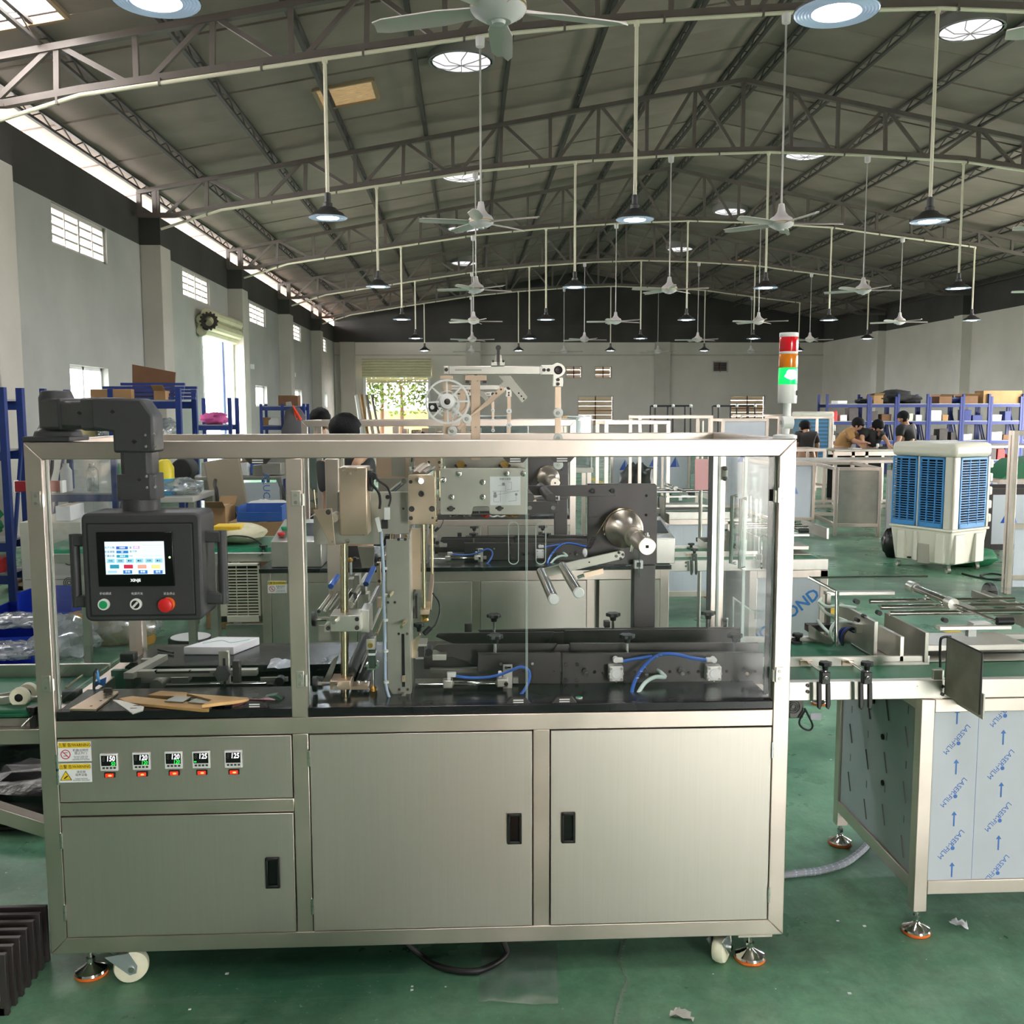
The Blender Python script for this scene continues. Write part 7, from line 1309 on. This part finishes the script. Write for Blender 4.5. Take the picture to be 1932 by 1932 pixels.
# ---------------------------------------------------------------- middle distance and the right half of the hall
def frame_box(name, label, x0, x1, y0, y1, z1, group=None, tt=.04, panels='', z0=0, rz=0, low=True, m=None):
    """open frame of square steel tubes, with film-covered sheets on the sides named in panels"""
    m = m or M_steel; t = thing(name, label, 'frame', ((x0+x1)/2, (y0+y1)/2, z0), group); c = ((x0+x1)/2, (y0+y1)/2, 0)
    def bb(nm, mm, *a): return MB().box(*a).turn(rz, c).o(nm, mm, t, bevel=.002)
    for x in (x0, x1-tt):
        for y in (y0, y1-tt): bb('post', m, x, x+tt, y, y+tt, z0, z1)
    for z in ((z0+.12, z1-tt) if low else (z1-tt,)):
        for y in (y0, y1-tt): bb('rail', m, x0+tt, x1-tt, y, y+tt, z, z+tt)
        for x in (x0, x1-tt): bb('rail', m, x, x+tt, y0+tt, y1-tt, z, z+tt)
    for p in panels:
        if p in 'fg': q = bb('panel', M_film if p == 'f' else M_grey, x0+tt, x1-tt, y0+.008, y0+.014, z0+.16, z1-tt)
        if p == 'l': bb('panel', M_film, x0+.008, x0+.014, y0+tt, y1-tt, z0+.16, z1-tt)
        if p == 'b': bb('panel', M_film, x0+tt, x1-tt, y1-.014, y1-.008, z0+.16, z1-tt)
        if p == 't': bb('panel', M_alu, x0, x1, y0, y1, z1, z1+.004)
        if p == 'f':
            n = max(1, int((x1-x0)/.5))
            for k in range(n):
                cx = x0+(x1-x0)*(k+.5)/n; cz = z0+.16+(z1-z0-.2)*(.58 if k % 2 == 0 else .3); s = .10
                MB().prism([(cx-s, cz-s*.8), (cx+s*.15, cz-s*.8), (cx-s*.05, cz+s)], 'y', y0+.0065, y0+.0078).turn(rz, c).o('triangle_logo', mat('logo_blue', (38, 84, 190), .4), t); MB().prism([(cx+s*.22, cz-s*.8), (cx+s*.7, cz-s*.8), (cx+.0, cz+s)], 'y', y0+.0065, y0+.0078).turn(rz, c).o('triangle_logo', mat('logo_pale', (120, 150, 208), .4), t)
    return t
G = 'steel frames on the right'
frame_box('machine_stand', 'low steel frame with blue film and triangle logos behind the signal tower', 3.85, 4.42, 12.3, 13.6, .86, G, panels='fl')
frame_box('machine_stand', 'low steel frame with a torn film panel, left of the air cooler', 4.50, 5.05, 11.6, 12.9, .84, G, panels='g', rz=-.12)
frame_box('machine_stand', 'film-covered steel frame half hidden by the air cooler', 4.70, 5.5, 10.3, 11.0, .84, G, panels='fl', rz=-.3)
frame_box('machine_stand', 'long low steel frame lying across behind the film panels', 4.5, 6.9, 13.9, 14.7, .80, G, panels='t')
frame_box('machine_stand', 'wide steel frame table behind the signal tower base', 4.1, 5.55, 15.0, 15.8, .92, G, low=False)
frame_box('machine_stand', 'tall thin steel frame standing before the worker in brown', 5.55, 6.55, 17.4, 18.2, 1.40, G)
frame_box('machine_stand', 'tall upright steel frame at the right edge, cut by the picture', X(1907, 960, 7.9), 5.9, 7.9, 7.99, 1.36, G)
ts = [o for o in SC.objects if o.name.startswith('machine_stand') and o.get('label', '').startswith('tall upright')][0]
box('panel', M_film, ts, X(1907, 960, 7.9)+.05, 5.86, 7.91, 7.915, .06, .55); box('rail', M_steel, ts, X(1907, 960, 7.9)+.04, 5.86, 7.9, 7.94, .55, .59)
frame_box('machine_stand', 'black frame with film panel and blue logos right of the air cooler', X(1860, 1000, 9.6), X(1860, 1000, 9.6)+1.0, 9.6, 10.2, .74, G, panels='f', tt=.06, m=M_blk)
frame_box('machine_stand', 'long steel frame right of the cooler, behind the black frame', 6.4, 8.6, 12.2, 13.2, .80, G, panels='f')
frame_box('machine_stand', 'steel bench frame far right before the blue racks', 8.0, 10.6, 16.5, 17.3, .9, G, panels='t')
o = bag('rolled_belt', mat('dark_green_belt', (14, 104, 62), .5), (X(1862, 1050, 9.0), 9.35, .10), (.3, .16, .10), 'dark green belt rolled up on the floor behind the cooler', 'belt', None, .1)
o = MB().prism([(X(1880, 915, 10.5), .78), (X(1930, 915, 10.5)+.4, .78), (X(1930, 880, 10.5)+.4, 1.02), (X(1925, 890, 10.5), .98)], 'y', 10.4, 10.9).o('green_sheet', mat('dark_green_belt')); tag(o, 'folded dark green sheet on a frame at the right edge', 'sheet')
frame_box('machine_stand', 'steel stand carrying the folded green sheet', X(1880, 915, 10.5)-.05, X(1930, 915, 10.5)+.45, 10.35, 10.95, .776, G)
# evaporative air cooler
ang = math.radians(29); ac = thing('air_cooler', 'cream evaporative air cooler with blue louvres on casters', 'air cooler', (4.48, 8.86, 0))
M_cool = mat('cooler_cream', (226, 222, 206), .42); M_lou = mat('louvre_blue', (64, 132, 190), .4); M_louf = mat('louvre_frame', (74, 146, 206), .4)
cu, cvv = .56, .67; O = (4.48, 8.86, 0)
def cb_(name, m, x0, x1, y0, y1, z0, z1, par=ac, bev=0):
    b = MB().box(O[0]+x0, O[0]+x1, O[1]+y0, O[1]+y1, z0, z1).turn(ang, O); return b.o(name, m, par, bevel=bev)
b = MB(); q0 = rbox(O[0]+.02, O[0]+cu-.02, 0, 1, .01)
tank = MB()
for (z0_, z1_, i0, i1) in ((.075, .40, .035, .0),):
    vs = []
    for z, i in ((z0_, i0), (z1_, i1)): vs += [(O[0]+i, O[1]+i, z), (O[0]+cu-i, O[1]+i, z), (O[0]+cu-i, O[1]+cvv-i, z), (O[0]+i, O[1]+cvv-i, z)]
    tank.add(vs, [(3, 2, 1, 0), (4, 5, 6, 7), (0, 1, 5, 4), (1, 2, 6, 5), (2, 3, 7, 6), (3, 0, 4, 7)])
tank.turn(ang, O).o('tank', M_cool, ac, bevel=.02)
cb_('tank_rim', M_cool, -.012, cu+.012, -.012, cvv+.012, .395, .42, bev=.008)
for y0_, y1_ in ((.07, .16), (.36, .40), (.50, .58)): cb_('tank_rib', M_cool, -.012, .05, y0_, y1_, .09, .37, bev=.008)
for x0_, x1_ in ((.05, .20), (.36, .50)): cb_('tank_rib', M_cool, x0_, x1_, -.012, .05, .09, .37, bev=.01)
cb_('tank_recess_shade', mat('cooler_cream_shaded', (170, 166, 152), .5), .0, .06, .24, .35, .075, .26); cb_('drain', M_rub, .005, .03, .44, .47, .10, .115)  # block in darkened cream, painting the shade of a recess
cb_('core', M_dark, .03, cu-.03, .03, cvv-.03, .42, 1.08)
for x0_, x1_, y0_, y1_ in ((0, .095, 0, .03), (0, .03, 0, .095), (0, .03, cvv-.03, cvv), (cu-.035, cu, 0, .05), (cu-.03, cu, cvv-.03, cvv), (0, .03, .365, .385)): cb_('corner_post', M_cool, x0_, x1_, y0_, y1_, .42, 1.09, bev=.005)
cb_('hood', M_cool, -.012, cu+.012, -.012, cvv+.012, 1.085, 1.225, bev=.045)
for k in range(5): cb_('grip_lug', M_cool, cu-.0, cu+.05, .0, .06, .46+.13*k, .54+.13*k, bev=.012)
def louv(face, u0, u1):
    z0_, z1_ = .425, 1.085; n = 25
    f = (lambda a, b_, c_, d_, e, g_, nm, m, par: cb_(nm, m, -.006+e, .012+e, a, b_, c_, d_, par)) if face == 'l' else (lambda a, b_, c_, d_, e, g_, nm, m, par: cb_(nm, m, a, b_, -.006+e, .012+e, c_, d_, par))
    t = f(u0, u0+.016, z0_, z1_, 0, 0, 'louvre_panel', M_louf, ac)
    f(u1-.016, u1, z0_, z1_, 0, 0, 'louvre_side', M_louf, t); f(u0, u1, z0_, z0_+.045, 0, 0, 'louvre_sill', M_louf, t); f(u0, u1, z1_-.02, z1_, 0, 0, 'louvre_head', M_louf, t)
    for k in range(n): z = z0_+.05+(z1_-z0_-.075)*k/n; f(u0+.014, u1-.014, z, z+.0095, .0, 0, 'louvre_slat', M_lou, t)
    for k in (1, 2): u = u0+(u1-u0)*k/3; f(u-.004, u+.004, z0_+.03, z1_-.015, -.003, 0, 'louvre_rib', M_louf, t)
louv('l', .39, .66); louv('l', .10, .36); louv('r', .10, .50)
for x, y in ((.06, .06), (cu-.06, .06), (.06, cvv-.06), (cu-.06, cvv-.06)):
    p = Vector(O)+Matrix.Rotation(ang, 3, 'Z') @ Vector((x, y, 0)); w_ = MB().cyl((p.x-.015, p.y, .03), (p.x+.015, p.y, .03), .03, n=16).o('caster_wheel', M_grey, ac); MB().box(p.x-.02, p.x+.02, p.y-.012, p.y+.012, .03, .078).o('caster_fork', M_chrome, w_)
pc = MB().tube(curve([at(px, py, z=.008) for px, py in ((1815, 1082), (1850, 1090), (1885, 1094), (1893, 1086), (1870, 1082), (1850, 1086), (1870, 1093), (1932, 1088))], 6), .008, 6).o('floor_hose', M_rub); tag(pc, 'black cable coiled on the floor beside the air cooler', 'cable')
o = bag('trash_bag', M_trash, (X(1690, 1040, 9.9), 9.95, .16), (.12, .12, .16), 'black plastic bag behind the left side of the cooler', 'bag')
# second cooler far behind the worker in brown
c2 = thing('air_cooler', 'distant cream and teal air cooler behind the worker in brown', 'air cooler', (X(1535, 830, 19), 19, 0)); k0, k1 = X(1508, 830, 19), X(1571, 830, 19)
box('body', mat('teal_louvre', (52, 110, 136), .5), c2, k0+.04, k1-.1, 18.98, 19.5, .42, 1.35); box('side', M_cool, c2, k1-.1, k1, 18.96, 19.5, .42, 1.35, .01); box('hood', M_cool, c2, k0, k1, 18.95, 19.5, 1.35, 1.48, .03); box('tank', M_cool, c2, k0, k1, 18.96, 19.5, .06, .42, .02)
for x in (k0+.08, k1-.12): box('caster_wheel', M_grey, c2, x, x+.04, 19.05, 19.11, 0, .06); box('caster_wheel', M_grey, c2, x, x+.04, 19.38, 19.44, 0, .06)
for k in range(12): box('louvre_slat', M_lou, c2, k0+.05, k1-.11, 18.965, 18.98, .46+.074*k, .49+.074*k)
for k in range(4): box('side_lug', M_cool, c2, k1, k1+.04, 18.97, 19.1, .5+.2*k, .62+.2*k, .01)
# work table for the three men
wt = thing('work_table', 'grey steel work table where the two men lean', 'table', (6.3, 15.6, 0)); w0, w1 = X(1573, 850, 15.3), X(1690, 850, 15.3)
box('top', M_grey, wt, w0, w1, 15.25, 15.78, .865, .90, .004)
for x in (w0, w0+.28, (w0+w1)/2, w1-.05): box('leg', M_steel, wt, x, x+.05, 15.27, 15.32, 0, .865); box('leg', M_steel, wt, x, x+.05, 15.72, 15.77, 0, .865)
box('rail', M_steel, wt, w0+.05, w1-.05, 15.27, 15.31, .80, .862); box('rear_cover', M_dark, wt, w0+.06, w1-.06, 15.69, 15.71, .1, .80)
o = MB().box(X(1605, 843, 15.5), X(1622, 843, 15.5), 15.4, 15.6, .9008, .912).o('paper_pad', M_whp); tag(o, 'white paper lying on the work table before the man in tan', 'paper')
o = MB().box(X(1660, 846, 15.4), X(1674, 846, 15.4), 15.4, 15.46, .9008, .935).o('power_tool', M_rub, None, bevel=.01); tag(o, 'black hand tool lying on the work table', 'tool')
o = MB().cyl((X(1656, 838, 15.5), 15.5, .9008), (X(1656, 838, 15.5), 15.5, .98), .02, n=12).o('white_bottle', M_whp); tag(o, 'small white bottle standing on the work table', 'bottle')
# blue racks along the right
R2 = 'blue racks before the right wall'; YR = 22.0
px_posts = [1558, 1640, 1692, 1752, 1815, 1868, 1928, 2010]
M_navy = mat('rack_navy', (15, 36, 108), .42)
for i in range(len(px_posts)-1): rack(X(px_posts[i], 800, YR)+.002, X(px_posts[i+1], 800, YR)-.004, YR, YR+.6, 1.80 if i % 2 else 1.86, (.35, .80, 1.24, 1.63), 'blue storage rack bay before the right wall, %s from the left' % ORD[i], R2, m=M_navy)
kinds = [('parts_box', M_card, 'brown carton'), ('parts_box', M_whp, 'white box'), ('parts_box', M_navy, 'blue bin'), ('parts_box', M_card2, 'dark carton'), ('parts_box', M_blk, 'black case'), ('parts_box', M_grey, 'grey metal part'), ('parts_box', mat('olive_yellow', (170, 160, 60), .6), 'yellow part'), ('parts_box', M_red, 'red tool box')]
for i in range(len(px_posts)-2):
    xa_, xb_ = X(px_posts[i], 800, YR)+.08, X(px_posts[i+1], 800, YR)-.08
    for s, z in enumerate((.362, .812, 1.252)):
        x = xa_; k = 0
        while x < xb_-.1:
            w_ = random.uniform(.12, .26); h = random.uniform(.1, .30); nm, m, tx = kinds[random.choice([0, 1, 1, 2, 3, 4, 4, 4, 5, 5, 3, 6, 7])]
            if x+w_ > xb_: break
            o = MB().box(x, x+w_, YR+.06, YR+.06+random.uniform(.15, .35), z+.0015, z+h).jit(.006).o(nm, m, None, bevel=.005); tag(o, '%s, %s shelf of the %s right-hand rack, %s from its left' % (tx, ['bottom', 'middle', 'upper'][s], ORD[i], ORD[k]), 'box', 'boxes on the right-hand racks'); x += w_+random.uniform(.01, .08); k += 1
def topbox(a, b_, c, d, label, m=M_card, fl=False): carton(X(a, 760, YR), X(c, 760, YR), YR+.05, YR+.45, 1.6438, Z(a, b_, YR), label, m, 'cartons on top of the right-hand racks', flaps=fl)
topbox(1857, 737, 1930, 764, 'largest brown carton with white label on the right-hand racks'); topbox(1820, 747, 1847, 764, 'open brown carton in the middle of the right-hand racks', M_card2, True); topbox(1774, 748, 1798, 764, 'open dark carton left of the middle of the right-hand racks', M_card2, True); topbox(1650, 746, 1668, 764, 'brown carton beside the black heap on the right-hand racks', M_card, True); topbox(1582, 756, 1600, 764, 'flat red and white carton on the left rack bay', M_whp)
for k, (px, py, rx, rz_) in enumerate(((1672, 744, .28, .12), (1700, 750, .42, .16), (1726, 758, .30, .10), (1640, 761, .2, .06))): bag('fabric_heap', mat('black_cloth', (26, 26, 27), .8), (X(px, py, YR), YR+.3, 1.645+rz_), (rx, .24, rz_), 'black heap of fabric on top of the racks, %s from the left' % ['second', 'third', 'fourth', 'first'][k], 'heap', 'black heaps on the racks', .2)
bag('parts_heap', M_navy, (X(1808, 757, YR), YR+.2, 1.645+.07), (.16, .12, .07), 'blue plastic bin heap between the open cartons', 'bin', None, .1)
# steel frames, clear boxes and plastic pipe racks seen above the machine
F2 = 'frames seen above the machine'
frame_box('machine_stand', 'steel frame with clear sides above the machine, right of the hanging bar', X(1141, 810, 11), X(1265, 810, 11), 11.0, 11.8, Z(1200, 794, 11), F2)
frame_box('machine_stand', 'steel frame above the machine, middle of the three', X(1205, 810, 13), X(1345, 810, 13), 13.0, 13.8, Z(1280, 784, 13), F2)
frame_box('machine_stand', 'film-sided steel frame above the machine, nearest the signal tower', X(1362, 810, 14), X(1450, 810, 14), 14.0, 14.8, Z(1400, 790, 14), F2, panels='f')
frame_box('machine_stand', 'wide far steel frame behind the signal tower', X(1400, 790, 19.5), X(1560, 790, 19.5), 19.6, 20.2, Z(1480, 782, 19.6), F2)
def clear_box(px0, px1, py0, Y, label):
    t = thing('clear_cover_box', label, 'cover', (X((px0+px1)/2, 800, Y), Y+.25, .9), 'clear covers behind the machine'); x0_, x1_, z1_ = X(px0, 800, Y), X(px1, 800, Y), Z(px0, py0, Y); M = clear('box_acrylic', (232, 238, 238), .10, .05, haze=.10)
    for a in ((x0_, x1_, Y, Y+.006), (x0_, x1_, Y+.5, Y+.506), (x0_, x0_+.006, Y+.006, Y+.5), (x1_-.006, x1_, Y+.006, Y+.5)): box('side_sheet', M, t, *a, .95, z1_)
    box('top_sheet', M, t, x0_, x1_, Y, Y+.506, z1_, z1_+.006); MB().tube([(x0_, Y, z1_), (x1_, Y, z1_), (x1_, Y, .95)], .008, 6).o('edge_trim', M_whp, t); box('base', M_grey, t, x0_-.02, x1_+.02, Y-.02, Y+.53, .90, .95)
    for x in (x0_, x1_-.04):
        for y in (Y, Y+.46): box('leg', M_steel, t, x, x+.04, y, y+.04, 0, .90)
clear_box(905, 957, 785, 8.6, 'clear acrylic cover left of the hanging bar'); clear_box(963, 996, 800, 9.4, 'low clear acrylic cover behind the spoked wheel post'); clear_box(1070, 1116, 786, 10.0, 'clear acrylic cover right of the hanging bar')
def pipe_rack(px0, px1, py0, Y, label):
    t = thing('pipe_rack', label, 'rack', (X((px0+px1)/2, 790, Y), Y, 0), 'black pipe racks with white joints'); x0_, x1_, z1_ = X(px0, 790, Y), X(px1, 790, Y), Z(px0, py0, Y)
    for x in (x0_, (x0_+x1_)/2, x1_):
        for y in (Y, Y+.5): MB().cyl((x, y, 0), (x, y, z1_), .018, n=8).o('upright', M_rub, t)
        MB().ball((x, Y, z1_), .04, .04, .035, 8, 6).o('joint', M_whp, t)
    for y in (Y, Y+.5): MB().cyl((x0_, y, z1_), (x1_, y, z1_), .018, n=8).o('rail', M_rub, t)
pipe_rack(1236, 1303, 766, 19, 'black pipe rack with white joints, left one of two'); pipe_rack(1355, 1424, 766, 21, 'black pipe rack with white joints, right one of two')
pb = thing('trash_bag_stand', 'big black refuse bag on the floor far behind the machine', 'bag', (3.2, 17.5, 0)); o = bag('trash_bag', M_trash, (X(1208, 900, 15), 15.2, .36), (.30, .25, .36), 'tall black refuse bag far behind the black mandrel plate', 'bag'); bpy.data.objects.remove(pb)
for k, (px, Y, w_, h) in enumerate(((1180, 16.5, .5, .95), (1235, 17.5, .6, .95), (1275, 16.8, .5, 1.0))): frame_box('film_cabinet', 'film-covered cabinet far behind the machine, %s from the left' % ORD[k], X(px, 880, Y)-w_/2, X(px, 880, Y)+w_/2, Y, Y+.6, h, 'film cabinets far behind', panels='f')
o = bx('pink_board', mat('pink_acrylic', (220, 160, 160), .5), None, 1311, 866, 1341, 925, 6.2, 6.21, .002); tag(o, 'pink sheet with a white bracket hanging behind the right frame post', 'board')
o = tag(MB().cyl((X(1326, 866, 6.2), 6.24, 0), (X(1326, 866, 6.2), 6.24, 1.47), .012).o('board_pole', M_grey), 'thin grey pole holding the pink sheet', 'pole')
# aluminium tubes leaning in the far left corner, speaker-like boxes on the wall
for k in range(4): o = MB().bar((-4.0+.22*k, 38.5, .02), (-4.35+.2*k, 39.2, 2.1), .1, .1).o('leaning_profile', [M_whp, M_card, M_alu, M_alu][k]); tag(o, ['white', 'brown', 'grey', 'silver'][k]+' long profile leaning near the far gate, '+ORD[k]+' from the left', 'profile', 'profiles leaning near the far gate')
for k in range(3): o = MB().box(XL+.02, XL+.1, 25+6*k, 25.12+6*k, 2.55, 2.67).o('wall_box', M_white); tag(o, 'small white box on the left wall, %s from the camera' % ORD[k], 'box', 'white boxes on the left wall')
# ---------------------------------------------------------------- people
M_skin = mat('skin', (196, 150, 120), .55); M_skind = mat('skin_tan', (170, 120, 92), .55); M_hair = mat('black_hair', (6, 6, 6), .7, bump=.3, bs=90, spec=.25)
def skinned(name, m, par, J, E_, root=0, sub=2):
    """continuous surface grown around joints J: (position, radius) along edges E_"""
    c = J[root][0]; me = bpy.data.meshes.new(name); me.from_pydata([tuple(Vector(j[0])-c) for j in J], E_, []); me.materials.append(m)
    o = bpy.data.objects.new(name, me); link(o, c, par); md = o.modifiers.new('skin', 'SKIN'); md.use_smooth_shade = True
    for i, j in enumerate(J): me.skin_vertices[0].data[i].radius = (j[1], j[1] if len(j) < 3 else j[2])
    me.skin_vertices[0].data[root].use_root = True
    s = o.modifiers.new('sub', 'SUBSURF'); s.levels = sub; s.render_levels = sub; return o
def person(label, pel, chest, neck, head, face, arms, shirt, trousers, skin=M_skin, bare=True):
    """pel..head: points; face: direction the face looks; arms: two lists shoulder, elbow, wrist, hand tip"""
    pel, chest, neck, head = map(Vector, (pel, chest, neck, head)); f = Vector(face).normalized()
    t = thing('person', label, 'person', (pel.x, pel.y, 0)); side = Vector((arms[1][0]))-Vector(arms[0][0]); side.z = 0; side.normalize(); fw = Vector((-side.y, side.x, 0))
    J = [(pel, .13), ((pel+chest)/2, .125), (chest, .13), (chest.lerp(neck, .7), .075), (neck, .055), (neck.lerp(head, .45), .062), (head, .088), (head+(head-neck).normalized()*.075, .07), (head+f*.095-(head-neck).normalized()*.015, .016)]
    E_ = [(0, 1), (1, 2), (2, 3), (3, 4), (4, 5), (5, 6), (6, 7), (6, 8)]
    sj = [(pel, .155), ((pel+chest)/2, .15), (chest, .155), (chest.lerp(neck, .62), .09)]; se = [(0, 1), (1, 2), (2, 3)]
    for a in arms:
        a = [Vector(p) for p in a]; k = len(J); J += [(a[0], .058), (a[0].lerp(a[1], .5), .05), (a[1], .042), (a[2], .028), (a[3], .034, .018)]; E_ += [(2, k), (k, k+1), (k+1, k+2), (k+2, k+3), (k+3, k+4)]
        d = (a[3]-a[2]).normalized(); n_ = d.cross(Vector((0, 0, 1))); n_ = n_.normalized() if n_.length > .1 else Vector((1, 0, 0)); up = n_.cross(d)
        for i, (off, ln) in enumerate(((-.030, .060), (-.010, .075), (.010, .080), (.030, .068))):
            q = len(J); p0 = a[3]+n_*off+d*.012; J += [(p0, .0095), (p0+d*ln*.5-up*.004, .009), (p0+d*ln*.85-up*.022, .0075)]; E_ += [(k+4, q), (q, q+1), (q+1, q+2)]
        q = len(J); J += [(a[2].lerp(a[3], .45)-n_*.038, .0105), (a[2].lerp(a[3], .9)-n_*.055, .009)]; E_ += [(k+4, q), (q, q+1)]
        m_ = len(sj); sj += [(a[0], .082), (a[0].lerp(a[1], .55), .072), (a[0].lerp(a[1], .82), .068)]; se += [(2, m_), (m_, m_+1), (m_+1, m_+2)]
    for s in (-1, 1):
        hip = pel+side*(.095*s)-Vector((0, 0, .06)); kn = Vector((hip.x+side.x*.02*s, hip.y, .48))+fw*.03; an = Vector((kn.x, kn.y-.02, .09)); to = Vector((an.x, an.y, .035))+fw*.14; k = len(J)
        J += [(hip, .095), (kn, .062), (an, .042), (to, .035)]; E_ += [(0, k), (k, k+1), (k+1, k+2), (k+2, k+3)]
        skinned('trouser_leg', trousers, t, [(hip, .112), (kn, .078), (an+Vector((0, 0, .02)), .064)], [(0, 1), (1, 2)], 0, 1); MB().ball((an+to)/2-Vector((0, 0, .012)), .055, .12, .05).o('shoe', M_rub, t)
    b = skinned('body', skin, t, J, E_); skinned('shirt', shirt, t, sj, se); skinned('trouser_seat', trousers, t, [(pel-Vector((0, 0, .08)), .15), (pel+Vector((0, 0, .05)), .15)], [(0, 1)], 0, 1)
    up = (head-neck).normalized(); hc = head+up*.045-f*.022; h = MB().ball((0, 0, 0), .103, .103, .098, 18, 12)
    h.v = [tuple(hc+Vector(v)*(1 if (Vector(v).dot(f) < .05 or Vector(v).dot(up) > .03) else .72)+Vector((random.uniform(-1, 1), random.uniform(-1, 1), random.uniform(-1, 1)))*.004) for v in h.v]; h.o('hair', M_hair, t)
    sd = f.cross(up).normalized()
    for s in (-1, 1): MB().ball(head+f*.083+sd*(.032*s)+up*.018, .011, .011, .007, 8, 6).o('eye', M_rub, t); MB().ball(head+sd*(.088*s)-up*.005, .018, .022, .03, 8, 6).o('ear', skin, t)
    MB().ball(head+f*.085-up*.045, .022, .016, .006, 8, 6).o('mouth', mat('lip', (150, 90, 80), .5), t)
    return t
M_tan = mat('tan_shirt', (168, 128, 78), .8, var=.1, vs=8); M_tee = mat('black_tee', (24, 24, 27), .8); M_brn = mat('dark_brown_tee', (60, 54, 54), .8); M_jean = mat('dark_jeans', (44, 48, 60), .8); M_slk = mat('grey_trousers', (70, 70, 72), .8)
a = at; Yp = 16.05
person('man in a tan shirt leaning right over the work table', a(1583, 850, Yp), a(1599, 820, Yp), a(1610, 809, Yp-.02), a(1617, 803, Yp-.05), (.8, -.3, -.55), [[a(1601, 820, Yp-.2), a(1611, 832, Yp-.25), a(1627, 835, Yp-.35), a(1634, 835, Yp-.4)], [a(1607, 813, Yp+.12), a(1619, 829, Yp-.05), a(1621, 839, Yp-.3), a(1625, 841, Yp-.36)]], M_tan, M_slk)
person('man in a black t-shirt bending over the work table beside the tan shirt', a(1640, 848, Yp+.02), a(1643, 820, Yp), a(1648, 810, Yp-.05), a(1655, 806, Yp-.12), (.55, -.45, -.7), [[a(1631, 815, Yp-.12), a(1626, 826, Yp-.2), a(1629, 836, Yp-.32), a(1630, 840, Yp-.38)], [a(1658, 817, Yp-.12), a(1669, 826, Yp-.2), a(1676, 837, Yp-.32), a(1678, 841, Yp-.38)]], M_tee, M_jean)
person('man in a black t-shirt standing behind the air cooler, looking left', a(1712, 856, Yp+.3), a(1712, 815, Yp+.3), a(1708, 799, Yp+.28), a(1704, 790, Yp+.25), (-.95, -.3, -.1), [[a(1698, 808, Yp+.1), a(1697, 828, Yp+.05), a(1690, 842, Yp-.1), a(1687, 846, Yp-.15)], [a(1722, 806, Yp+.35), a(1723, 825, Yp+.2), a(1716, 842, Yp+.05), a(1713, 848, Yp+.0)]], M_tee, M_jean)
person('worker in a dark brown t-shirt seen from behind, before the far cooler', a(1521, 862, 16.6), a(1522, 828, 16.65), a(1521, 816, 16.65), a(1519, 808, 16.7), (-.1, .95, -.3), [[a(1506, 820, 16.6), a(1502, 838, 16.6), a(1505, 856, 16.8), a(1507, 862, 16.85)], [a(1538, 821, 16.6), a(1542, 840, 16.6), a(1540, 858, 16.75), a(1540, 864, 16.8)]], M_brn, M_slk)
person('black-haired worker in black behind the second machine, nearest of two heads', a(655, 1010, 6.35), a(655, 890, 6.3), a(655, 846, 6.25), a(655, 823, 6.2), (.5, .7, -.5), [[a(612, 880, 6.25), a(625, 940, 6.2), a(665, 960, 6.4), a(680, 965, 6.45)], [a(690, 880, 6.3), a(668, 905, 6.15), a(672, 872, 6.1), a(686, 862, 6.15)]], M_tee, M_jean)
person('black-haired worker whose head shows above the third machine frame', a(604, 940, 9.6), a(604, 850, 9.6), a(604, 812, 9.6), a(605, 797, 9.55), (.2, .8, -.4), [[a(578, 842, 9.6), a(575, 880, 9.6), a(590, 905, 9.75), a(595, 908, 9.8)], [a(630, 842, 9.6), a(634, 880, 9.6), a(620, 905, 9.75), a(614, 908, 9.8)]], M_brn, M_jean)
# ---------------------------------------------------------------- lettering becomes plain mesh
bpy.context.view_layer.update()
dg = bpy.context.evaluated_depsgraph_get(); done = {}
for o in [o for o in SC.objects if o.type == 'FONT']:
    if o.data.name not in done:
        me = bpy.data.meshes.new_from_object(o.evaluated_get(dg)); me.materials.clear(); me.materials.append(o.data.materials[0]); done[o.data.name] = me
    n = bpy.data.objects.new('lettering', done[o.data.name]); COL.objects.link(n); n.parent = o.parent
    n.location = o.location; n.rotation_euler = o.rotation_euler; n.scale = o.scale
    for k in ('label',):
        if k in o: n[k] = o[k]
    bpy.data.objects.remove(o)
